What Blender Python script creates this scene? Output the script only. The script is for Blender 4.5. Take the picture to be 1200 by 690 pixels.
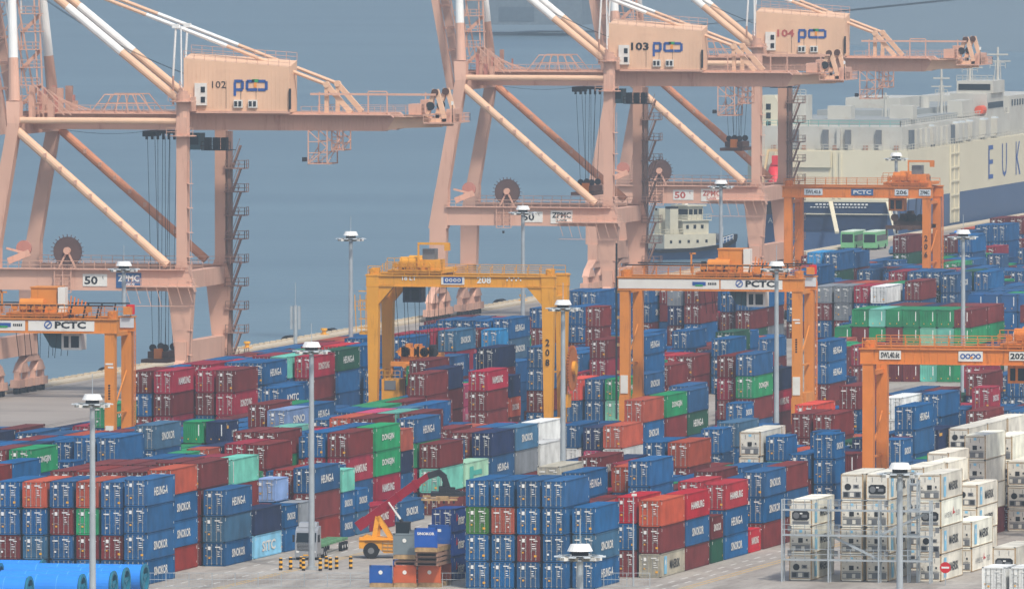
import bpy, math, random, json
from mathutils import Vector, Matrix
R = math.radians
rnd = random.Random(11)
# ---------------------------------------------------------------- clear
for o in list(bpy.data.objects): bpy.data.objects.remove(o)
scene = bpy.context.scene
COL = scene.collection
# ---------------------------------------------------------------- camera
CAM_H = 85.4; YAW = R(12.952); PITCH = R(2.2343)
cd = bpy.data.cameras.new('camera'); cam = bpy.data.objects.new('camera', cd); COL.objects.link(cam)
cd.sensor_width = 36; cd.lens = 457.5; cd.clip_start = 5; cd.clip_end = 60000
ct, st, cp, sp = math.cos(YAW), math.sin(YAW), math.cos(PITCH), math.sin(PITCH)
right = Vector((ct, st, 0)); fwd = Vector((-st*cp, ct*cp, -sp)); up = Vector((-st*sp, ct*sp, cp))
m = Matrix((right, up, -fwd)).transposed().to_4x4(); m.translation = (0, 0, CAM_H)
cam.matrix_world = m
scene.camera = cam
# ---------------------------------------------------------------- world, sun, view
SUN_EL = R(54); SUN_AZ = R(142)          # azimuth measured from +Y towards +X
world = bpy.data.worlds.new('World'); scene.world = world; world.use_nodes = True
wn = world.node_tree; wn.nodes.clear()
sky = wn.nodes.new('ShaderNodeTexSky'); sky.sky_type = 'NISHITA'; sky.sun_disc = False
sky.sun_elevation = SUN_EL; sky.sun_rotation = SUN_AZ; sky.dust_density = 3.0; sky.air_density = 1.2; sky.ozone_density = 1.0
bg = wn.nodes.new('ShaderNodeBackground'); bg.inputs[1].default_value = 0.15
wo = wn.nodes.new('ShaderNodeOutputWorld')
wn.links.new(sky.outputs[0], bg.inputs[0]); wn.links.new(bg.outputs[0], wo.inputs[0])
sd = bpy.data.lights.new('sun', 'SUN'); sun = bpy.data.objects.new('sun', sd); COL.objects.link(sun)
sd.energy = 3.0; sd.angle = R(5.0); sd.color = (1.0, 0.95, 0.87)
sdir = Vector((math.sin(SUN_AZ)*math.cos(SUN_EL), math.cos(SUN_AZ)*math.cos(SUN_EL), math.sin(SUN_EL)))
sun.rotation_euler = sdir.to_track_quat('Z', 'Y').to_euler(); sun.location = (0, 0, 500)
vs = scene.view_settings; vs.view_transform = 'Standard'; vs.look = 'None'; vs.gamma = 1; vs.exposure = 0.17
scene.render.engine = 'CYCLES'
scene.cycles.use_denoising = True
scene.cycles.max_bounces = 5; scene.cycles.volume_bounces = 1; scene.cycles.diffuse_bounces = 3

HAZE = 1.55e-4
# ---------------------------------------------------------------- materials
def lin(c):
    return tuple((x/255/12.92 if x/255 <= .04045 else ((x/255+.055)/1.055)**2.4) for x in c)
MATS = {}
def mat(name, rgb, rough=.6, metal=0, noise=.12, scale=.6, stain=None, stain_amt=.35, stain_scale=.5, bump=0, srgb=True, streak=False):
    if name in MATS: return MATS[name]
    mt = bpy.data.materials.new(name); mt.use_nodes = True
    nt = mt.node_tree; b = nt.nodes['Principled BSDF']
    c = lin(rgb) if srgb else rgb
    tc = nt.nodes.new('ShaderNodeTexCoord')
    no = nt.nodes.new('ShaderNodeTexNoise'); no.inputs['Scale'].default_value = scale; no.inputs['Detail'].default_value = 5
    nt.links.new(tc.outputs['Object'], no.inputs['Vector'])
    mr = nt.nodes.new('ShaderNodeMapRange'); mr.inputs[1].default_value = .3; mr.inputs[2].default_value = .7
    mr.inputs[3].default_value = 1-noise; mr.inputs[4].default_value = 1+noise
    nt.links.new(no.outputs['Fac'], mr.inputs[0])
    mx = nt.nodes.new('ShaderNodeVectorMath'); mx.operation = 'SCALE'; mx.inputs[0].default_value = c
    nt.links.new(mr.outputs[0], mx.inputs['Scale'])
    out = mx.outputs[0]
    if stain:
        n2 = nt.nodes.new('ShaderNodeTexNoise'); n2.inputs['Scale'].default_value = stain_scale; n2.inputs['Detail'].default_value = 8; n2.inputs['Roughness'].default_value = .7
        if streak:
            mp = nt.nodes.new('ShaderNodeMapping'); mp.inputs['Scale'].default_value = (3, 3, .35); nt.links.new(tc.outputs['Object'], mp.inputs[0]); nt.links.new(mp.outputs[0], n2.inputs['Vector'])
        else: nt.links.new(tc.outputs['Object'], n2.inputs['Vector'])
        m2 = nt.nodes.new('ShaderNodeMapRange'); m2.inputs[1].default_value = .55; m2.inputs[2].default_value = .72; m2.inputs[4].default_value = stain_amt
        nt.links.new(n2.outputs['Fac'], m2.inputs[0])
        mm = nt.nodes.new('ShaderNodeMix'); mm.data_type = 'RGBA'
        nt.links.new(m2.outputs[0], mm.inputs[0]); nt.links.new(out, mm.inputs[6]); mm.inputs[7].default_value = (*lin(stain), 1)
        out = mm.outputs[2]
    nt.links.new(out, b.inputs['Base Color'])
    b.inputs['Roughness'].default_value = rough; b.inputs['Metallic'].default_value = metal; b.inputs['Specular IOR Level'].default_value = .2
    MATS[name] = mt
    return mt

def paint_material(name, attr):
    """weathered container paint; colour comes from the object colour or a colour attribute"""
    mt = bpy.data.materials.new(name); mt.use_nodes = True
    nt = mt.node_tree; L = nt.links.new; b = nt.nodes['Principled BSDF']
    if attr:
        src = nt.nodes.new('ShaderNodeVertexColor'); src.layer_name = 'Col'; cout = src.outputs[0]
        tc = nt.nodes.new('ShaderNodeNewGeometry'); co = tc.outputs['Position']
    else:
        src = nt.nodes.new('ShaderNodeObjectInfo'); cout = src.outputs['Color']
        tc = nt.nodes.new('ShaderNodeNewGeometry'); co = tc.outputs['Position']
    # large fading patches
    n1 = nt.nodes.new('ShaderNodeTexNoise'); n1.inputs['Scale'].default_value = .45; n1.inputs['Detail'].default_value = 6; L(co, n1.inputs['Vector'])
    r1 = nt.nodes.new('ShaderNodeMapRange'); r1.inputs[1].default_value = .3; r1.inputs[2].default_value = .7; r1.inputs[3].default_value = .74; r1.inputs[4].default_value = 1.22
    L(n1.outputs['Fac'], r1.inputs[0])
    sc = nt.nodes.new('ShaderNodeVectorMath'); sc.operation = 'SCALE'; L(cout, sc.inputs[0]); L(r1.outputs[0], sc.inputs['Scale'])
    # vertical dirt streaks
    mp = nt.nodes.new('ShaderNodeMapping'); mp.inputs['Scale'].default_value = (2.2, 2.2, .25); L(co, mp.inputs[0])
    n2 = nt.nodes.new('ShaderNodeTexNoise'); n2.inputs['Scale'].default_value = 1.0; n2.inputs['Detail'].default_value = 7; n2.inputs['Roughness'].default_value = .65; L(mp.outputs[0], n2.inputs['Vector'])
    r2 = nt.nodes.new('ShaderNodeMapRange'); r2.inputs[1].default_value = .52; r2.inputs[2].default_value = .8; r2.inputs[4].default_value = .24; L(n2.outputs['Fac'], r2.inputs[0])
    m1 = nt.nodes.new('ShaderNodeMix'); m1.data_type = 'RGBA'; L(r2.outputs[0], m1.inputs[0]); L(sc.outputs[0], m1.inputs[6]); m1.inputs[7].default_value = (*lin((104, 98, 92)), 1)
    # rust
    n3 = nt.nodes.new('ShaderNodeTexNoise'); n3.inputs['Scale'].default_value = 1.3; n3.inputs['Detail'].default_value = 9; n3.inputs['Roughness'].default_value = .75; L(co, n3.inputs['Vector'])
    r3 = nt.nodes.new('ShaderNodeMapRange'); r3.inputs[1].default_value = .63; r3.inputs[2].default_value = .74; r3.inputs[4].default_value = .7; L(n3.outputs['Fac'], r3.inputs[0])
    m2 = nt.nodes.new('ShaderNodeMix'); m2.data_type = 'RGBA'; L(r3.outputs[0], m2.inputs[0]); L(m1.outputs[2], m2.inputs[6]); m2.inputs[7].default_value = (*lin((84, 50, 38)), 1)
    L(m2.outputs[2], b.inputs['Base Color'])
    b.inputs['Roughness'].default_value = .7
    b.inputs['Specular IOR Level'].default_value = .08
    return mt
M_PAINT = paint_material('container_paint', False)
M_PAINTV = paint_material('container_paint_attribute', True)
M_WHITE = mat('white_marking', (225, 225, 220), .6, noise=.06)
M_YEL = mat('yellow_marking', (225, 165, 50), .6, noise=.05)
M_BLK = mat('black_rubber', (24, 24, 26), .7)
M_GALV = mat('galvanised', (168, 176, 180), .5, .2, stain=(120, 105, 90))
M_STEEL = mat('dull_steel', (120, 122, 124), .5, .3)
M_DARK = mat('dark_metal', (40, 42, 46), .6)
M_GLASS = mat('dark_glass', (22, 34, 42), .12, noise=.02)
M_PINK = mat('crane_pink_paint', (210, 166, 144), .6, noise=.1, scale=.15, stain=(158, 100, 78), stain_amt=.55, stain_scale=.3, streak=True)
M_CREAM = mat('house_cream_paint', (226, 186, 154), .6, noise=.06, scale=.3, stain=(196, 150, 120), stain_amt=.25, stain_scale=.5)
M_STAYW = mat('white_stay_paint', (232, 232, 228), .5, noise=.04)
M_ORNG = mat('gantry_orange_paint', (214, 134, 54), .55, noise=.08, scale=.3, stain=(140, 80, 44), stain_amt=.6, stain_scale=.5, streak=True)
M_ORNG2 = mat('gantry_deep_orange_paint', (216, 126, 52), .55, noise=.1, scale=.3, stain=(112, 62, 38), stain_amt=.75, stain_scale=.5, streak=True)
M_YLW = mat('gantry_yellow_paint', (222, 156, 46), .5, noise=.07, scale=.3, stain=(140, 92, 44), stain_amt=.6, stain_scale=.5, streak=True)
M_SIGN = mat('sign_white', (222, 220, 212), .6, noise=.05, stain=(170, 150, 130), stain_amt=.3)
M_INK = mat('sign_ink', (26, 28, 32), .6)
M_BLUE = mat('logo_blue', (40, 84, 152), .5)
M_BLUEMID = mat('sign_blue', (48, 92, 140), .5)
M_GRN = mat('logo_green', (50, 150, 90), .5)
M_RED = mat('sign_red', (200, 30, 36), .5)
M_ORG_S = mat('logo_orange', (235, 150, 60), .5)

# ---------------------------------------------------------------- mesh builder
class MB:
    def __init__(s): s.v = []; s.f = []; s.m = []; s.mats = []
    def mi(s, mt):
        if mt not in s.mats: s.mats.append(mt)
        return s.mats.index(mt)
    def add(s, vs, fs, mt):
        k = len(s.v); s.v += [tuple(v) for v in vs]; i = s.mi(mt)
        for f in fs: s.f.append(tuple(k+a for a in f)); s.m.append(i)
    def box(s, x0, x1, y0, y1, z0, z1, mt):
        s.add([(x0,y0,z0),(x1,y0,z0),(x1,y1,z0),(x0,y1,z0),(x0,y0,z1),(x1,y0,z1),(x1,y1,z1),(x0,y1,z1)],
              [(0,3,2,1),(4,5,6,7),(0,1,5,4),(1,2,6,5),(2,3,7,6),(3,0,4,7)], mt)
    def frus(s, c0, a0, b0, c1, a1, b1, mt):
        """box between two centres with half sizes (a in x, b in y) at each"""
        q = lambda c, a, b: [(c[0]-a,c[1]-b,c[2]),(c[0]+a,c[1]-b,c[2]),(c[0]+a,c[1]+b,c[2]),(c[0]-a,c[1]+b,c[2])]
        s.add(q(c0,a0,b0)+q(c1,a1,b1), [(0,3,2,1),(4,5,6,7),(0,1,5,4),(1,2,6,5),(2,3,7,6),(3,0,4,7)], mt)
    def bar(s, p, q, w, h, mt):
        p = Vector(p); q = Vector(q); d = (q-p).normalized()
        a = Vector((0,0,1)) if abs(d.z) < .95 else Vector((0,1,0))
        x = d.cross(a).normalized()*w/2; y = x.cross(d).normalized()*h/2
        vs = [p-x-y,p+x-y,p+x+y,p-x+y,q-x-y,q+x-y,q+x+y,q-x+y]
        s.add(vs, [(0,3,2,1),(4,5,6,7),(0,1,5,4),(1,2,6,5),(2,3,7,6),(3,0,4,7)], mt)
    def tube(s, p, q, r, mt, r2=None, n=10, caps=True):
        p = Vector(p); q = Vector(q); d = (q-p).normalized(); r2 = r if r2 is None else r2
        a = Vector((0,0,1)) if abs(d.z) < .95 else Vector((0,1,0))
        x = d.cross(a).normalized(); y = x.cross(d).normalized()
        vs = []; 
        for c, rr in ((p, r), (q, r2)):
            for i in range(n):
                t = 2*math.pi*i/n; vs.append(c + x*math.cos(t)*rr + y*math.sin(t)*rr)
        fs = [(i, (i+1)%n, n+(i+1)%n, n+i) for i in range(n)]
        if caps: fs += [tuple(range(n))[::-1], tuple(range(n, 2*n))]
        s.add(vs, fs, mt)
    def prism(s, pts, axis, a, b, mt):
        """polygon pts (2d) extruded along axis from a to b. axis 'x': pts=(y,z); 'y': (x,z); 'z': (x,y)"""
        n = len(pts)
        def P(p, t):
            return (t,p[0],p[1]) if axis=='x' else ((p[0],t,p[1]) if axis=='y' else (p[0],p[1],t))
        vs = [P(p,a) for p in pts]+[P(p,b) for p in pts]
        fs = [tuple(range(n)), tuple(range(n,2*n))[::-1]]+[(i,n+i,n+(i+1)%n,(i+1)%n) for i in range(n)]
        s.add(vs, fs, mt)
    def rail(s, p, q, mt, h=1.1, step=2.0, t=.07):
        p = Vector(p); q = Vector(q); L = (q-p).length; n = max(1, int(L/step))
        for k in (h, h*.5): s.bar(p+Vector((0,0,k)), q+Vector((0,0,k)), t, t, mt)
        for i in range(n+1):
            c = p+(q-p)*i/n; s.bar(c, c+Vector((0,0,h)), t, t, mt)
    def mesh(s, name):
        me = bpy.data.meshes.new(name); me.from_pydata(s.v, [], s.f)
        for mt in s.mats: me.materials.append(mt)
        me.polygons.foreach_set('material_index', s.m); me.update()
        return me
    def build(s, name, parent=None, org=(0,0,0), smooth=False):
        me = s.mesh(name)
        if smooth: me.polygons.foreach_set('use_smooth', [True]*len(me.polygons))
        o = bpy.data.objects.new(name, me); COL.objects.link(o)
        if parent is not None:
            o.parent = parent
            off = Vector(org)
            if off.length: me.transform(Matrix.Translation(-off))
        return o
def tag(o, label=None, cat=None, group=None, kind=None):
    if label: o['label'] = label
    if cat: o['category'] = cat
    if group: o['group'] = group
    if kind: o['kind'] = kind
    return o
def empty(name, loc, label, cat, group=None, rz=0):
    o = bpy.data.objects.new(name, None); COL.objects.link(o); o.location = loc; o.rotation_euler = (0,0,rz)
    o.empty_display_size = .5
    return tag(o, label, cat, group)
_tc = {}
def text_geo(body, h, w=None, bold=.0):
    """flat lettering in x,y; height of capitals h; optional total width w"""
    k = (body, bold)
    if k not in _tc:
        c = bpy.data.curves.new('t', 'FONT'); c.body = body; c.resolution_u = 2; c.offset = bold
        o = bpy.data.objects.new('t', c); COL.objects.link(o)
        dg = bpy.context.evaluated_depsgraph_get(); me = bpy.data.meshes.new_from_object(o.evaluated_get(dg))
        vs = [v.co.copy() for v in me.vertices]; fs = [tuple(p.vertices) for p in me.polygons]
        bpy.data.objects.remove(o); bpy.data.meshes.remove(me); bpy.data.curves.remove(c)
        x0 = min(v.x for v in vs); x1 = max(v.x for v in vs); y0 = min(v.y for v in vs); y1 = max(v.y for v in vs)
        _tc[k] = ([((v.x-x0)/(x1-x0), (v.y-y0)/(y1-y0)) for v in vs], fs, (x1-x0)/(y1-y0))
    vs, fs, asp = _tc[k]
    if w is None: w = h*asp
    return [(x*w, y*h) for x, y in vs], fs, w
def add_text(mb, body, o, ex, ey, h, mt, w=None, bold=.0, centre=True):
    vs, fs, w = text_geo(body, h, w, bold); o = Vector(o); ex = Vector(ex); ey = Vector(ey)
    if centre: o = o - ex*w/2 - ey*h/2
    mb.add([o+ex*x+ey*y for x, y in vs], fs, mt)
    return w
X_, Y_, Z_ = Vector((1,0,0)), Vector((0,1,0)), Vector((0,0,1))

# ---------------------------------------------------------------- ground, water, far shore
def sheet(name, pts, z, mt, label=None):
    mb = MB(); mb.add([(x,y,z) for x,y in pts], [tuple(range(len(pts)))], mt)
    return tag(mb.build(name), kind='structure')
def ground_mat():
    mt = bpy.data.materials.new('yard_concrete'); mt.use_nodes = True; nt = mt.node_tree; L = nt.links.new; b = nt.nodes['Principled BSDF']
    g = nt.nodes.new('ShaderNodeNewGeometry')
    def noise(s, lo, hi, a, z, det=6, sc=None):
        n = nt.nodes.new('ShaderNodeTexNoise'); n.inputs['Scale'].default_value = s; n.inputs['Detail'].default_value = det; n.inputs['Roughness'].default_value = .65
        if sc:
            mp = nt.nodes.new('ShaderNodeMapping'); mp.inputs['Scale'].default_value = sc; L(g.outputs['Position'], mp.inputs[0]); L(mp.outputs[0], n.inputs['Vector'])
        else: L(g.outputs['Position'], n.inputs['Vector'])
        r = nt.nodes.new('ShaderNodeMapRange'); r.inputs[1].default_value = lo; r.inputs[2].default_value = hi; r.inputs[3].default_value = a; r.inputs[4].default_value = z; L(n.outputs['Fac'], r.inputs[0]); return r.outputs[0]
    cr = nt.nodes.new('ShaderNodeMix'); cr.data_type = 'RGBA'
    L(noise(.05, .35, .65, 0, 1), cr.inputs[0]); cr.inputs[6].default_value = (*lin((158, 150, 140)), 1); cr.inputs[7].default_value = (*lin((178, 172, 162)), 1)
    c2 = nt.nodes.new('ShaderNodeMix'); c2.data_type = 'RGBA'
    L(noise(.25, .46, .72, 0, .85, 8, (1, .14, 1)), c2.inputs[0]); L(cr.outputs[2], c2.inputs[6]); c2.inputs[7].default_value = (*lin((112, 102, 92)), 1)
    c3 = nt.nodes.new('ShaderNodeMix'); c3.data_type = 'RGBA'
    L(noise(.9, .54, .72, 0, .7, 9), c3.inputs[0]); L(c2.outputs[2], c3.inputs[6]); c3.inputs[7].default_value = (*lin((96, 88, 82)), 1)
    # slab joints
    br = nt.nodes.new('ShaderNodeTexBrick'); br.inputs['Scale'].default_value = .12; br.inputs['Mortar Size'].default_value = .006; br.inputs['Color1'].default_value = (1,1,1,1); br.inputs['Color2'].default_value = (.9,.9,.9,1); br.inputs['Mortar'].default_value = (.55,.55,.55,1)
    L(g.outputs['Position'], br.inputs['Vector'])
    mu = nt.nodes.new('ShaderNodeMix'); mu.data_type = 'RGBA'; mu.blend_type = 'MULTIPLY'; mu.inputs[0].default_value = .8; L(c3.outputs[2], mu.inputs[6]); L(br.outputs['Color'], mu.inputs[7])
    L(mu.outputs[2], b.inputs['Base Color']); b.inputs['Roughness'].default_value = .85
    return mt
M_YARD = ground_mat()
yard = sheet('yard_ground', [(-480,850),(900,850),(900,3300),(-480,3300)], 0, M_YARD)
M_QUAY = mat('quay_edge_concrete', (196, 182, 158), .85, noise=.1, scale=.3, stain=(150, 132, 110), stain_scale=.3)
mb = MB(); mb.box(-482.5,-480,850,3300,-3.5,.35,M_QUAY); mb.box(-479.99,-479.4,850,3300,.0,.30,M_QUAY); mb.box(-482.4,-480.1,849,3299.5,-8,-3.5,M_DARK)
tag(mb.build('quay_wall'), kind='structure')
sheet('quay_apron', [(-479.4,850),(-448,850),(-448,3300),(-479.4,3300)], .006, mat('apron_concrete', (150,142,134), .85, noise=.12, scale=.06, stain=(104,96,90), stain_amt=.6, stain_scale=.07))
sheet('apron_road', [(-448,850),(-425.5,850),(-425.5,3300),(-448,3300)], .006, mat('apron_asphalt', (132,126,120), .9, noise=.14, scale=.08, stain=(96,90,84), stain_amt=.6, stain_scale=.12))
def water_mat():
    mt = bpy.data.materials.new('sea_water'); mt.use_nodes = True; nt = mt.node_tree; L = nt.links.new; b = nt.nodes['Principled BSDF']
    g = nt.nodes.new('ShaderNodeNewGeometry')
    mp = nt.nodes.new('ShaderNodeMapping'); mp.inputs['Rotation'].default_value = (0,0,R(14)); mp.inputs['Scale'].default_value = (.35,1,1); L(g.outputs['Position'], mp.inputs[0])
    n = nt.nodes.new('ShaderNodeTexNoise'); n.inputs['Scale'].default_value = .16; n.inputs['Detail'].default_value = 8; n.inputs['Roughness'].default_value = .6; L(mp.outputs[0], n.inputs['Vector'])
    n2 = nt.nodes.new('ShaderNodeTexNoise'); n2.inputs['Scale'].default_value = .012; n2.inputs['Detail'].default_value = 4; L(mp.outputs[0], n2.inputs['Vector'])
    r = nt.nodes.new('ShaderNodeMapRange'); r.inputs[1].default_value=.35; r.inputs[2].default_value=.65; L(n2.outputs['Fac'], r.inputs[0])
    mx = nt.nodes.new('ShaderNodeMix'); mx.data_type='RGBA'; L(r.outputs[0], mx.inputs[0]); mx.inputs[6].default_value=(*lin((80,106,122)),1); mx.inputs[7].default_value=(*lin((92,118,132)),1)
    L(mx.outputs[2], b.inputs['Base Color'])
    bp = nt.nodes.new('ShaderNodeBump'); bp.inputs['Strength'].default_value = .55; bp.inputs['Distance'].default_value = .9; L(n.outputs['Fac'], bp.inputs['Height']); L(bp.outputs[0], b.inputs['Normal'])
    b.inputs['Roughness'].default_value = .32; b.inputs['IOR'].default_value = 1.33
    return mt
sheet('sea', [(-9000,-1500),(-482.6,-1500),(-482.6,3299),(9000,3299),(9000,30000),(-26000,30000)], -5, water_mat())
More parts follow.
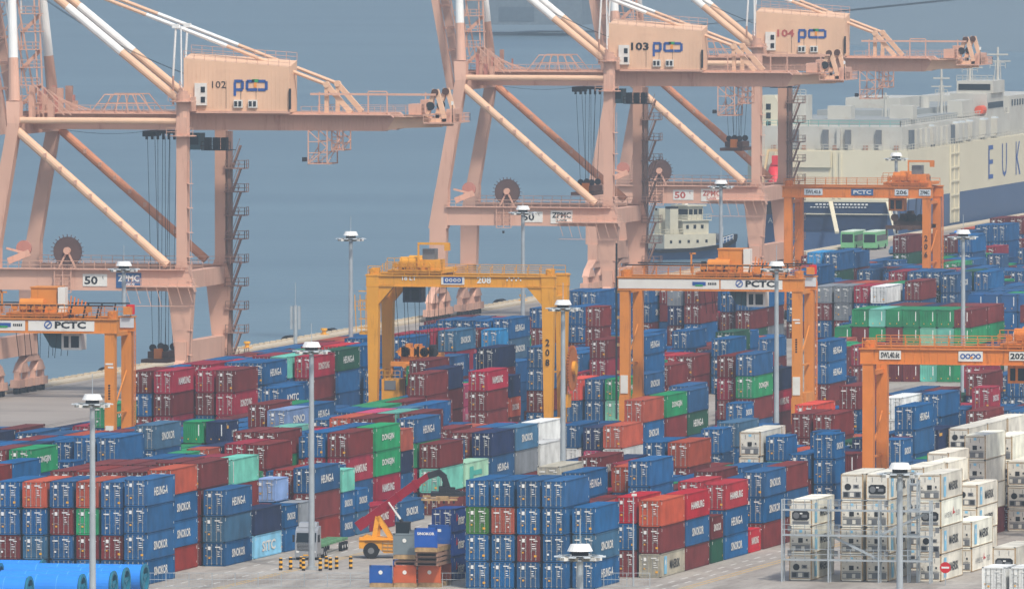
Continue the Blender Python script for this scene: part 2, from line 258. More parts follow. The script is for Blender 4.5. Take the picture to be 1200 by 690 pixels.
STACKS = [
["A",-350.0,1347.3,40,0,[["b.S",26,1,"long blue white-lettered container, lowest under blue, roadside block"],["b.S",29,1,"long blue white-lettered container, third down under blue, roadside block, leftmost left of centre"],["b",29,1,"long blue container, second down under blue, roadside block, left of centre"],["b.H",29,1,"long blue white-lettered container, topmost on blue, roadside block, left of centre"]]],
["A",-352.8,1348.1,40,0,[["b",26,1,"long blue container, lowest under maroon, roadside block, second from left far left"],["r",26,1,"long maroon container, third down under blue, roadside block, second from left far left"],["b",29,1,"long blue container, second down under blue, roadside block, second from left far left"],["b",29,1,"long blue container, topmost on blue, roadside block, second from left far left"]]],
["A",-355.6,1348.2,40,0,[["b",26,1,"long blue container, lowest under maroon, roadside block, leftmost far left"],["r",26,1,"long maroon container, third down under green, roadside block, far left"],["g",29,1,"long green container, second down under rusty orange, roadside block"],["o",29,1,"long rusty orange container, topmost on green, roadside block"]]],
["A",-358.4,1347.8,40,0,[["b",26,2],["b",26,2],["r",29,2],["b",29,2]]],
["A",-361.2,1346.9,40,0,[["b",26,1,"long blue container, lowest under steel blue, roadside block"],["s",26,1,"long steel blue container, third down under blue, roadside block"],["b",29,1,"long blue container, second down under rusty orange, roadside block"],["o",29,1,"long rusty orange container, topmost on blue, roadside block, far left"]]],
["A",-364.0,1346.6,40,0,[["n",26,1,"long navy container, lowest under maroon, roadside block"],["r",26,1,"long maroon container, third down under blue, roadside block, leftmost far left"],["b",29,1,"long blue container, second down under blue, roadside block, leftmost far left"],["b",29,1,"long blue container, topmost on blue, roadside block, leftmost far left"]]],
["A",-352.8,1368.0,40,0,[["R",26,1,"long brick red container, lowest under blue, roadside block"],["b.S",29,1,"long blue white-lettered container, third down under blue, roadside block, second from left left of centre"],["b.S",29,1,"long blue white-lettered container, second down under rusty orange, roadside block, left of centre"],["o",29,1,"long rusty orange container, topmost on blue, roadside block, left of centre"]]],
["A",-355.6,1368.5,40,0,[["r",26,0],["b",26,0],["r",29,0],["r",29,2]]],
["A",-358.4,1368.5,40,0,[["b",26,0],["r",26,0],["b",29,0],["r",29,2]]],
["A",-361.2,1368.6,40,0,[["b",26,0],["b",26,0],["r",29,0],["R",29,2]]],
["A",-364.0,1368.7,40,0,[["r",26,0],["b",26,0],["b",29,0],["r",29,2]]],
["A",-352.8,1381.9,40,0,[["r",26,2],["r",29,2],["r",29,2],["r",29,1,"long maroon container, topmost on maroon, roadside block, leftmost left of centre"]]],
["A",-355.6,1382.3,40,0,[["b",26,0],["r",29,0],["b",29,0],["r",29,2]]],
["A",-358.4,1382.6,40,0,[["b",26,0],["r",26,0],["b",29,0],["r",29,2]]],
["A",-361.2,1382.6,40,0,[["b",26,0],["r",26,0],["b",29,0],["r",29,2]]],
["A",-364.0,1381.8,40,0,[["b",26,0],["r",26,0],["b",29,0],["r",29,2]]],
["A",-352.8,1395.6,40,0,[["r",26,0],["r",26,0],["R",29,2],["t.v",29,1,"long aqua striped container, topmost on brick red, roadside block"]]],
["A",-355.6,1394.64,40,0,[["r",26,0],["b",26,0],["r",26,2],["r",29,2]]],
["A",-350.0,1381.4,40,0,[["b.S",26,1,"long blue white-lettered container, lowest under steel blue, roadside block"],["s",29,1,"long steel blue container, second down under blue, roadside block"],["b.H",29,1,"long blue white-lettered container, topmost on steel blue, roadside block"]]],
["A",-350.0,1395.0,40,0,[["q.C",26,1,"long sky blue slant-lettered container, lowest under navy, roadside block"],["n",29,1,"long navy container, topmost on sky blue, roadside block"]]],
["A",-350.0,1408.7,20,0,[["b",26,1,"short blue container, lowest under blue, roadside block"],["b.S",26,1,"short blue white-lettered container, topmost on blue, roadside block, left of centre"]]],
["A",-350.0,1415.2,20,0,[["y",26,2],["y",26,1,"short grey container, topmost on grey, roadside block"]]],
["A",-352.8,1415.6,20,0,[["b",26,0],["b",26,2],["l",26,1,"short lilac container, topmost on blue, roadside block"]]],
["A",-352.8,1424.3,40,0,[["r",26,0],["m",29,2],["R",29,2]]],
["A",-350.0,1422.6,40,0,[["R",29,1,"long brick red container, lowest under maroon, roadside block"],["r",29,1,"long maroon container, second down under blue, roadside block"],["b.H",29,1,"long blue white-lettered container, topmost on maroon, roadside block"]]],
["A",-350.0,1435.8,20,0,[["b.S",26,1,"short blue white-lettered container, lowest under blue, roadside block"],["b.S",26,1,"short blue white-lettered container, second down under aqua, roadside block"],["t",26,1,"short aqua container, topmost on blue, roadside block"]]],
["A",-350.0,1442.8,20,0,[["s",26,2],["b.S",26,2]]],
["A",-352.8,1450.1,40,0,[["b",26,0],["b",29,2],["m.N",29,1,"long crimson white-lettered container, second down under maroon, roadside block"],["r",29,1,"long maroon container, topmost on crimson, roadside block, left of centre"]]],
["A",-352.8,1463.7,40,0,[["b",26,2],["m.N",29,1,"long crimson white-lettered container, third down under green, roadside block"],["g.D",29,1,"long green white-lettered container, second down under green, roadside block"],["g.D",29,1,"long green white-lettered container, topmost on green, roadside block"]]],
["A",-350.0,1449.3,40,0,[["m.N",29,1,"long crimson white-lettered container, topmost standing alone, roadside block"]]],
["A",-350.0,1464.2,40,0,[["b.S",26,1,"long blue white-lettered container, topmost standing alone, roadside block"]]],
["A",-352.8,1476.4,20,0,[["b",26,2],["b",26,2],["n",26,2],["o",26,2]]],
["A",-352.8,1484.3,40,0,[["b",26,2],["m",29,2],["g",29,2],["b.H",29,1,"long blue white-lettered container, topmost on green, roadside block"]]],
["A",-350.0,1484.0,40,0,[["r",26,1,"long maroon container, lowest under aqua, roadside block"],["t.v",29,1,"long aqua striped container, second down under maroon, roadside block"],["r",29,1,"long maroon container, topmost on aqua, roadside block"]]],
["A",-350.0,1497.0,40,0,[["r",26,2],["T.T",29,1,"long pale green teal-marked container, topmost on maroon, roadside block"]]],
["A",-350.0,1511.1,40,0,[["r",26,0],["b.H",29,1,"long blue white-lettered container, second down under navy, roadside block"],["n",29,1,"long navy container, topmost on blue, roadside block"]]],
["A",-350.0,1523.9,40,0,[["R",26,2],["y",29,1,"long grey container, second down under steel blue, roadside block"],["s.S",29,1,"long steel blue white-lettered container, topmost on grey, roadside block"]]],
["A",-350.0,1537.2,40,0,[["w",29,2],["w",29,1,"long white container, topmost on white, roadside block"]]],
["A",-352.8,1511.7,40,0,[["r",26,0],["r",29,2],["r",29,1,"long maroon container, topmost on maroon, roadside block, near centre"]]],
["A",-355.6,1450.5,40,0,[["b",26,0],["b",29,0],["m",29,2],["b",29,1,"long blue container, topmost on crimson, roadside block"]]],
["A",-355.6,1462.84,40,0,[["b",26,2],["b",29,2],["m",29,2],["b",29,2]]],
["A",-358.4,1434.0,40,0,[["r",26,0],["r",26,0],["r",26,2],["r",29,1,"long maroon container, topmost on maroon, roadside block, second from left left of centre"]]],
["A",-361.2,1435.2,40,0,[["r",26,0],["r",26,0],["r",26,0],["m",29,1,"long crimson container, topmost on maroon, roadside block, left of centre"]]],
["A",-361.2,1449.7,40,0,[["b",26,0],["r",29,0],["g",29,2],["r",29,1,"long maroon container, topmost on green, roadside block"]]],
["A",-364.0,1450.4,40,0,[["b",26,0],["r",29,0],["b",29,0],["r",29,2]]],
["A",-364.0,1465.0,40,0,[["b",26,0],["r",26,0],["b",29,0],["t",29,2]]],
["A",-364.0,1428.5,20,0,[["b",26,0],["b",26,0],["b",26,0],["o",26,2]]],
["A",-361.2,1398.8,20,0,[["b",26,0],["b",26,0],["b",26,0],["G2",26,0]]],
["A",-358.4,1484.5,40,0,[["b",26,0],["r",29,0],["b",29,0],["r",29,1,"long maroon container, topmost on blue, roadside block"]]],
["A",-361.2,1485.2,40,0,[["b",26,0],["r",29,0],["b",29,0],["o",29,2]]],
["A",-361.2,1497.54,40,0,[["b",26,0],["r",29,0],["b",29,0],["p",29,2]]],
["A",-364.0,1486.7,40,0,[["b",26,0],["r",26,0],["b",29,0],["b",29,2]]],
["A",-364.0,1499.04,40,0,[["b",26,0],["r",29,0],["b",29,0],["b",29,2]]],
["A",-364.0,1511.38,40,0,[["b",26,0],["r",29,0],["b",29,0],["g",29,2]]],
["A",-358.4,1497.2,40,0,[["b",26,0],["r",29,0],["b",29,0],["t",29,2]]],
["A",-355.6,1497.4,40,0,[["b",26,0],["r",29,0],["m",29,2],["r",29,2]]],
["A",-361.2,1511.3,40,0,[["b",26,0],["r",26,0],["b",29,0],["s",29,2]]],
["A",-361.2,1524.1,40,0,[["b",26,0],["r",26,0],["b",29,2],["b",29,2]]],
["A",-364.0,1524.8,40,0,[["b",26,0],["r",29,0],["b",29,0],["r",29,2]]],
["A",-355.6,1512.71,40,0,[["r",29,0],["b",29,0],["r",29,2]]],
["A",-358.4,1526.84,20,0,[["r",26,0],["b",26,0],["b",26,0]]],
["A",-352.8,1524.04,40,0,[["r",26,0],["b",29,0],["b",29,2]]],
["A",-352.8,1548.9,40,0,[["r",26,0],["b",26,2],["w",26,1,"long white container, topmost on blue, roadside block"]]],
["A",-350.0,1583.1,40,0,[["w",29,2],["o",29,1,"long rusty orange container, topmost on white, roadside block"]]],
["A",-352.8,1584.4,40,0,[["p",26,2],["n",29,2]]],
["A",-355.6,1583.2,40,0,[["w",29,1,"long white container, lowest under blue, roadside block"],["b",29,1,"long blue container, topmost on white, roadside block"]]],
["A",-358.4,1584.7,40,0,[["b",26,0],["r",29,2]]],
["A",-350.0,1595.5,40,0,[["b",26,2],["b.S",29,1,"long blue white-lettered container, second down under rusty orange, roadside block, right of centre"],["o",29,1,"long rusty orange container, topmost on blue, roadside block, right of centre"]]],
["A",-350.0,1609.3,40,0,[["b",26,2],["r",29,1,"long maroon container, second down under green, roadside block"],["g.D",29,1,"long green white-lettered container, topmost on maroon, roadside block"]]],
["A",-350.0,1622.4,40,0,[["b",26,2],["G.H",29,1,"long dark green white-lettered container, second down under blue, roadside block"],["b",29,1,"long blue container, topmost on dark green, roadside block"]]],
["A",-352.8,1634.9,40,0,[["r",26,0],["b",29,0],["b",29,2]]],
["A",-358.4,1689.5,20,0,[["p",26,2],["n",29,2]]],
["A",-350.0,1663.1,40,0,[["b",26,2],["r",29,1,"long maroon container, third down under green, roadside block, right of centre"],["g.D",29,1,"long green white-lettered container, second down under blue, roadside block"],["b",29,1,"long blue container, topmost on green, roadside block"]]],
["A",-352.8,1664.5,40,0,[["b",26,2],["r",26,2],["m",29,1,"long crimson container, second down under maroon, roadside block"],["r",29,1,"long maroon container, topmost on crimson, roadside block, right of centre"]]],
["A",-350.0,1656.9,20,0,[["b",26,0],["b.S",26,1,"short blue white-lettered container, topmost on blue, roadside block, right of centre"]]],
["A",-350.0,1676.2,40,0,[["r",29,2],["m.N",29,1,"long crimson white-lettered container, second down under navy, roadside block"],["n",29,1,"long navy container, topmost on crimson, roadside block"]]],
["A",-350.0,1711.6,40,0,[["r",26,2],["r",26,1,"long maroon container, third down under blue, roadside block, far right"],["b.H",29,1,"long blue white-lettered container, second down under blue, roadside block"],["b.H",29,1,"long blue white-lettered container, topmost on blue, roadside block, far right"]]],
["A",-350.0,1724.5,20,0,[["b",26,0],["n",29,2]]],
["A",-352.8,1752.8,40,0,[["r",29,2],["r",29,1,"long maroon container, second down under crimson, roadside block"],["m",29,1,"long crimson container, topmost on maroon, roadside block, far right"]]],
["C",-377.4,1707.5,40,0,[["g2",29,1,"long pale mint container, lowest under green, second block"],["g.D",29,1,"long green white-lettered container, topmost on pale mint, second block"]]],
["C",-380.2,1707.4,40,0,[["b",29,2],["b",29,2]]],
["C",-383.0,1706.2,40,0,[["b",29,1,"long blue container, lowest under bright orange, second block"],["O",29,1,"long bright orange container, topmost on blue, second block"]]],
["C",-385.8,1705.8,40,0,[["m",29,0],["s",29,2]]],
["C",-377.4,1722.0,40,0,[["b",29,2],["b.S",29,1,"long blue white-lettered container, topmost on blue, second block, second from left right of centre"]]],
["C",-380.2,1750.1,40,0,[["m",29,2],["r",29,1,"long maroon container, topmost on crimson, second block, second from left right of centre"]]],
["C",-383.0,1749.2,40,0,[["r",26,2],["m",29,2]]],
["C",-383.0,1778.8,40,0,[["r",29,2],["r",29,1,"long maroon container, topmost on maroon, second block, right of centre"]]],
["C",-385.8,1779.8,40,0,[["r",29,0],["O2",29,2]]],
["C",-388.6,1779.8,40,0,[["r",29,0],["m",29,2]]],
["C",-385.8,1723.61,40,0,[["r",29,0],["m",29,2]]],
["C",-391.4,1757.01,40,0,[["r",29,0],["m",29,0]]],
["C",-385.8,1762.21,40,0,[["b",26,0],["g",29,2]]],
["C",-385.8,1749.3,40,0,[["r",26,0],["b",29,0]]],
["C",-380.2,1490.1,20,1,[["b",26,0],["b",26,0],["r",26,2],["g",26,1,"short green plain-ended container, topmost on maroon, second block"]]],
["C",-377.4,1490.3,20,1,[["b",26,0],["b",26,0],["b",26,2],["n.A",26,1,"short navy lettered plain-ended container, topmost on blue, second block"]]],
["C",-377.4,1456.7,40,0,[["b",29,0],["b",29,0],["b",29,2],["s.S",29,1,"long steel blue white-lettered container, topmost on blue, second block"]]],
["C",-377.4,1439.7,40,0,[["b",26,0],["b",26,0],["b",29,2],["b",29,1,"long blue container, topmost on blue, second block, third from left far left"]]],
["C",-380.2,1439.8,40,0,[["b",26,0],["b",26,0],["r",29,2],["b",29,1,"long blue container, topmost on maroon, second block, far left"]]],
["C",-380.2,1411.4,40,0,[["b",26,0],["b",26,0],["b",29,2],["g.D",29,1,"long green white-lettered container, topmost on blue, second block"]]],
["C",-383.0,1411.01,40,0,[["b",26,0],["b",26,0],["b",29,0],["r",29,2]]],
["C",-377.4,1393.6,40,0,[["b",26,0],["r",26,0],["b",26,0],["b",26,1,"long blue container, topmost on blue, second block, leftmost far left"]]],
["C",-377.4,1381.01,40,0,[["b",26,0],["r",26,0],["b",26,0],["R",26,2]]],
["C",-383.0,1428.8,20,0,[["b",26,0],["b",26,0],["b",29,2]]],
["C",-383.0,1440.9,40,0,[["r",26,0],["b",26,0],["b",26,0],["b",26,1,"long blue container, topmost on blue, second block, second from left far left"]]],
["C",-380.2,1430.1,20,0,[["b",29,0],["b",29,0],["b",29,2]]],
["C",-383.0,1453.7,20,0,[["b",29,0],["r",29,0],["r",29,0]]],
["C",-385.8,1550.7,40,0,[["b",29,0],["b",29,0],["b",29,0],["b.K",29,1,"long blue white-lettered container, topmost on blue, second block, left of centre"]]],
["C",-388.6,1564.1,40,0,[["b",26,0],["b",29,0],["b",29,0],["b",29,2]]],
["C",-380.2,1521.6,40,0,[["b",26,0],["r",26,0],["r",29,2],["r",29,1,"long maroon container, topmost on maroon, second block, left of centre"]]],
["C",-377.4,1520.0,40,0,[["b",26,0],["b",26,0],["b",26,0],["l.L",26,1,"long lilac small-lettered container, topmost on blue, second block"]]],
["C",-377.4,1532.7,40,0,[["b",26,0],["r",26,0],["r",26,0],["b.H",26,1,"long blue white-lettered container, topmost on maroon, second block"]]],
["C",-377.4,1626.5,40,0,[["r",26,0],["r",26,1,"long maroon container, third down under maroon, second block"],["r",26,1,"long maroon container, second down under crimson, second block"],["m.N",26,1,"long crimson white-lettered container, topmost on maroon, second block"]]],
["C",-383.0,1664.3,20,0,[["r",26,2],["o.Y",26,2],["n",29,2]]],
["C",-383.0,1637.3,20,0,[["r",26,0],["p.Y",26,2],["p.Y",29,2]]],
["C",-383.0,1644.3,20,0,[["b",26,0],["b",29,0]]],
["C",-383.0,1624.96,40,0,[["b",26,0],["r",26,2],["r",26,2],["n",29,1,"long navy container, topmost on maroon, second block, leftmost near centre"]]],
["C",-380.2,1604.8,40,0,[["b",26,0],["b",26,0],["r",29,2],["r",29,1,"long maroon container, topmost on maroon, second block, second from left near centre"]]],
["C",-385.8,1629.1,40,0,[["b",29,0],["b",29,0],["r",29,0],["r",29,1,"long maroon container, topmost on maroon, second block, leftmost near centre"]]],
["C",-388.6,1652.6,40,0,[["b",26,0],["r",26,0],["r",29,2],["b.S",29,2]]],
["C",-385.8,1667.3,40,0,[["r",29,0],["r",29,0],["r",29,2],["n",29,1,"long navy container, topmost on maroon, second block, second from left near centre"]]],
["C",-391.4,1704.4,40,0,[["b",26,2],["b",26,2],["b",29,2]]],
["C",-391.4,1716.74,20,0,[["c",26,0],["o",26,0],["b",26,0]]],
["C",-380.2,1672.4,40,0,[["b",29,2],["r",29,1,"long maroon container, third down under blue, second block"],["b",29,1,"long blue container, second down under blue, second block, near centre"],["b",29,1,"long blue container, topmost on blue, second block, near centre"]]],
["C",-388.6,1732.3,40,0,[["b",26,0],["r",26,2],["b",29,1,"long blue container, topmost on maroon, second block, near centre"]]],
["C",-391.4,1742.1,40,0,[["b",26,0],["r",26,0],["b",29,2]]],
["C",-383.0,1722.9,40,0,[["b",26,0],["b",26,2],["m",26,1,"long crimson container, second down under maroon, second block"],["r",26,1,"long maroon container, topmost on crimson, second block, leftmost right of centre"]]],
["C",-391.4,1770.3,40,0,[["b",26,0],["m",29,0],["b",29,2]]],
["C",-388.6,1752.0,40,0,[["b",26,0],["r",26,0],["g",26,2]]],
["C",-380.2,1789.1,40,0,[["b",26,2],["b",26,2],["b",26,1,"long blue container, topmost on blue, second block, second from left right of centre"]]],
["C",-388.6,1843.1,40,0,[["r",26,0],["o",29,2]]],
["C",-385.8,1844.0,40,0,[["r",26,2],["b",29,1,"long blue container, topmost on maroon, second block, right of centre"]]],
["C",-383.0,1804.6,40,0,[["r",26,0],["b",26,2],["G",29,2]]],
["C",-383.0,1817.0,20,0,[["b",26,0],["b",26,2],["b",26,2]]],
["C",-391.4,1814.3,40,0,[["b",26,0],["b",26,2],["b",26,1,"long blue container, topmost on blue, second block, leftmost right of centre"]]],
["C",-391.4,1787.61,40,0,[["r",29,0],["r",29,2],["b",29,2]]],
["C",-380.2,1734.61,40,0,[["b",26,0],["b",26,0],["b",26,1,"long blue container, second down under blue, second block, right of centre"],["b.H",26,1,"long blue white-lettered container, topmost on blue, second block, leftmost right of centre"]]],
["D",-410.4,1592.7,40,0,[["r",29,0],["m",29,2],["r",29,1,"long maroon container, second down under crimson, quayside block, leftmost left of centre"],["m.N",29,1,"long crimson white-lettered container, topmost on maroon, quayside block, leftmost left of centre"]]],
["D",-413.2,1592.3,40,0,[["b",29,0],["r",29,2],["b",29,1,"long blue container, second down under maroon, quayside block"],["r",29,1,"long maroon container, topmost on blue, quayside block"]]],
["D",-407.6,1603.2,40,0,[["b",26,0],["b",29,2],["r",29,1,"long maroon container, second down under crimson, quayside block, second from left left of centre"],["m",29,1,"long crimson container, topmost on maroon, quayside block, left of centre"]]],
["D",-404.8,1602.7,40,0,[["r",26,0],["m",29,2],["m.Y",29,1,"long crimson white-lettered container, second down under maroon, quayside block"],["r",29,1,"long maroon container, topmost on crimson, quayside block"]]],
["D",-404.8,1618.3,40,0,[["b",29,0],["b",29,0],["b",29,2],["b.H",29,1,"long blue white-lettered container, topmost on blue, quayside block, left of centre"]]],
["D",-407.6,1618.3,40,0,[["b",29,0],["b",29,0],["b",29,0],["b",29,2]]],
["D",-407.6,1642.4,40,0,[["b",26,0],["b",29,2],["b",29,2],["t",29,1,"long aqua container, topmost on blue, quayside block"]]],
["D",-404.8,1644.5,40,0,[["r",26,0],["r",29,2],["r",29,1,"long maroon container, second down under crimson, quayside block, third from left left of centre"],["m.Y",29,1,"long crimson white-lettered container, topmost on maroon, quayside block, second from left left of centre"]]],
["D",-407.6,1669.8,40,0,[["b",26,0],["b",26,2],["b",29,1,"long blue container, second down under dark green, quayside block"],["G.H",29,1,"long dark green white-lettered container, topmost on blue, quayside block"]]],
["D",-407.6,1683.7,40,0,[["b",26,0],["b",26,2],["b",29,2],["b",29,1,"long blue container, topmost on blue, quayside block, leftmost left of centre"]]],
["D",-404.8,1682.5,40,0,[["b",26,0],["b",26,1,"long blue container, second down under blue, quayside block, left of centre"],["b",26,1,"long blue container, topmost on blue, quayside block, second from left left of centre"]]],
["D",-410.4,1694.2,40,0,[["b",26,0],["g",26,0],["b",26,0]]],
["D",-413.2,1693.9,40,0,[["b",26,0],["G",26,0],["b",26,0]]],
["D",-413.2,1670.1,40,0,[["b",26,0],["b",26,0],["b",26,0],["g",29,2]]],
["D",-413.2,1657.5,40,0,[["b",26,0],["b",26,0],["b",29,0],["b",29,2]]],
["D",-410.4,1644.0,40,0,[["b",26,0],["b",29,0],["b",29,0],["m",29,2]]],
["D",-413.2,1645.16,40,0,[["b",26,0],["b",26,0],["b",26,0],["b",29,2]]],
["D",-410.4,1612.0,40,0,[["b",29,0],["b",29,0],["b",29,0],["m",29,2]]],
["D",-410.4,1624.34,40,0,[["b",26,0],["b",29,0],["b",29,0],["O2",29,2]]],
["D",-410.4,1681.86,40,0,[["b",26,0],["b",26,2],["b",29,2],["O2",29,2]]],
["D",-413.2,1681.56,40,0,[["b",26,0],["b",26,0],["b",29,0],["m",29,2]]],
["D",-413.2,1706.24,40,0,[["r",26,0],["b",26,0],["b",29,0],["b",29,2]]],
["D",-404.8,1505.2,40,0,[["b",26,0],["b",26,0],["b.H",29,2]]],
["D",-407.6,1494.31,40,0,[["b",26,0],["b",29,0],["n.A",29,2]]],
["D",-407.6,1508.21,40,0,[["b",26,0],["b",29,0],["r",29,2]]],
["D",-416.0,1573.8,40,0,[["b",26,0],["m",29,2]]],
["D",-413.2,1571.1,40,0,[["b",29,0],["m",29,2]]],
["D",-410.4,1562.6,40,0,[["r",29,0],["b",29,2],["g.D",29,1,"long green white-lettered container, topmost on blue, quayside block"]]],
["D",-404.8,1725.8,40,0,[["b",26,0],["r",29,0],["m",29,2],["s.S",29,1,"long steel blue white-lettered container, topmost on crimson, quayside block"]]],
["D",-407.6,1723.2,40,0,[["b",26,0],["r",29,0],["r",29,2],["m",29,1,"long crimson container, topmost on maroon, quayside block, near centre"]]],
["D",-410.4,1721.2,40,0,[["b",26,0],["b",26,0],["b",29,2],["m",29,2]]],
["D",-407.6,1710.31,40,0,[["r",26,0],["b",26,2],["r",29,2],["b",29,1,"long blue container, topmost on maroon, quayside block, leftmost near centre"]]],
["D",-404.8,1759.0,40,0,[["b",29,0],["b",29,2],["s.S",29,2],["b.H",29,1,"long blue white-lettered container, topmost on steel blue, quayside block"]]],
["D",-407.6,1759.0,40,0,[["b",26,0],["b",29,0],["r",29,0],["b",29,2]]],
["D",-410.4,1759.5,40,0,[["b",26,0],["b",29,0],["b",29,0],["b",29,2]]],
["D",-413.2,1760.0,40,0,[["b",26,0],["b",29,0],["b",29,0],["b",29,2]]],
["D",-404.8,1751.8,20,0,[["b",26,0],["b",26,0],["b",26,0],["c",26,1,"short cyan container, topmost on blue, quayside block"]]],
["D",-407.6,1752.79,20,0,[["b",26,0],["b",26,0],["b",26,2],["r",26,2]]],
["D",-413.2,1818.4,40,0,[["b",26,0],["p",26,0],["r",26,1,"long maroon container, second down under blue, quayside block, near centre"],["b",29,1,"long blue container, topmost on maroon, quayside block, second from left near centre"]]],
["D",-416.0,1877.0,40,0,[["b",26,0],["b",26,2],["b",29,1,"long blue container, second down under blue, quayside block, leftmost right of centre"],["b",29,1,"long blue container, topmost on blue, quayside block, second from left right of centre"]]],
["D",-416.0,1864.66,40,0,[["b",26,0],["b",29,2],["b",29,2],["b",29,1,"long blue container, topmost on blue, quayside block, leftmost right of centre"]]],
["D",-418.8,1865.7,40,0,[["b",26,0],["b",29,2],["b",29,2],["b",29,2]]],
["D",-410.4,1831.7,40,0,[["b",26,0],["r",26,2],["b",26,2],["b",26,1,"long blue container, topmost on blue, quayside block, near centre"]]],
["D",-404.8,1817.7,20,0,[["b",26,0],["b",26,0],["r",29,1,"short maroon container, second down under maroon, quayside block"],["r",29,1,"short maroon container, topmost on maroon, quayside block"]]],
["D",-418.8,1893.6,20,0,[["b",26,0],["y",29,0]]],
["D",-416.0,1901.7,40,0,[["b",26,2],["r",26,2],["b.S",29,1,"long blue white-lettered container, second down under blue, quayside block"],["b.S",29,1,"long blue white-lettered container, topmost on blue, quayside block, right of centre"]]],
["D",-407.6,1885.8,20,0,[["r",26,0],["r",29,2],["n",29,1,"short navy container, second down under grey, quayside block"],["y",29,1,"short grey container, topmost on navy, quayside block"]]],
["D",-410.4,1901.3,40,0,[["b",26,0],["R",26,0],["r.S",26,0]]],
["D",-404.8,1884.8,40,0,[["b",29,2],["b",29,2],["r",29,1,"long maroon container, second down under maroon, quayside block"],["r",29,1,"long maroon container, topmost on maroon, quayside block"]]],
["D",-416.0,1948.2,40,0,[["b",26,0],["b",26,2],["b",29,2]]],
["D",-410.4,1936.2,20,0,[["b",26,0],["r",29,1,"short maroon container, second down under blue, quayside block"],["b",29,1,"short blue container, topmost on maroon, quayside block"]]],
["D",-407.6,1946.9,40,0,[["y",29,2],["r",29,2],["b",29,1,"long blue container, topmost on maroon, quayside block, second from left right of centre"]]],
["D",-407.6,1934.56,40,0,[["G",29,2],["r",29,1,"long maroon container, second down under blue, quayside block, right of centre"],["b",29,1,"long blue container, topmost on maroon, quayside block, leftmost right of centre"]]],
["D",-416.0,2029.5,40,0,[["r",26,0],["b",29,0],["b",29,0],["c",29,2]]],
["D",-413.2,2028.5,40,0,[["b",26,0],["b",29,0],["G",29,2],["b",29,1,"long blue container, topmost on dark green, quayside block"]]],
["D",-416.0,2055.3,40,0,[["b",26,0],["r",26,0],["r",26,2],["b",26,2]]],
["D",-410.4,2041.6,40,0,[["r",26,0],["b",26,0],["b",29,2]]],
["D",-416.0,2099.2,40,0,[["r",29,0],["b",29,0],["G",29,2],["r",29,1,"long maroon container, topmost on dark green, quayside block"]]],
["D",-418.8,2126.1,40,0,[["b",26,0],["b",26,0],["n",26,2],["r",29,2]]],
["D",-407.6,2111.6,40,0,[["r",26,0],["b",29,0],["b",29,2],["b",29,1,"long blue container, topmost on blue, quayside block, second from left far right"]]],
["D",-413.2,2126.9,40,0,[["r",26,0],["b",26,0],["G",26,2],["r",29,2]]],
["D",-418.8,2159.7,40,0,[["b",29,0],["c",29,0]]],
["D",-416.0,2141.3,20,0,[["r",26,0],["b",26,0],["G",26,0]]],
["D",-416.0,2170.1,40,0,[["b",26,0],["b",26,0],["b",29,2],["b",29,2]]],
["D",-410.4,2156.2,40,0,[["r",29,0],["b",29,2],["b",29,2],["b",29,1,"long blue container, topmost on blue, quayside block, third from left far right"]]],
["D",-418.8,2198.0,40,0,[["b",26,0],["r",29,0],["b",29,0],["r",29,2]]],
["D",-416.0,2201.3,40,0,[["r",26,0],["b",29,0],["b",29,2],["r",29,2]]],
["D",-407.6,2131.6,40,0,[["b",29,0],["b",29,2],["m",29,2]]],
["D",-418.8,2210.34,40,0,[["b",29,0],["m",29,0]]],
["D",-413.2,2167.8,40,0,[["b",26,0],["b",29,0]]],
["D",-410.4,2168.6,40,0,[["b",26,0],["b",29,0]]],
["D",-404.8,2130.6,20,0,[["b",26,0],["r",29,2]]],
["D",-407.6,1985.9,40,0,[["b",26,0],["r",26,0],["b",26,2],["b",29,1,"long blue container, topmost on blue, quayside block, leftmost far right"]]],
["D",-407.6,1972.7,40,0,[["r",26,1,"long maroon container, lowest under blue, quayside block"],["b",26,1,"long blue container, third down under blue, quayside block"],["b",26,1,"long blue container, second down under blue, quayside block, second from left right of centre"],["b",26,1,"long blue container, topmost on blue, quayside block, third from left right of centre"]]],
["C",-391.4,1915.6,40,0,[["r",26,2],["b",26,1,"long blue container, third down under maroon, second block"],["r",26,1,"long maroon container, second down under grey, second block"],["y",26,1,"long grey container, topmost on maroon, second block"]]],
["C",-388.6,1916.2,40,0,[["b",26,0],["r",26,2],["y",26,1,"long grey container, second down under grey, second block"],["y",26,1,"long grey container, topmost on grey, second block"]]],
["C",-385.8,1917.5,40,0,[["b",26,0],["b",26,0],["b",26,2],["m",26,2]]],
["C",-383.0,1916.4,40,0,[["b",26,0],["r",26,0],["b",26,2],["w",26,1,"long white container, topmost on blue, second block"]]],
["C",-391.4,1967.1,40,0,[["r",29,0],["b",29,0],["m.U",29,0]]],
["C",-377.4,1914.5,40,0,[["r",26,0],["b",29,0],["b",29,2],["r",29,1,"long maroon container, topmost on blue, second block"]]],
["C",-380.2,1944.8,40,0,[["r",29,0],["b",29,0],["G",29,2],["b",29,2]]],
["C",-377.4,1942.7,40,0,[["b",26,0],["r",29,0],["b",29,2],["b.S",29,1,"long blue white-lettered container, topmost on blue, second block, far right"]]],
["C",-380.2,1970.9,40,0,[["b",26,0],["b",26,0],["b",26,2],["G.H",29,2]]],
["C",-383.0,1944.9,40,0,[["b",29,0],["b",29,0],["b",29,0],["b",29,2]]],
["C",-385.8,1944.3,40,0,[["r",29,0],["r",29,0],["r",29,0],["m",29,2]]],
["C",-388.6,2042.4,40,0,[["r",26,0],["b",26,0],["b",29,2]]],
["C",-385.8,2042.3,40,0,[["b",26,0],["b",26,0],["b",29,2]]],
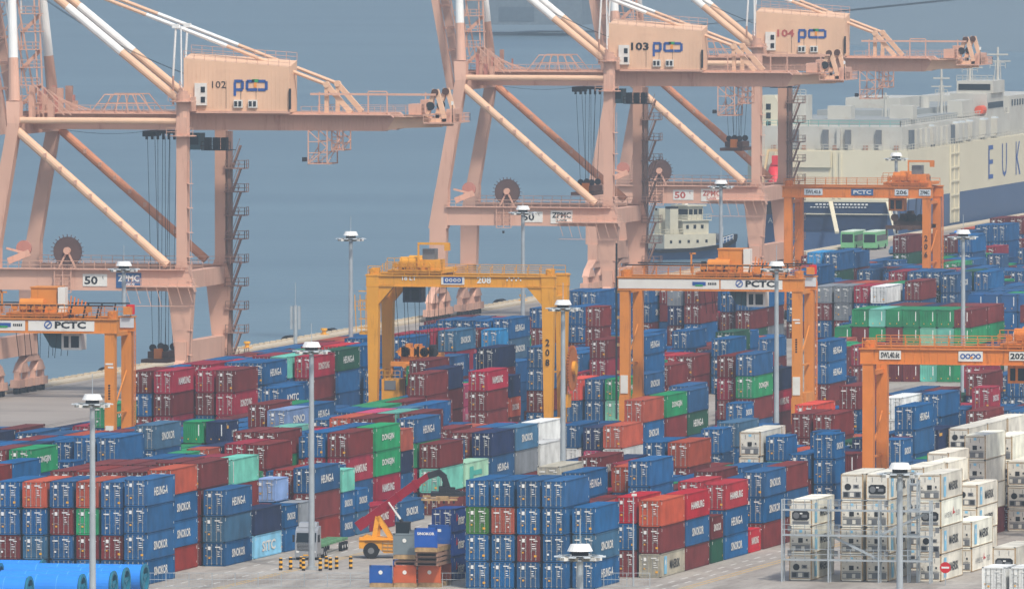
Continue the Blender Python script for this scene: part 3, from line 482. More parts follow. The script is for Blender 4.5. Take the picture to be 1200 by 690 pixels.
["C",-377.4,1969.5,40,0,[["b",26,0],["r",26,0],["b",26,2],["b",29,1,"long blue container, topmost on blue, second block, far right"]]],
["B",-304.6,1349.6,40,0,[["b",29,1,"long blue container, lowest under blue, middle front block, third from left near centre"],["b",29,1,"long blue container, third down under blue, middle front block"],["b",29,1,"long blue container, second down under blue, middle front block, second from left near centre"],["b",29,1,"long blue container, topmost on blue, middle front block, second from left near centre"]]],
["B",-307.4,1349.6,40,0,[["b",29,1,"long blue container, lowest under maroon, middle front block"],["r",29,1,"long maroon container, third down under blue, middle front block"],["b",29,1,"long blue container, second down under blue, middle front block, leftmost near centre"],["b",29,1,"long blue container, topmost on blue, middle front block, leftmost near centre"]]],
["B",-310.2,1349.6,40,0,[["b",29,1,"long blue container, lowest under blue, middle front block, second from left near centre"],["b",29,1,"long blue container, third down under rusty orange, middle front block"],["o",29,1,"long rusty orange container, second down under blue, middle front block"],["b",29,1,"long blue container, topmost on rusty orange, middle front block"]]],
["B",-313.0,1349.6,40,0,[["b",29,1,"long blue container, lowest under blue, middle front block, leftmost near centre"],["b",29,1,"long blue container, third down under olive green, middle front block"],["G3",29,1,"long olive green container, second down under blue, middle front block"],["b",29,1,"long blue container, topmost on olive green, middle front block"]]],
["B",-301.8,1351.7,40,0,[["b.H",29,1,"long blue white-lettered container, lowest under steel blue, middle front block"],["s.S",29,1,"long steel blue white-lettered container, second down under blue, middle front block"],["b",29,1,"long blue container, topmost on steel blue, middle front block"]]],
["B",-301.8,1372.5,40,0,[["r",29,1,"long maroon container, lowest under blue, middle front block, leftmost right of centre"],["b",29,1,"long blue container, second down under bright red, middle front block"],["O2",29,1,"long bright red container, topmost on blue, middle front block"]]],
["B",-299.0,1372.0,40,0,[["u.M",26,1,"long rusty grey black-lettered container, lowest under maroon, middle front block"],["r",29,1,"long maroon container, second down under rusty orange, middle front block"],["o",29,1,"long rusty orange container, topmost on maroon, middle front block, leftmost right of centre"]]],
["B",-299.0,1384.8,40,0,[["r",26,1,"long maroon container, lowest under blue, middle front block, second from left right of centre"],["b.S",29,1,"long blue white-lettered container, second down under bright red, middle front block, leftmost right of centre"],["O2.R",29,1,"long bright red white-lettered container, topmost on blue, middle front block, leftmost right of centre"]]],
["B",-299.0,1398.3,20,0,[["G",26,1,"short dark green container, lowest under maroon, middle front block"],["r.S",26,1,"short maroon white-lettered container, topmost on dark green, middle front block"]]],
["B",-299.0,1405.3,40,0,[["b.S",26,1,"long blue white-lettered container, lowest under blue, middle front block"],["b.H",29,1,"long blue lettered, second down under vivid red, middle block, second from left right of centre"],["O2.R",29,1,"long vivid red lettered container, topmost on blue, middle block, second from left right of centre"]]],
["B",-299.0,1418.3,20,0,[["O2.N",26,2]]],
["B",-299.0,1426.0,40,0,[["r",29,1,"long maroon container, lowest under blue, middle front block, third from left right of centre"],["b.S",29,1,"long blue white-lettered container, second down under blue, middle front block"],["b.S",29,1,"long blue white-lettered container, topmost on blue, middle front block, right of centre"]]],
["B",-299.0,1438.6,40,0,[["r",29,2],["b",29,2],["r",29,1,"long maroon container, topmost on blue, middle front block, second from left right of centre"]]],
["B",-301.8,1465.0,40,0,[["r",29,0],["r",29,2],["b.H",29,2]]],
["B",-299.0,1465.7,20,0,[["b",26,2],["b",26,1,"short blue container, third down under blue, middle front block"],["b",29,1,"short blue container, second down under blue, middle front block"],["b.S",29,1,"short blue white-lettered container, topmost on blue, middle front block, leftmost far right"]]],
["B",-301.8,1477.34,20,0,[["b",26,0],["b",26,0],["b",26,0],["b",29,2]]],
["B",-304.6,1465.6,20,0,[["b",26,0],["b",26,0],["t",26,2],["b",29,1,"short blue container, topmost on aqua, middle front block"]]],
["B",-307.4,1506.2,40,0,[["r",26,0],["b",29,0],["r",29,2],["r",29,1,"long maroon container, topmost on maroon, middle front block, far right"]]],
["B",-310.2,1506.9,40,0,[["r",26,0],["b",29,0],["r",29,2],["r",29,1,"long maroon container, topmost on maroon, middle front block, right of centre"]]],
["B",-307.4,1463.9,40,0,[["r",26,0],["b",29,0],["W",29,2],["W",29,1,"long cream reefer, topmost on cream, middle front block, right of centre"]]],
["B",-310.2,1479.4,40,0,[["b",26,0],["r",26,0],["W",26,0],["W",29,2]]],
["B",-310.2,1438.0,40,0,[["b",26,0],["b",29,0],["r",29,2],["o",29,1,"long rusty orange container, topmost on maroon, middle front block, second from left right of centre"]]],
["B",-313.0,1438.1,40,0,[["b",26,0],["b",29,0],["b",29,0],["b",29,1,"long blue container, topmost on blue, middle front block, second from left right of centre"]]],
["B",-307.4,1396.4,40,0,[["b",26,0],["b",26,0],["b",26,2],["o",29,1,"long rusty orange container, topmost on blue, middle front block"]]],
["B",-310.2,1383.4,40,0,[["b",26,0],["b",26,0],["b",26,2],["b.H",29,1,"long blue white-lettered container, topmost on blue, middle front block, near centre"]]],
["B",-313.0,1383.9,40,0,[["b",26,0],["b",29,0],["b",29,0],["u",29,1,"long rusty grey container, topmost on blue, middle front block"]]],
["B",-313.0,1404.6,40,0,[["b",26,0],["b",29,0],["r",29,2],["r.S",29,1,"long maroon white-lettered container, topmost on maroon, middle front block"]]],
["B",-301.8,1404.8,40,0,[["b",29,0],["r",29,0],["O2",29,1,"long bright red container, topmost on maroon, middle front block"]]],
["B",-304.6,1426.1,40,0,[["r",29,0],["b",29,0],["r",29,1,"long maroon container, topmost on blue, middle front block, leftmost right of centre"]]],
["B",-310.2,1422.74,20,0,[["b",26,0],["b",26,0],["b",26,0]]],
["B",-304.6,1439.9,40,0,[["r",26,0],["b",29,0],["b",29,2]]],
["B",-304.6,1392.0,40,0,[["b",29,0],["b",29,0],["b",29,1,"long blue container, second down under blue, middle front block, right of centre"],["b",29,1,"long blue container, topmost on blue, middle front block, leftmost right of centre"]]],
["B",-313.0,1477.7,40,0,[["b",29,0],["b",29,0],["b",29,2],["s",29,1,"long steel blue container, topmost on blue, middle front block"]]],
["B",-313.0,1469.2,20,0,[["r",26,0],["b",29,0],["b",29,2],["b",29,1,"short blue container, topmost on blue, middle front block"]]],
["B",-313.0,1522.5,40,0,[["b",29,0],["b",29,0],["b",29,0],["O",29,1,"long bright orange container, topmost on blue, middle front block"]]],
["B",-313.0,1550.9,40,0,[["b",26,0],["b",26,0],["w",26,2],["w",29,2]]],
["B",-299.0,1478.5,20,1,[["b",26,0],["r",26,0],["r",29,1,"short maroon plain-ended container, topmost on maroon, middle front block"]]],
["B",-304.6,1505.7,40,0,[["r",26,0],["b",26,0],["G.H",29,2]]],
["B",-301.8,1501.5,40,0,[["r",29,0],["b",29,2],["n",29,1,"long navy container, topmost on blue, middle front block"]]],
["B",-301.8,1527.4,40,0,[["b",26,0],["b",29,2],["b",29,1,"long blue container, second down under blue, middle front block, far right"],["b.H",29,1,"long blue white-lettered container, topmost on blue, middle front block, far right"]]],
["B",-299.0,1506.1,20,0,[["b",26,0],["b",29,2],["b.S",29,1,"short blue white-lettered container, topmost on blue, middle front block, second from left far right"]]],
["B",-310.2,1562.4,40,0,[["b",26,0],["w",26,0],["w",26,2],["w",29,1,"long white container, topmost on white, middle front block"]]],
["B",-307.4,1572.3,40,0,[["b",26,0],["b",26,0],["b",26,2],["b",29,1,"long blue container, topmost on blue, middle front block, leftmost far right"]]],
["B",-313.0,1614.3,40,0,[["b",26,0],["b",29,0],["G",29,2]]],
["B",-310.2,1615.5,40,0,[["r",26,0],["b",29,0],["n",29,2],["r",29,1,"long maroon container, topmost on navy, middle front block"]]],
["B",-313.0,1628.9,40,0,[["b",29,0],["b",29,0],["b",29,2],["m",29,2]]],
["B",-310.2,1631.3,40,0,[["b",26,0],["b",26,0],["b",26,2],["b",26,2]]],
["B",-304.6,1614.3,40,0,[["b",26,0],["b",29,0],["b",29,2],["b",29,1,"long blue container, topmost on blue, middle front block, second from left far right"]]],
["B",-304.6,1590.8,20,0,[["b",26,0],["b",26,0],["b",26,0],["m.Y",29,1,"short crimson white-lettered container, topmost on blue, middle front block"]]],
["B",-307.4,1586.6,40,0,[["b",26,0],["b",26,0],["b",29,2]]],
["B",-301.8,1572.3,40,0,[["b",29,0],["b",29,0],["r",29,1,"long maroon container, topmost on blue, middle front block, second from left far right"]]],
["B",-301.8,1586.1,40,0,[["b",26,0],["b",26,0],["b",29,2]]],
["B",-299.0,1584.7,40,0,[["b",26,0],["b",26,0],["b",29,2]]],
["B",-301.8,1542.1,40,0,[["b",26,0],["w",26,2],["n.A",26,1,"long navy lettered container, topmost on white, middle front block"]]],
["B",-310.2,1535.31,40,0,[["r",26,0],["b",26,0],["b",26,2],["b",26,1,"long blue container, second down under maroon, middle front block"],["r",29,1,"long maroon container, topmost on blue, middle front block, leftmost far right"]]],
["G",-282.2,1371.0,40,0,[["W.M",29,1,"long cream black-lettered reefer, lowest under cream, rack area, leftmost far right"],["W.M",29,1,"long cream black-lettered reefer, second down under cream, rack area, leftmost far right"],["W.M",29,1,"long cream black-lettered reefer, topmost on cream, rack area, leftmost far right"]]],
["G",-276.6,1371.0,40,0,[["W",29,1,"long cream reefer, lowest under cream, rack area, leftmost far right"],["W",29,1,"long cream reefer, third down under cream, rack area"],["W",29,1,"long cream reefer, second down under cream, rack area, leftmost far right"],["W",29,1,"long cream reefer, topmost on cream, rack area, leftmost far right"]]],
["G",-273.8,1371.0,40,0,[["W.M",29,1,"long cream black-lettered reefer, lowest under cream, rack area, second from left far right"],["W.M",29,1,"long cream black-lettered reefer, third down under cream, rack area, leftmost far right"],["W.M",29,1,"long cream black-lettered reefer, second down under cream, rack area, second from left far right"],["W.M",29,1,"long cream black-lettered reefer, topmost on cream, rack area, second from left far right"]]],
["G",-268.2,1372.0,40,0,[["W.M",29,1,"long cream black-lettered reefer, lowest under cream, rack area, third from left far right"],["W.M",29,1,"long cream black-lettered reefer, third down under cream, rack area, second from left far right"],["W.B",29,1,"long cream grey-lettered reefer, second down under cream, rack area"],["W.M",29,1,"long cream black-lettered reefer, topmost on cream, rack area, third from left far right"]]],
["G",-273.8,1391.0,40,0,[["W",26,2],["W",29,2],["W",29,2],["W",29,1,"long cream reefer, topmost on cream, rack area, second from left far right"]]],
["G",-276.6,1418.5,40,0,[["W",26,0],["W",26,2],["W",26,2],["W",26,1,"long cream reefer, topmost on cream, rack area, fourth from left far right"]]],
["G",-279.4,1433.8,40,0,[["W",26,0],["W",26,0],["W",26,2],["W",29,1,"long cream reefer, topmost on cream, rack area, third from left far right"]]],
["G",-268.2,1389.5,40,0,[["W.B",26,1,"long cream grey-lettered reefer, lowest under cream, rack area"],["W.M",29,1,"long cream black-lettered reefer, topmost on cream, rack area, fourth from left far right"]]],
["G",-273.8,1421.5,40,0,[["W",26,2],["W.M",26,1,"long cream black-lettered reefer, second down under cream, rack area, third from left far right"],["W.M",26,1,"long cream black-lettered reefer, topmost on cream, rack area, fifth from left far right"]]],
["G",-279.4,1455.7,40,0,[["r",29,2],["W",29,2],["W",29,1,"long cream reefer, second down under cream, rack area, second from left far right"],["W",29,1,"long cream reefer, topmost on cream, rack area, fifth from left far right"]]],
["G",-279.4,1471.7,40,0,[["r",26,2],["W",26,2],["W",26,2],["W",29,1,"long cream reefer, topmost on cream, rack area, sixth from left far right"]]],
["B",-299.0,1546.8,40,0,[["W",26,0],["W",26,2],["W",26,1,"long cream reefer, topmost on cream, middle front block, far right"]]],
["B",-299.0,1559.4,40,0,[["W",26,0],["W",26,0],["W",26,2]]],
["B",-299.0,1572.36,40,0,[["w",26,0],["w",26,0],["W",26,1,"long cream reefer, topmost on white, middle front block"]]],
["G",-276.6,1467.1,40,0,[["W",26,1,"long cream reefer, lowest under cream, rack area, second from left far right"],["W",26,1,"long cream reefer, second down under cream, rack area, third from left far right"],["W",29,1,"long cream reefer, topmost on cream, rack area, seventh from left far right"]]],
["K",-249.2,1309.3,20,0,[["w",26,0],["w",29,1,"short white container, topmost on white, bottom right corner, leftmost far right"]]],
["K",-246.4,1309.3,20,0,[["w",26,0],["w",29,1,"short white container, topmost on white, bottom right corner, second from left far right"]]],
["K",-254.8,1344.2,40,0,[["W",26,0],["W",29,1,"long cream reefer, topmost on cream, bottom right corner"]]],
["X",-354.0,1833,40,1,[["g",26,2],["r",26,1,"long maroon plain-ended container, third down under green, wall of empties"],["g",26,1,"long green plain-ended container, second down under maroon, wall of empties"],["r",26,1,"long maroon plain-ended container, topmost on green, wall of empties, leftmost far right"]]],
["X",-356.5,1833,40,1,[["g",26,1,"long green plain-ended container, lowest under green, wall of empties"],["g",26,2],["t",26,2],["g",26,1,"long green plain-ended container, topmost on aqua, wall of empties"]]],
["X",-359.0,1833,40,1,[["t",26,1,"long aqua plain-ended container, lowest under maroon, wall of empties"],["r",26,2],["g2",26,2],["g",26,1,"long green plain-ended container, topmost on pale mint, wall of empties"]]],
["X",-361.5,1833,40,1,[["r",26,1,"long maroon plain-ended container, lowest under green, wall of empties"],["g",26,2],["g",26,2],["g",26,1,"long green plain-ended container, topmost on green, wall of empties"]]],
["X",-364.0,1833,40,1,[["r",26,1,"long maroon plain-ended container, lowest under maroon, wall of empties"],["r",26,2],["r",26,2],["g",26,2]]],
["X",-366.5,1833,40,1,[["g",26,0],["g",26,0],["g",26,2],["t",26,2]]],
["X",-369.0,1833,40,1,[["t",26,0],["g",26,0],["r",26,2],["g",26,1,"long green plain-ended container, topmost on maroon, wall of empties"]]],
["X",-371.5,1833,40,1,[["r",26,0],["g",26,0],["g",26,2]]],
["X",-354.0,1846.5,40,1,[["g",26,2],["b",26,2],["g",26,2],["r",26,1,"long maroon plain-ended container, topmost on green, wall of empties, second from left far right"]]],
["X",-356.5,1846.5,40,1,[["g",26,0],["r",26,0],["g",26,0],["r",26,2]]],
["X",-359.0,1846.5,40,1,[["r",26,0],["g",26,0],["b",26,0],["r",26,2]]],
["X",-361.5,1846.5,40,1,[["r",26,0],["g",26,0],["b",26,0],["n",26,2]]],
["X",-364.0,1846.5,40,1,[["b",26,0],["g",26,0],["r",26,0],["r",26,2]]],
["X",-366.5,1846.5,40,1,[["b",26,0],["g",26,0],["g",26,0],["r",26,2]]],
["X",-369.0,1846.5,40,1,[["b",26,0],["b",26,0],["r",26,0]]],
["X",-340.5,1852,40,1,[["b",26,0],["r",26,0],["b",26,0],["b",26,0]]],
["X",-343.0,1852,40,1,[["b",26,0],["b",26,0],["b",26,0],["r",26,0]]],
["X",-345.5,1852,40,1,[["r",26,0],["b",26,0],["c2",26,0],["c2",26,0]]],
["X",-348.0,1852,40,1,[["b",26,2],["r",26,2],["b",26,2],["r",26,2]]],
["X",-343.0,1890,20,1,[["b",26,0],["b",26,0],["b",26,0],["E",26,0]]],
["X",-345.5,1890,20,1,[["b",26,0],["b",26,0],["b",26,0],["E",26,0]]],
["X",-348.0,1890,20,1,[["b",26,0],["b",26,0],["b",26,0],["E",26,0]]],
["X",-350.5,1890,20,1,[["b",26,0],["b",26,0],["b",26,0],["E",26,0]]],
["X",-353.0,1890,20,1,[["b",26,0],["b",26,0],["b",26,0],["E",26,0]]],
["X",-355.5,1890,20,1,[["b",26,2],["b",26,2],["b",26,2],["E",26,2]]],
["X",-358.0,1890,20,1,[["b",26,2],["b",26,2],["b",26,2],["E",26,2]]],
["X",-360.5,1890,20,1,[["b",26,0],["b",26,0],["b",26,0],["E",26,2]]],
["X",-363.0,1890,20,1,[["b",26,0],["b",26,0],["b",26,0],["E",26,2]]],
["X",-343.0,1905,20,1,[["b",26,0],["b",26,0],["b",26,0],["b",26,0]]],
["X",-345.5,1905,20,1,[["b",26,0],["b",26,0],["b",26,0],["b",26,0]]],
["X",-348.0,1905,20,1,[["b",26,0],["b",26,0],["b",26,0],["b",26,0]]],
["X",-350.5,1905,20,1,[["b",26,0],["b",26,0],["b",26,0],["b",26,0]]],
["X",-353.0,1905,20,1,[["b",26,0],["b",26,0],["b",26,0],["b",26,0]]],
["X",-355.5,1905,20,1,[["b",26,0],["b",26,0],["b",26,0],["b",26,0]]],
["X",-358.0,1905,20,1,[["b",26,0],["b",26,0],["b",26,0],["b",26,2]]],
["X",-360.5,1905,20,1,[["b",26,0],["b",26,0],["b",26,0],["b",26,2]]],
["X",-363.0,1905,20,1,[["b",26,0],["b",26,0],["b",26,0],["b",26,2]]],
["A",-350.0,1549.59,40,0,[["b",26,2]]],
["A",-350.0,1562.13,40,0,[["n",26,2]]],
["A",-350.0,1574.67,20,0,[["r",26,0]]],
["A",-350.0,1634.79,40,0,[["r",26,0]]],
["A",-350.0,1647.33,20,0,[["m",26,2]]],
["A",-350.0,1688.59,40,0,[["b",26,2]]],
["A",-350.0,1701.13,20,0,[["b",26,0]]],
["A",-350.0,1730.76,40,0,[["b",26,0]]],
["A",-350.0,1864.39,40,0,[["r",26,0],["r",26,0],["b",26,0]]],
["A",-352.8,1360.49,20,0,[["b",26,0],["b",26,0],["b",26,0],["b",26,0]]],
["A",-352.8,1407.99,20,0,[["r",26,0],["r",26,2]]],
["A",-352.8,1436.69,40,0,[["b",26,0],["o",26,0],["b",26,2]]],
["A",-352.8,1496.69,40,0,[["r",26,0],["n",26,0],["b",26,2]]],
["A",-352.8,1536.43,20,0,[["b",26,0],["r",26,0],["b",26,0]]],
["A",-352.8,1596.79,40,0,[["b",26,0],["r",26,2]]],
["A",-352.8,1609.33,40,0,[["b",26,0],["o",26,0],["r",26,2]]],
["A",-352.8,1621.87,40,0,[["b",26,0],["r",26,0],["r",26,2]]],
["A",-352.8,1676.89,40,0,[["r",26,0],["r",26,0],["n",26,0],["m",26,2]]],
["A",-352.8,1689.43,40,0,[["b",26,0],["b",26,0],["b",26,0]]],
["A",-352.8,1701.97,40,0,[["r",26,2]]],
["A",-352.8,1727.05,40,0,[["o",26,0],["b",26,2],["r",26,2]]],
["A",-352.8,1739.59,40,0,[["b",26,0]]],
["A",-355.6,1360.59,20,0,[["g",26,0],["n",26,0],["g",26,0],["b",26,0]]],
["A",-355.6,1407.03,40,0,[["r",26,0],["b",26,0],["b",26,0],["r",26,0]]],
["A",-355.6,1419.57,40,0,[["n",26,0],["b",26,0]]],
["A",-355.6,1432.11,40,0,[["b",26,0],["b",26,0],["b",26,2]]],
["A",-355.6,1475.23,40,0,[["b",26,0],["o",26,0],["b",26,0],["b",26,0]]],
["A",-355.6,1487.77,20,0,[["b",26,0],["o",26,0],["g",26,0],["r",26,0]]],
["A",-355.6,1525.1,40,0,[["g",26,0],["b",26,0],["b",26,0]]],
["A",-355.6,1537.64,40,0,[["b",26,0],["b",26,0],["m",26,2]]],
["A",-355.6,1550.18,40,0,[["m",26,0],["m",26,0]]],
["A",-355.6,1562.72,40,0,[["b",26,2],["o",26,2]]],
["A",-355.6,1595.59,40,0,[["b",26,0],["b",26,2]]],
["A",-355.6,1608.13,40,0,[["m",26,0]]],
["A",-355.6,1620.67,40,0,[["m",26,0],["g",26,0]]],
["A",-355.6,1633.21,40,0,[["r",26,0],["r",26,0]]],
["A",-355.6,1645.75,40,0,[["g",26,0],["r",26,0],["r",26,2]]],
["A",-355.6,1683.37,40,0,[["b",26,0],["r",26,0],["b",26,0],["r",26,2]]],
["A",-355.6,1695.91,40,0,[["r",26,0],["b",26,0],["b",26,0]]],
["A",-355.6,1708.45,40,0,[["b",26,2]]],
["A",-355.6,1746.07,40,0,[["n",26,0]]],
["A",-355.6,1758.61,40,0,[["b",26,0],["o",26,2]]],
["A",-358.4,1360.19,20,0,[["b",26,0],["b",26,0],["b",26,0],["b",26,0]]],
["A",-358.4,1394.99,40,0,[["b",26,0],["r",26,0],["b",26,0],["b",26,0]]],
["A",-358.4,1407.53,40,0,[["b",26,0],["b",26,0],["b",26,0],["m",26,2]]],
["A",-358.4,1420.07,40,0,[["r",26,0],["r",26,0],["g",26,2]]],
["A",-358.4,1446.39,40,0,[["m",26,0],["b",26,0]]],
["A",-358.4,1458.93,40,0,[["r",26,0],["b",26,0],["o",26,2],["b",26,2]]],
["A",-358.4,1471.47,40,0,[["b",26,0],["r",26,0],["r",26,0],["o",26,0]]],
["A",-358.4,1509.59,40,0,[["r",26,0],["o",26,0],["b",26,2],["b",26,2]]],
["A",-358.4,1533.1,40,0,[["g",26,0],["n",26,0],["o",26,2]]],
["A",-358.4,1545.64,40,0,[["r",26,0],["r",26,0]]],
["A",-358.4,1558.18,40,0,[["r",26,0],["b",26,0]]],
["A",-358.4,1570.72,40,0,[["b",26,0],["r",26,0]]],
["A",-358.4,1597.09,40,0,[["r",26,0],["b",26,2]]],
["A",-358.4,1609.63,40,0,[["g",26,0]]],
["A",-358.4,1622.17,40,0,[["b",26,0]]],
["A",-358.4,1634.71,40,0,[["r",26,0],["m",26,0]]],
["A",-358.4,1647.25,40,0,[["b",26,0],["b",26,0]]],
["A",-358.4,1659.79,40,0,[["b",26,0],["b",26,0]]],
["A",-358.4,1695.76,40,0,[["o",26,0],["b",26,0],["o",26,0]]],
["A",-358.4,1708.3,40,0,[["r",26,0],["r",26,0],["r",26,2]]],
["A",-358.4,1758.46,40,0,[["b",26,0],["r",26,2],["r",26,2]]],
["A",-358.4,1771.0,40,0,[["n",26,0],["b",26,0],["g",26,2]]],
["A",-358.4,1858.89,40,0,[["b",26,0],["b",26,0],["b",26,0]]],
["A",-358.4,1896.26,20,0,[["b",26,0],["b",26,0],["b",26,0],["g",26,2]]],
["A",-361.2,1359.29,20,0,[["b",26,0],["b",26,0],["b",26,0],["b",26,0]]],
["A",-361.2,1405.06,40,0,[["b",26,0],["b",26,0],["b",26,0],["b",26,2]]],
["A",-361.2,1417.6,40,0,[["g",26,0],["r",26,0],["b",26,0]]],
["A",-361.2,1462.09,40,0,[["o",26,0],["m",26,0],["o",26,0],["b",26,2]]],
["A",-361.2,1474.63,20,0,[["g",26,0],["b",26,0],["b",26,0],["m",26,2]]],
["A",-361.2,1536.49,40,0,[["b",26,0],["m",26,0],["b",26,2]]],
["A",-361.2,1549.03,40,0,[["b",26,0],["b",26,0]]],
["A",-361.2,1561.57,40,0,[["g",26,0],["r",26,0]]],
["A",-361.2,1574.11,40,0,[["b",26,0],["g",26,0]]],
["A",-361.2,1586.65,40,0,[["r",26,0],["r",26,0]]],
["A",-361.2,1599.19,40,0,[["r",26,0]]],
["A",-361.2,1611.73,40,0,[["b",26,0]]],
["A",-361.2,1624.27,40,0,[["g",26,0]]],
["A",-361.2,1636.81,40,0,[["n",26,0]]],
["A",-361.2,1649.35,40,0,[["b",26,0],["b",26,0]]],
["A",-361.2,1661.89,40,0,[["r",26,0],["b",26,0]]],
["A",-361.2,1674.43,40,0,[["b",26,0],["r",26,0]]],
["A",-361.2,1712.05,40,0,[["b",26,0],["g",26,0],["b",26,0]]],
["A",-361.2,1724.59,40,0,[["b",26,0],["b",26,0]]],
["A",-361.2,1774.75,40,0,[["b",26,0],["b",26,0],["g",26,2]]],
["A",-361.2,1787.29,40,0,[["b",26,0],["b",26,0]]],
["A",-361.2,1858.89,40,0,[["b",26,0],["b",26,0],["b",26,0]]],
["A",-361.2,1871.43,40,0,[["r",26,0],["b",26,0],["b",26,0]]],
["A",-361.2,1896.26,20,0,[["g",26,0],["b",26,0],["g",26,0],["b",26,2]]],
["A",-361.2,1911.26,40,0,[["b",26,0],["r",26,0],["b",26,0],["b",26,2]]],
["A",-361.2,1923.8,40,0,[["b",26,0],["b",26,0],["g",26,0],["n",26,0]]],
["A",-364.0,1358.99,20,0,[["b",26,0],["b",26,0],["o",26,0],["b",26,0]]],
["A",-364.0,1394.19,40,0,[["b",26,0],["o",26,0],["r",26,0],["b",26,2]]],
["A",-364.0,1406.73,40,0,[["r",26,0],["r",26,0],["m",26,0],["b",26,2]]],
["A",-364.0,1419.27,20,0,[["r",26,0],["g",26,0],["o",26,0],["g",26,2]]],
["A",-364.0,1434.76,40,0,[["n",26,0],["r",26,0],["r",26,0],["n",26,2]]],
["A",-364.0,1477.39,20,0,[["o",26,0],["b",26,0],["b",26,0],["r",26,2]]],
["A",-364.0,1537.19,40,0,[["o",26,0],["b",26,0],["m",26,2],["b",26,2]]],
["A",-364.0,1549.73,40,0,[["b",26,0],["b",26,0]]],
["A",-364.0,1562.27,40,0,[["b",26,0],["o",26,0]]],
["A",-364.0,1574.81,40,0,[["b",26,0],["o",26,0]]],
["A",-364.0,1587.35,40,0,[["b",26,0],["n",26,0]]],
["A",-364.0,1599.89,40,0,[["b",26,0],["b",26,2]]],
["A",-364.0,1612.43,40,0,[["g",26,0]]],
["A",-364.0,1624.97,40,0,[["b",26,0]]],
["A",-364.0,1637.51,40,0,[["o",26,0]]],
["A",-364.0,1650.05,40,0,[["o",26,0]]],
["A",-364.0,1662.59,40,0,[["b",26,0],["r",26,0]]],
["A",-364.0,1675.13,40,0,[["b",26,0],["m",26,0]]],
["A",-364.0,1687.67,40,0,[["b",26,0],["b",26,0]]],
["A",-364.0,1725.29,40,0,[["b",26,0],["b",26,0],["r",26,0]]],
["A",-364.0,1737.83,40,0,[["r",26,0],["b",26,0]]],
["A",-364.0,1787.99,40,0,[["g",26,0],["n",26,0],["o",26,2]]],
["A",-364.0,1800.53,40,0,[["m",26,0],["b",26,0]]],
["A",-364.0,1858.89,40,0,[["r",26,0],["b",26,0],["b",26,0]]],
["A",-364.0,1871.43,40,0,[["b",26,0],["b",26,0],["r",26,0]]],
["A",-364.0,1896.26,20,0,[["b",26,0],["b",26,0],["b",26,0],["b",26,2]]],
["A",-364.0,1911.26,40,0,[["o",26,0],["b",26,0],["r",26,0],["b",26,2]]],
["A",-364.0,1923.8,40,0,[["b",26,0],["b",26,0],["g",26,0],["b",26,2]]],
["A",-364.0,1936.34,40,0,[["b",26,0],["b",26,0],["r",26,0],["r",26,0]]],
["B",-299.0,1450.99,40,0,[["r",26,0]]],
["B",-299.0,1471.96,20,0,[["b",26,0],["b",26,0]]],
["B",-299.0,1484.76,40,0,[["b",26,0],["b",26,0]]],
["B",-299.0,1497.3,20,0,[["r",26,0],["r",26,2]]],
["B",-299.0,1512.36,40,0,[["g",26,0],["b",26,2]]],
["B",-299.0,1524.9,40,0,[["g",26,0],["g",26,2]]],
["B",-299.0,1537.44,20,0,[["b",26,0],["b",26,0]]],
["B",-301.8,1384.89,40,0,[["b",26,0],["g",26,0],["b",26,2]]],
["B",-301.8,1397.43,20,0,[["b",26,0],["m",26,0],["b",26,2]]],
["B",-301.8,1417.19,40,0,[["b",26,0],["r",26,0],["r",26,2]]],
["B",-301.8,1429.73,40,0,[["b",26,0],["n",26,0],["b",26,2]]],
["B",-301.8,1442.27,40,0,[["b",26,0],["g",26,0],["n",26,0]]],
["B",-301.8,1454.81,20,0,[["r",26,0],["o",26,0],["b",26,0]]],
["B",-301.8,1483.6,40,0,[["g",26,0],["b",26,0],["n",26,2]]],
["B",-301.8,1513.89,40,0,[["b",26,0],["r",26,0],["r",26,2]]],
["B",-301.8,1554.49,40,0,[["b",26,0],["r",26,0]]],
["B",-301.8,1598.49,40,0,[["b",26,0],["b",26,0],["r",26,2]]],
["B",-304.6,1361.99,40,0,[["b",26,0],["b",26,0],["n",26,0]]],
["B",-304.6,1374.53,40,0,[["b",26,0],["b",26,0],["o",26,2]]],
["B",-304.6,1404.39,40,0,[["b",26,0],["g",26,0],["r",26,2]]],
["B",-304.6,1416.93,20,0,[["n",26,0],["b",26,0],["b",26,0]]],
["B",-304.6,1452.29,40,0,[["b",26,0],["n",26,0],["b",26,2]]],
["B",-304.6,1471.86,40,0,[["r",26,0],["r",26,0],["n",26,0]]],
["B",-304.6,1484.4,40,0,[["g",26,0],["r",26,0],["b",26,0]]],
["B",-304.6,1496.94,20,0,[["o",26,0],["b",26,0],["b",26,2]]],
["B",-304.6,1518.09,40,0,[["b",26,0],["r",26,0],["o",26,2]]],
["B",-304.6,1530.63,40,0,[["b",26,0],["r",26,0],["b",26,2]]],
["B",-304.6,1543.17,40,0,[["b",26,0],["b",26,0],["b",26,2],["b",26,2]]],
["B",-304.6,1555.71,40,0,[["n",26,0],["m",26,0]]],
["B",-304.6,1568.25,40,0,[["m",26,0],["g",26,0]]],
["B",-304.6,1580.79,20,0,[["b",26,0],["b",26,0]]],
["B",-304.6,1597.06,40,0,[["r",26,0],["b",26,0],["b",26,2]]],
["B",-307.4,1361.99,40,0,[["b",26,0],["r",26,0],["b",26,0],["r",26,0]]],
["B",-307.4,1374.53,40,0,[["m",26,0],["b",26,0],["r",26,2]]],
["B",-307.4,1387.07,20,0,[["b",26,0],["b",26,0],["r",26,2]]],
["B",-307.4,1408.79,40,0,[["b",26,0],["b",26,0],["g",26,2]]],
["B",-307.4,1421.33,40,0,[["b",26,0],["r",26,0],["b",26,2]]],
["B",-307.4,1433.87,40,0,[["g",26,0],["r",26,0],["b",26,2]]],
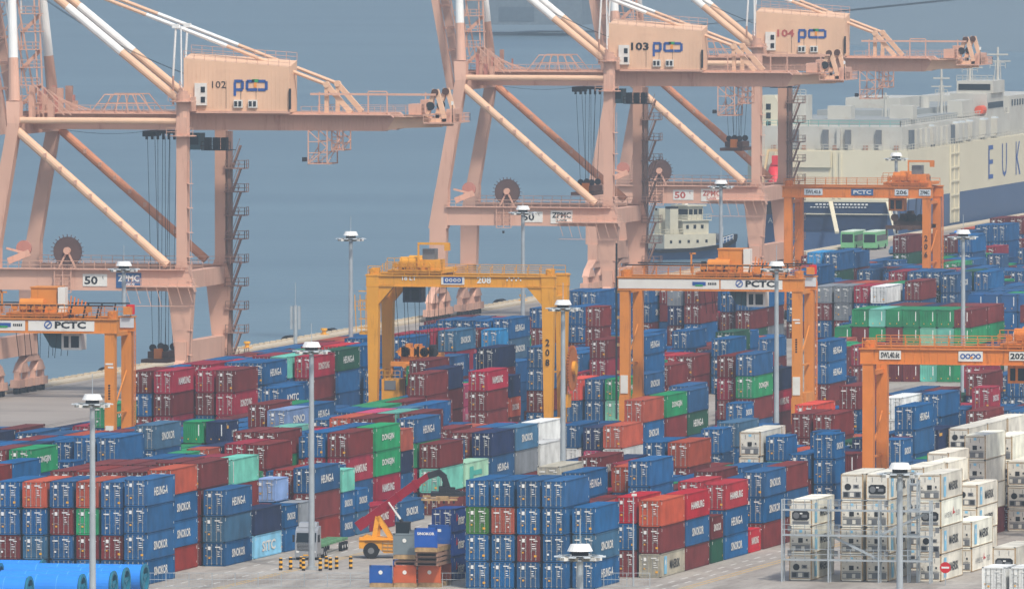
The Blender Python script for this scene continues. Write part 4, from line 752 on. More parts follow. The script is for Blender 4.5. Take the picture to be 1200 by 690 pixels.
["B",-307.4,1446.41,40,0,[["b",26,0],["b",26,0],["g",26,2]]],
["B",-307.4,1476.29,40,0,[["b",26,0],["b",26,0],["r",26,0]]],
["B",-307.4,1488.83,40,0,[["b",26,0],["r",26,0],["o",26,2]]],
["B",-307.4,1518.59,40,0,[["b",26,0],["o",26,0],["o",26,2]]],
["B",-307.4,1531.13,40,0,[["n",26,0],["o",26,0]]],
["B",-307.4,1543.67,40,0,[["b",26,0],["b",26,0]]],
["B",-307.4,1556.21,40,0,[["b",26,0],["r",26,0],["b",26,0]]],
["B",-307.4,1598.99,40,0,[["r",26,0],["m",26,0],["b",26,0]]],
["B",-307.4,1611.53,40,0,[["b",26,0],["b",26,0]]],
["B",-307.4,1624.07,40,0,[["b",26,0],["g",26,0],["b",26,2]]],
["B",-310.2,1361.99,40,0,[["r",26,0],["r",26,0],["r",26,0],["b",26,0]]],
["B",-310.2,1374.53,20,0,[["b",26,0],["r",26,0],["b",26,0],["b",26,0]]],
["B",-310.2,1395.79,40,0,[["b",26,0],["b",26,0],["m",26,2]]],
["B",-310.2,1408.33,40,0,[["g",26,0],["o",26,0],["b",26,0],["m",26,2]]],
["B",-310.2,1429.0,20,0,[["b",26,0],["m",26,0],["b",26,2]]],
["B",-310.2,1450.39,40,0,[["r",26,0],["g",26,0],["r",26,2]]],
["B",-310.2,1462.93,40,0,[["b",26,0],["r",26,0]]],
["B",-310.2,1491.79,40,0,[["m",26,0],["b",26,0],["b",26,2]]],
["B",-310.2,1519.29,40,0,[["b",26,0],["b",26,0],["b",26,0],["b",26,0]]],
["B",-310.2,1547.7,40,0,[["b",26,0],["r",26,0]]],
["B",-310.2,1574.79,40,0,[["r",26,0],["n",26,0],["b",26,0],["n",26,2]]],
["B",-310.2,1587.33,40,0,[["n",26,0],["r",26,0],["b",26,0],["r",26,2]]],
["B",-310.2,1599.87,40,0,[["b",26,0],["b",26,0],["m",26,2]]],
["B",-313.0,1361.99,40,0,[["b",26,0],["g",26,0],["r",26,0],["r",26,0]]],
["B",-313.0,1374.53,20,0,[["o",26,0],["b",26,0],["b",26,0],["m",26,0]]],
["B",-313.0,1396.29,20,0,[["b",26,0],["b",26,0],["b",26,0],["r",26,2]]],
["B",-313.0,1416.99,40,0,[["r",26,0],["n",26,0],["b",26,0],["n",26,2]]],
["B",-313.0,1429.53,20,0,[["b",26,0],["r",26,0],["m",26,0]]],
["B",-313.0,1450.49,40,0,[["n",26,0],["b",26,0],["n",26,0],["r",26,0]]],
["B",-313.0,1490.09,40,0,[["r",26,0],["n",26,0],["m",26,0],["b",26,2]]],
["B",-313.0,1502.63,40,0,[["b",26,0],["b",26,0],["o",26,2]]],
["B",-313.0,1515.17,20,0,[["r",26,0],["r",26,0],["b",26,0]]],
["B",-313.0,1534.89,40,0,[["n",26,0],["b",26,0],["b",26,0],["b",26,2]]],
["B",-313.0,1563.29,40,0,[["r",26,0],["r",26,0],["b",26,2],["r",26,2]]],
["B",-313.0,1575.83,40,0,[["g",26,0],["r",26,0],["b",26,0],["b",26,2]]],
["B",-313.0,1588.37,40,0,[["b",26,0],["r",26,0],["m",26,0],["b",26,2]]],
["B",-313.0,1600.91,40,0,[["b",26,0],["b",26,0],["b",26,0]]],
["C",-377.4,1405.99,40,0,[["g",26,0],["n",26,0],["r",26,2]]],
["C",-377.4,1418.53,40,0,[["b",26,0],["o",26,0],["b",26,0]]],
["C",-377.4,1431.07,20,0,[["b",26,0],["n",26,0],["b",26,0]]],
["C",-377.4,1469.09,40,0,[["o",26,0],["o",26,0],["g",26,2]]],
["C",-377.4,1481.63,20,0,[["b",26,0],["r",26,0],["b",26,2]]],
["C",-377.4,1496.56,40,0,[["b",26,0],["m",26,0],["m",26,0]]],
["C",-377.4,1509.1,20,0,[["r",26,0],["r",26,0],["r",26,0]]],
["C",-377.4,1545.09,40,0,[["r",26,0],["r",26,0],["b",26,0]]],
["C",-377.4,1557.63,40,0,[["g",26,0],["b",26,0],["r",26,0]]],
["C",-377.4,1570.17,40,0,[["b",26,0],["b",26,0],["b",26,0]]],
["C",-377.4,1582.71,40,0,[["b",26,0],["r",26,0],["b",26,0]]],
["C",-377.4,1595.25,40,0,[["r",26,0],["r",26,2],["r",26,2]]],
["C",-377.4,1607.79,40,0,[["b",26,0]]],
["C",-377.4,1638.89,40,0,[["r",26,0]]],
["C",-377.4,1651.43,40,0,[["b",26,2]]],
["C",-377.4,1734.39,40,0,[["r",26,2]]],
["C",-377.4,1746.93,40,0,[["r",26,0]]],
["C",-377.4,1784.55,40,0,[["o",26,0],["g",26,0]]],
["C",-377.4,1797.09,40,0,[["o",26,0],["o",26,2]]],
["C",-377.4,1847.25,40,0,[["o",26,0],["b",26,2]]],
["C",-377.4,1859.79,40,0,[["b",26,0],["b",26,2]]],
["C",-377.4,1872.33,40,0,[["b",26,0],["n",26,0],["b",26,2]]],
["C",-377.4,1884.87,40,0,[["b",26,0],["b",26,0],["m",26,0]]],
["C",-377.4,1897.41,40,0,[["b",26,0],["n",26,0],["b",26,0]]],
["C",-377.4,1926.89,40,0,[["m",26,0],["g",26,0]]],
["C",-377.4,1955.09,40,0,[["o",26,0],["r",26,0],["b",26,2]]],
["C",-377.4,1981.89,40,0,[["b",26,0],["b",26,0],["b",26,2]]],
["C",-377.4,1994.43,40,0,[["b",26,0],["b",26,0],["b",26,2]]],
["C",-377.4,2006.97,40,0,[["n",26,0],["m",26,0],["b",26,2]]],
["C",-380.2,1392.9,40,0,[["r",26,0],["b",26,0],["m",26,0]]],
["C",-380.2,1423.79,20,0,[["o",26,0],["b",26,0],["b",26,0]]],
["C",-380.2,1452.19,40,0,[["r",26,0],["r",26,0],["r",26,2],["b",26,2]]],
["C",-380.2,1464.73,40,0,[["b",26,0],["n",26,0],["b",26,0],["b",26,0]]],
["C",-380.2,1477.27,40,0,[["n",26,0],["r",26,0],["g",26,2]]],
["C",-380.2,1496.36,40,0,[["b",26,0],["n",26,0],["b",26,0]]],
["C",-380.2,1508.9,40,0,[["m",26,0],["m",26,0],["b",26,0]]],
["C",-380.2,1533.99,40,0,[["r",26,0],["m",26,0],["g",26,0],["g",26,2]]],
["C",-380.2,1546.53,40,0,[["b",26,0],["b",26,0],["b",26,0]]],
["C",-380.2,1559.07,40,0,[["b",26,0],["b",26,0],["r",26,0]]],
["C",-380.2,1571.61,40,0,[["b",26,0],["b",26,0],["b",26,0]]],
["C",-380.2,1584.15,40,0,[["b",26,0],["g",26,0],["n",26,0]]],
["C",-380.2,1596.69,20,0,[["r",26,0],["m",26,0],["b",26,0]]],
["C",-380.2,1617.19,40,0,[["b",26,0]]],
["C",-380.2,1629.73,40,0,[["b",26,0]]],
["C",-380.2,1642.27,40,0,[["b",26,0]]],
["C",-380.2,1719.79,40,0,[["b",26,0],["g",26,0]]],
["C",-380.2,1762.49,40,0,[["r",26,2]]],
["C",-380.2,1801.49,40,0,[["r",26,0],["r",26,2]]],
["C",-380.2,1814.03,40,0,[["b",26,2]]],
["C",-380.2,1864.19,40,0,[["n",26,0]]],
["C",-380.2,1876.73,40,0,[["m",26,0],["r",26,0]]],
["C",-380.2,1889.27,40,0,[["r",26,0],["m",26,0],["n",26,0]]],
["C",-380.2,1901.81,40,0,[["g",26,0],["n",26,0],["b",26,2]]],
["C",-380.2,1914.35,40,0,[["b",26,0],["r",26,0],["b",26,2]]],
["C",-380.2,1926.89,40,0,[["g",26,0],["o",26,0],["m",26,0],["b",26,2]]],
["C",-380.2,1957.19,40,0,[["b",26,0],["b",26,0],["r",26,0],["o",26,0]]],
["C",-380.2,1983.29,40,0,[["b",26,0],["o",26,0],["b",26,0],["b",26,2]]],
["C",-380.2,1995.83,40,0,[["b",26,0],["b",26,0],["n",26,2]]],
["C",-380.2,2008.37,40,0,[["o",26,0],["b",26,0]]],
["C",-380.2,2020.91,40,0,[["r",26,0],["r",26,0]]],
["C",-383.0,1459.96,40,0,[["b",26,0],["b",26,0],["b",26,0],["r",26,2]]],
["C",-383.0,1472.5,40,0,[["g",26,0],["r",26,0],["b",26,0],["b",26,2]]],
["C",-383.0,1485.04,40,0,[["o",26,0],["r",26,0],["b",26,2]]],
["C",-383.0,1497.58,40,0,[["r",26,0],["b",26,0],["b",26,0]]],
["C",-383.0,1510.12,40,0,[["o",26,0],["r",26,0],["r",26,0]]],
["C",-383.0,1522.66,40,0,[["b",26,0],["o",26,0],["b",26,2]]],
["C",-383.0,1535.2,40,0,[["r",26,0],["b",26,0],["b",26,0],["r",26,2]]],
["C",-383.0,1547.74,40,0,[["m",26,0],["b",26,0],["r",26,0]]],
["C",-383.0,1560.28,40,0,[["r",26,0],["r",26,0],["n",26,2]]],
["C",-383.0,1572.82,40,0,[["m",26,0],["b",26,0],["b",26,2]]],
["C",-383.0,1585.36,40,0,[["r",26,0],["m",26,0],["g",26,2]]],
["C",-383.0,1597.9,40,0,[["r",26,0],["r",26,0],["g",26,2]]],
["C",-383.0,1610.44,40,0,[["n",26,0],["g",26,0],["b",26,2]]],
["C",-383.0,1650.56,40,0,[["r",26,0],["o",26,0],["b",26,0]]],
["C",-383.0,1683.1,40,0,[["o",26,2]]],
["C",-383.0,1735.29,40,0,[["b",26,0],["n",26,2],["m",26,2]]],
["C",-383.0,1761.59,40,0,[["r",26,0],["g",26,0]]],
["C",-383.0,1791.19,40,0,[["o",26,0],["b",26,0]]],
["C",-383.0,1823.26,40,0,[["b",26,0]]],
["C",-383.0,1873.42,40,0,[["g",26,0]]],
["C",-383.0,1885.96,40,0,[["o",26,0]]],
["C",-383.0,1898.5,40,0,[["r",26,0],["b",26,0]]],
["C",-383.0,1928.79,40,0,[["m",26,0],["b",26,0],["b",26,0],["g",26,2]]],
["C",-383.0,1957.29,40,0,[["b",26,0],["b",26,0],["r",26,0],["b",26,0]]],
["C",-383.0,1969.83,40,0,[["o",26,0],["r",26,0],["b",26,0],["m",26,2]]],
["C",-383.0,1982.37,40,0,[["r",26,0],["b",26,0],["b",26,0],["b",26,2]]],
["C",-383.0,1994.91,40,0,[["r",26,0],["b",26,0],["b",26,0],["b",26,2]]],
["C",-383.0,2007.45,40,0,[["b",26,0],["g",26,0],["g",26,2]]],
["C",-383.0,2019.99,40,0,[["b",26,0],["b",26,0]]],
["C",-383.0,2032.53,40,0,[["r",26,0],["b",26,0]]],
["C",-385.8,1417.98,40,0,[["b",26,0],["b",26,0],["m",26,0],["b",26,0]]],
["C",-385.8,1430.52,40,0,[["b",26,0],["b",26,0],["n",26,0],["n",26,2]]],
["C",-385.8,1443.06,40,0,[["b",26,0],["n",26,0],["b",26,0],["b",26,2]]],
["C",-385.8,1455.6,40,0,[["b",26,0],["m",26,0],["r",26,0],["o",26,2]]],
["C",-385.8,1468.14,40,0,[["b",26,0],["n",26,0],["b",26,0]]],
["C",-385.8,1480.68,40,0,[["r",26,0],["r",26,0],["b",26,0]]],
["C",-385.8,1493.22,40,0,[["r",26,0],["b",26,0],["r",26,2]]],
["C",-385.8,1505.76,40,0,[["o",26,0],["b",26,0],["b",26,2]]],
["C",-385.8,1518.3,40,0,[["r",26,0],["b",26,0],["b",26,2]]],
["C",-385.8,1530.84,40,0,[["g",26,0],["g",26,0],["b",26,2]]],
["C",-385.8,1543.38,20,0,[["o",26,0],["r",26,0],["b",26,0]]],
["C",-385.8,1563.09,40,0,[["b",26,0],["r",26,0],["g",26,0]]],
["C",-385.8,1575.63,40,0,[["m",26,0],["b",26,0],["b",26,2]]],
["C",-385.8,1588.17,40,0,[["b",26,0],["r",26,0]]],
["C",-385.8,1600.71,40,0,[["m",26,0],["r",26,0]]],
["C",-385.8,1613.25,40,0,[["b",26,0],["b",26,0]]],
["C",-385.8,1641.49,40,0,[["b",26,0],["b",26,0],["g",26,2]]],
["C",-385.8,1654.03,40,0,[["b",26,0],["b",26,0],["b",26,0]]],
["C",-385.8,1736.0,40,0,[["o",26,0],["b",26,0],["b",26,0]]],
["C",-385.8,1792.19,40,0,[["b",26,0],["o",26,0]]],
["C",-385.8,1804.73,40,0,[["b",26,0],["n",26,2]]],
["C",-385.8,1817.27,40,0,[["g",26,0],["o",26,0]]],
["C",-385.8,1829.81,40,0,[["b",26,0]]],
["C",-385.8,1894.01,40,0,[["b",26,0]]],
["C",-385.8,1906.55,20,0,[["b",26,0],["b",26,2]]],
["C",-385.8,1929.89,40,0,[["m",26,0],["n",26,0],["b",26,0],["o",26,2]]],
["C",-385.8,1956.69,40,0,[["m",26,0],["o",26,0],["r",26,0],["b",26,0]]],
["C",-385.8,1969.23,40,0,[["b",26,0],["g",26,0],["b",26,0],["b",26,0]]],
["C",-385.8,1981.77,40,0,[["m",26,0],["b",26,0],["b",26,0],["o",26,2]]],
["C",-385.8,1994.31,40,0,[["b",26,0],["r",26,0],["o",26,0],["n",26,2]]],
["C",-385.8,2006.85,40,0,[["n",26,0],["g",26,0],["r",26,0]]],
["C",-385.8,2019.39,40,0,[["o",26,0],["g",26,0],["r",26,2]]],
["C",-385.8,2031.93,20,0,[["b",26,0],["o",26,0]]],
["C",-388.6,1417.98,40,0,[["r",26,0],["b",26,0],["n",26,0],["b",26,2]]],
["C",-388.6,1430.52,40,0,[["r",26,0],["m",26,0],["r",26,0],["b",26,2]]],
["C",-388.6,1443.06,40,0,[["b",26,0],["b",26,0],["b",26,0],["r",26,2]]],
["C",-388.6,1455.6,40,0,[["b",26,0],["b",26,0],["o",26,0],["b",26,2]]],
["C",-388.6,1468.14,40,0,[["r",26,0],["o",26,0],["r",26,0]]],
["C",-388.6,1480.68,40,0,[["r",26,0],["g",26,0],["b",26,0]]],
["C",-388.6,1493.22,40,0,[["r",26,0],["b",26,0],["b",26,0]]],
["C",-388.6,1505.76,40,0,[["b",26,0],["r",26,0],["b",26,2]]],
["C",-388.6,1518.3,40,0,[["b",26,0],["b",26,0],["b",26,2]]],
["C",-388.6,1530.84,40,0,[["o",26,0],["b",26,0],["n",26,2]]],
["C",-388.6,1543.38,40,0,[["b",26,0],["b",26,0],["b",26,2]]],
["C",-388.6,1555.92,20,0,[["o",26,0],["r",26,0],["g",26,0]]],
["C",-388.6,1576.49,40,0,[["b",26,0],["b",26,0],["b",26,0]]],
["C",-388.6,1589.03,40,0,[["o",26,0],["n",26,0]]],
["C",-388.6,1601.57,40,0,[["b",26,0],["b",26,0]]],
["C",-388.6,1614.11,40,0,[["g",26,0],["b",26,0]]],
["C",-388.6,1626.65,40,0,[["b",26,0],["o",26,0]]],
["C",-388.6,1639.19,40,0,[["b",26,0],["r",26,0],["r",26,2],["g",26,2]]],
["C",-388.6,1664.99,40,0,[["b",26,0],["g",26,0],["b",26,0]]],
["C",-388.6,1677.53,40,0,[["g",26,0],["n",26,0],["n",26,0],["b",26,2]]],
["C",-388.6,1715.15,40,0,[["m",26,0],["m",26,0]]],
["C",-388.6,1744.69,20,0,[["b",26,0],["g",26,0],["b",26,0]]],
["C",-388.6,1764.39,40,0,[["r",26,0],["r",26,0],["b",26,2]]],
["C",-388.6,1792.19,40,0,[["b",26,0],["b",26,0]]],
["C",-388.6,1804.73,40,0,[["m",26,0]]],
["C",-388.6,1817.27,40,0,[["b",26,0],["r",26,2]]],
["C",-388.6,1829.81,40,0,[["r",26,0],["o",26,0]]],
["C",-388.6,1855.49,40,0,[["r",26,0],["b",26,2]]],
["C",-388.6,1905.65,20,0,[["b",26,0]]],
["C",-388.6,1928.59,40,0,[["r",26,0],["b",26,0],["b",26,0],["o",26,2]]],
["C",-388.6,1941.13,40,0,[["b",26,0],["b",26,0],["b",26,0]]],
["C",-388.6,1953.67,40,0,[["b",26,0],["b",26,0],["b",26,0],["b",26,2]]],
["C",-388.6,1966.21,40,0,[["r",26,0],["r",26,0],["m",26,0],["n",26,0]]],
["C",-388.6,1978.75,40,0,[["b",26,0],["b",26,0],["m",26,0],["b",26,2]]],
["C",-388.6,1991.29,40,0,[["b",26,0],["b",26,0],["m",26,0]]],
["C",-388.6,2003.83,40,0,[["b",26,0],["b",26,0],["b",26,0]]],
["C",-388.6,2016.37,40,0,[["b",26,0],["m",26,0],["b",26,0]]],
["C",-388.6,2028.91,40,0,[["b",26,0],["b",26,0],["b",26,2]]],
["C",-388.6,2054.79,40,0,[["r",26,0],["r",26,0],["b",26,2]]],
["C",-388.6,2067.33,40,0,[["b",26,0],["b",26,0],["o",26,2]]],
["C",-391.4,1430.52,40,0,[["n",26,0],["r",26,0],["b",26,0],["b",26,2]]],
["C",-391.4,1443.06,40,0,[["b",26,0],["o",26,0],["n",26,0]]],
["C",-391.4,1455.6,40,0,[["m",26,0],["b",26,0],["r",26,0]]],
["C",-391.4,1468.14,40,0,[["b",26,0],["b",26,0],["r",26,0]]],
["C",-391.4,1480.68,40,0,[["r",26,0],["b",26,0],["g",26,0]]],
["C",-391.4,1493.22,40,0,[["r",26,0],["b",26,0],["r",26,0]]],
["C",-391.4,1505.76,40,0,[["r",26,0],["n",26,0],["r",26,0]]],
["C",-391.4,1518.3,40,0,[["b",26,0],["b",26,0],["b",26,2]]],
["C",-391.4,1530.84,40,0,[["n",26,0],["g",26,0],["r",26,2]]],
["C",-391.4,1543.38,40,0,[["r",26,0],["o",26,0],["r",26,2]]],
["C",-391.4,1555.92,40,0,[["b",26,0],["b",26,0],["r",26,2]]],
["C",-391.4,1568.46,40,0,[["o",26,0],["m",26,0],["b",26,0]]],
["C",-391.4,1581.0,40,0,[["b",26,0],["b",26,0],["n",26,0]]],
["C",-391.4,1593.54,40,0,[["b",26,0],["b",26,0]]],
["C",-391.4,1606.08,40,0,[["b",26,0],["b",26,0]]],
["C",-391.4,1618.62,40,0,[["r",26,0],["b",26,0]]],
["C",-391.4,1631.16,40,0,[["n",26,0],["r",26,0]]],
["C",-391.4,1643.7,40,0,[["r",26,0],["b",26,0]]],
["C",-391.4,1656.24,40,0,[["n",26,0],["b",26,0],["m",26,0],["g",26,0]]],
["C",-391.4,1668.78,40,0,[["b",26,0],["m",26,0],["o",26,0]]],
["C",-391.4,1681.32,40,0,[["b",26,0],["b",26,0],["b",26,2]]],
["C",-391.4,1693.86,20,0,[["g",26,0],["b",26,0],["b",26,0],["n",26,0]]],
["C",-391.4,1723.0,40,0,[["g",26,0],["r",26,2],["b",26,2]]],
["C",-391.4,1735.54,20,0,[["r",26,0],["m",26,0],["b",26,2]]],
["C",-391.4,1800.0,40,0,[["m",26,0],["b",26,2]]],
["C",-391.4,1826.69,40,0,[["b",26,0],["r",26,2]]],
["C",-391.4,1839.23,40,0,[["b",26,0],["r",26,2]]],
["C",-391.4,1851.77,40,0,[["r",26,0],["m",26,0]]],
["C",-391.4,1864.31,40,0,[["b",26,0]]],
["C",-391.4,1927.99,40,0,[["b",26,0],["m",26,0],["b",26,0],["r",26,2]]],
["C",-391.4,1940.53,40,0,[["b",26,0],["g",26,0],["b",26,0]]],
["C",-391.4,1953.07,40,0,[["g",26,0],["b",26,0],["b",26,0]]],
["C",-391.4,1979.49,40,0,[["g",26,0],["r",26,0],["m",26,0],["b",26,2]]],
["C",-391.4,1992.03,40,0,[["m",26,0],["r",26,0],["b",26,0]]],
["C",-391.4,2004.57,40,0,[["r",26,0],["b",26,0],["b",26,0]]],
["C",-391.4,2017.11,40,0,[["n",26,0],["b",26,0],["r",26,0]]],
["C",-391.4,2029.65,40,0,[["o",26,0],["b",26,0],["b",26,0]]],
["C",-391.4,2042.19,40,0,[["o",26,0],["b",26,0],["o",26,0]]],
["C",-391.4,2054.73,40,0,[["m",26,0],["o",26,0],["b",26,2]]],
["C",-391.4,2067.27,40,0,[["n",26,0],["b",26,0]]],
["C",-391.4,2079.81,40,0,[["b",26,0],["b",26,0]]],
["D",-404.8,1487.98,40,0,[["b",26,0],["o",26,0]]],
["D",-404.8,1517.59,40,0,[["b",26,0],["b",26,0]]],
["D",-404.8,1530.13,40,0,[["b",26,0],["b",26,0]]],
["D",-404.8,1542.67,40,0,[["b",26,0],["g",26,0]]],
["D",-404.8,1555.21,40,0,[["r",26,0],["b",26,0]]],
["D",-404.8,1567.75,40,0,[["b",26,0],["n",26,0]]],
["D",-404.8,1580.29,40,0,[["r",26,0],["b",26,0]]],
["D",-404.8,1592.83,20,0,[["g",26,0],["r",26,0]]],
["D",-404.8,1630.69,40,0,[["r",26,0],["b",26,0],["b",26,2]]],
["D",-404.8,1656.89,40,0,[["b",26,0]]],
["D",-404.8,1669.43,40,0,[["b",26,0]]],
["D",-404.8,1694.89,40,0,[["o",26,0]]],
["D",-404.8,1707.43,40,0,[["b",26,0],["r",26,0],["b",26,2]]],
["D",-404.8,1738.19,40,0,[["g",26,0],["b",26,0],["m",26,2]]],
["D",-404.8,1771.39,40,0,[["m",26,0],["b",26,0]]],
["D",-404.8,1783.93,40,0,[["n",26,0],["b",26,0]]],
["D",-404.8,1796.47,40,0,[["r",26,0],["g",26,0]]],
["D",-404.8,1809.01,20,0,[["b",26,0],["b",26,0]]],
["D",-404.8,1823.96,40,0,[["b",26,0],["r",26,0]]],
["D",-404.8,1836.5,40,0,[["b",26,0],["b",26,0]]],
["D",-404.8,1849.04,40,0,[["b",26,0],["b",26,0]]],
["D",-404.8,1861.58,40,0,[["b",26,2]]],
["D",-404.8,1874.12,20,0,[["m",26,2]]],
["D",-404.8,1897.19,40,0,[["r",26,0]]],
["D",-404.8,1909.73,40,0,[["r",26,0]]],
["D",-404.8,1984.97,40,0,[["b",26,0],["r",26,0],["r",26,0]]],
["D",-404.8,1997.51,40,0,[["b",26,0],["b",26,0],["n",26,2]]],
["D",-404.8,2010.05,40,0,[["b",26,0],["b",26,0]]],
["D",-404.8,2022.59,40,0,[["r",26,0],["b",26,0]]],
["D",-404.8,2035.13,40,0,[["r",26,0],["r",26,0],["b",26,2]]],
["D",-404.8,2047.67,40,0,[["r",26,0],["g",26,0],["r",26,0]]],
["D",-404.8,2060.21,40,0,[["b",26,0],["r",26,0],["b",26,2]]],
["D",-404.8,2072.75,40,0,[["n",26,0],["b",26,0]]],
["D",-404.8,2085.29,40,0,[["b",26,0],["n",26,0],["g",26,2]]],
["D",-404.8,2097.83,40,0,[["g",26,0],["r",26,0],["b",26,2]]],
["D",-404.8,2110.37,40,0,[["b",26,0],["m",26,0]]],
["D",-404.8,2122.91,20,0,[["b",26,0],["b",26,0],["b",26,2]]],
["D",-404.8,2136.86,40,0,[["r",26,0],["b",26,2]]],
["D",-404.8,2149.4,40,0,[["r",26,0],["b",26,2],["b",26,2]]],
["D",-407.6,1520.6,40,0,[["o",26,0],["n",26,0]]],
["D",-407.6,1533.14,40,0,[["b",26,0],["b",26,0]]],
["D",-407.6,1545.68,40,0,[["b",26,0],["b",26,0]]],
["D",-407.6,1558.22,40,0,[["r",26,0],["b",26,0]]],
["D",-407.6,1570.76,40,0,[["m",26,0],["b",26,0]]],
["D",-407.6,1583.3,40,0,[["b",26,0],["n",26,2]]],
["D",-407.6,1595.84,20,0,[["g",26,0],["b",26,2]]],
["D",-407.6,1630.69,20,0,[["b",26,0],["g",26,0],["b",26,0],["r",26,0]]],
["D",-407.6,1654.79,40,0,[["r",26,0],["n",26,0],["b",26,0],["b",26,0]]],
["D",-407.6,1696.09,40,0,[["b",26,0],["b",26,2]]],
["D",-407.6,1735.59,40,0,[["g",26,0],["b",26,0],["n",26,0],["b",26,0]]],
["D",-407.6,1771.39,40,0,[["o",26,0],["b",26,0],["r",26,2],["b",26,2]]],
["D",-407.6,1783.93,40,0,[["b",26,0],["b",26,0]]],
["D",-407.6,1796.47,40,0,[["n",26,0],["b",26,0]]],
["D",-407.6,1809.01,40,0,[["b",26,0],["m",26,2]]],
["D",-407.6,1821.55,40,0,[["o",26,0],["b",26,2]]],
["D",-407.6,1834.09,40,0,[["b",26,0],["b",26,0]]],
["D",-407.6,1846.63,40,0,[["r",26,0],["r",26,2]]],
["D",-407.6,1859.17,40,0,[["r",26,0],["b",26,2]]],
["D",-407.6,1871.71,40,0,[["b",26,2]]],
["D",-407.6,1892.06,40,0,[["b",26,0],["r",26,0],["b",26,0],["r",26,0]]],
["D",-407.6,1904.6,40,0,[["b",26,0]]],
["D",-407.6,1917.14,40,0,[["b",26,0]]],
["D",-407.6,1998.29,40,0,[["b",26,0],["b",26,0],["b",26,2]]],
["D",-407.6,2010.83,40,0,[["r",26,0],["b",26,0]]],
["D",-407.6,2023.37,40,0,[["n",26,0],["r",26,0]]],
["D",-407.6,2035.91,40,0,[["o",26,0],["r",26,0]]],
["D",-407.6,2048.45,40,0,[["b",26,0],["r",26,0],["b",26,2]]],
["D",-407.6,2060.99,40,0,[["b",26,0],["m",26,0],["b",26,2]]],
["D",-407.6,2073.53,40,0,[["r",26,0],["g",26,0],["r",26,2]]],
["D",-407.6,2086.07,40,0,[["g",26,0],["m",26,0],["r",26,2]]],
["D",-407.6,2098.61,40,0,[["r",26,0],["m",26,0],["b",26,2]]],
["D",-407.6,2123.99,20,0,[["r",26,0],["b",26,0],["g",26,2]]],
["D",-407.6,2143.99,40,0,[["b",26,0],["g",26,2]]],
["D",-407.6,2156.53,40,0,[["r",26,0],["b",26,2]]],
["D",-407.6,2169.07,40,0,[["b",26,0],["o",26,0],["r",26,2]]],
["D",-410.4,1500.52,40,0,[["n",26,0],["b",26,0],["b",26,0]]],
["D",-410.4,1513.06,40,0,[["r",26,0],["b",26,0],["o",26,0]]],
["D",-410.4,1525.6,40,0,[["b",26,0],["o",26,0]]],
["D",-410.4,1538.14,40,0,[["b",26,0],["m",26,0]]],
["D",-410.4,1550.68,20,0,[["m",26,0],["b",26,0]]],
["D",-410.4,1574.99,40,0,[["b",26,0],["m",26,2]]],
["D",-410.4,1605.09,20,0,[["b",26,0]]],
["D",-410.4,1636.73,20,0,[["m",26,0],["r",26,0],["b",26,0],["m",26,0]]],
["D",-410.4,1656.39,40,0,[["n",26,0],["r",26,0],["b",26,0],["b",26,0]]],
["D",-410.4,1668.93,40,0,[["m",26,0],["r",26,2]]],
["D",-410.4,1706.59,40,0,[["m",26,0],["b",26,2]]],
["D",-410.4,1733.59,40,0,[["b",26,0],["b",26,0],["r",26,0],["b",26,0]]],
["D",-410.4,1746.13,40,0,[["b",26,0],["m",26,0],["r",26,0],["r",26,2]]],
["D",-410.4,1771.89,40,0,[["o",26,0],["b",26,0],["b",26,0],["b",26,0]]],
["D",-410.4,1784.43,40,0,[["o",26,0],["r",26,0],["g",26,2],["r",26,2]]],
["D",-410.4,1796.97,40,0,[["g",26,0],["b",26,0]]],
["D",-410.4,1809.51,40,0,[["r",26,0],["b",26,2]]],
["D",-410.4,1822.05,20,0,[["r",26,0]]],
["D",-410.4,1844.09,40,0,[["b",26,0],["g",26,0]]],
["D",-410.4,1856.63,40,0,[["r",26,0]]],
["D",-410.4,1869.17,40,0,[["b",26,0]]],
["D",-410.4,1881.71,40,0,[["r",26,2]]],
["D",-410.4,1894.25,20,0,[["b",26,2]]],
["D",-410.4,1913.69,40,0,[["b",26,0]]],
["D",-410.4,1926.23,20,0,[["m",26,0]]],
["D",-410.4,1942.46,40,0,[["r",26,0],["b",26,0],["r",26,0]]],
["D",-410.4,1955.0,40,0,[["b",26,0],["g",26,0],["r",26,0]]],
["D",-410.4,1992.62,40,0,[["n",26,0],["r",26,0],["b",26,0],["m",26,2]]],
["D",-410.4,2005.16,40,0,[["r",26,0],["r",26,0],["b",26,2]]],
["D",-410.4,2017.7,40,0,[["n",26,0],["b",26,0]]],
["D",-410.4,2030.24,20,0,[["b",26,0],["r",26,0]]],
["D",-410.4,2053.99,40,0,[["g",26,0],["o",26,0],["r",26,2]]],
["D",-410.4,2066.53,40,0,[["g",26,0],["g",26,0],["b",26,2]]],
["D",-410.4,2079.07,40,0,[["b",26,0],["r",26,0]]],
["D",-410.4,2091.61,40,0,[["b",26,0],["b",26,0]]],
["D",-410.4,2104.15,40,0,[["b",26,0],["b",26,0],["g",26,2]]],
["D",-410.4,2116.69,40,0,[["r",26,0],["b",26,0],["b",26,2]]],
["D",-410.4,2129.23,40,0,[["n",26,0],["r",26,0],["r",26,2]]],
["D",-410.4,2141.77,40,0,[["b",26,0],["m",26,0],["b",26,0]]],
["D",-410.4,2180.99,40,0,[["n",26,0],["r",26,0]]],
["D",-413.2,1513.06,40,0,[["b",26,0],["r",26,0],["b",26,2]]],
["D",-413.2,1525.6,40,0,[["r",26,0],["b",26,0]]],
["D",-413.2,1538.14,40,0,[["b",26,0],["r",26,0]]],
["D",-413.2,1550.68,40,0,[["b",26,0],["r",26,0]]],
["D",-413.2,1563.22,20,0,[["b",26,0],["b",26,2]]],
["D",-413.2,1583.49,20,0,[["r",26,0],["r",26,2]]],
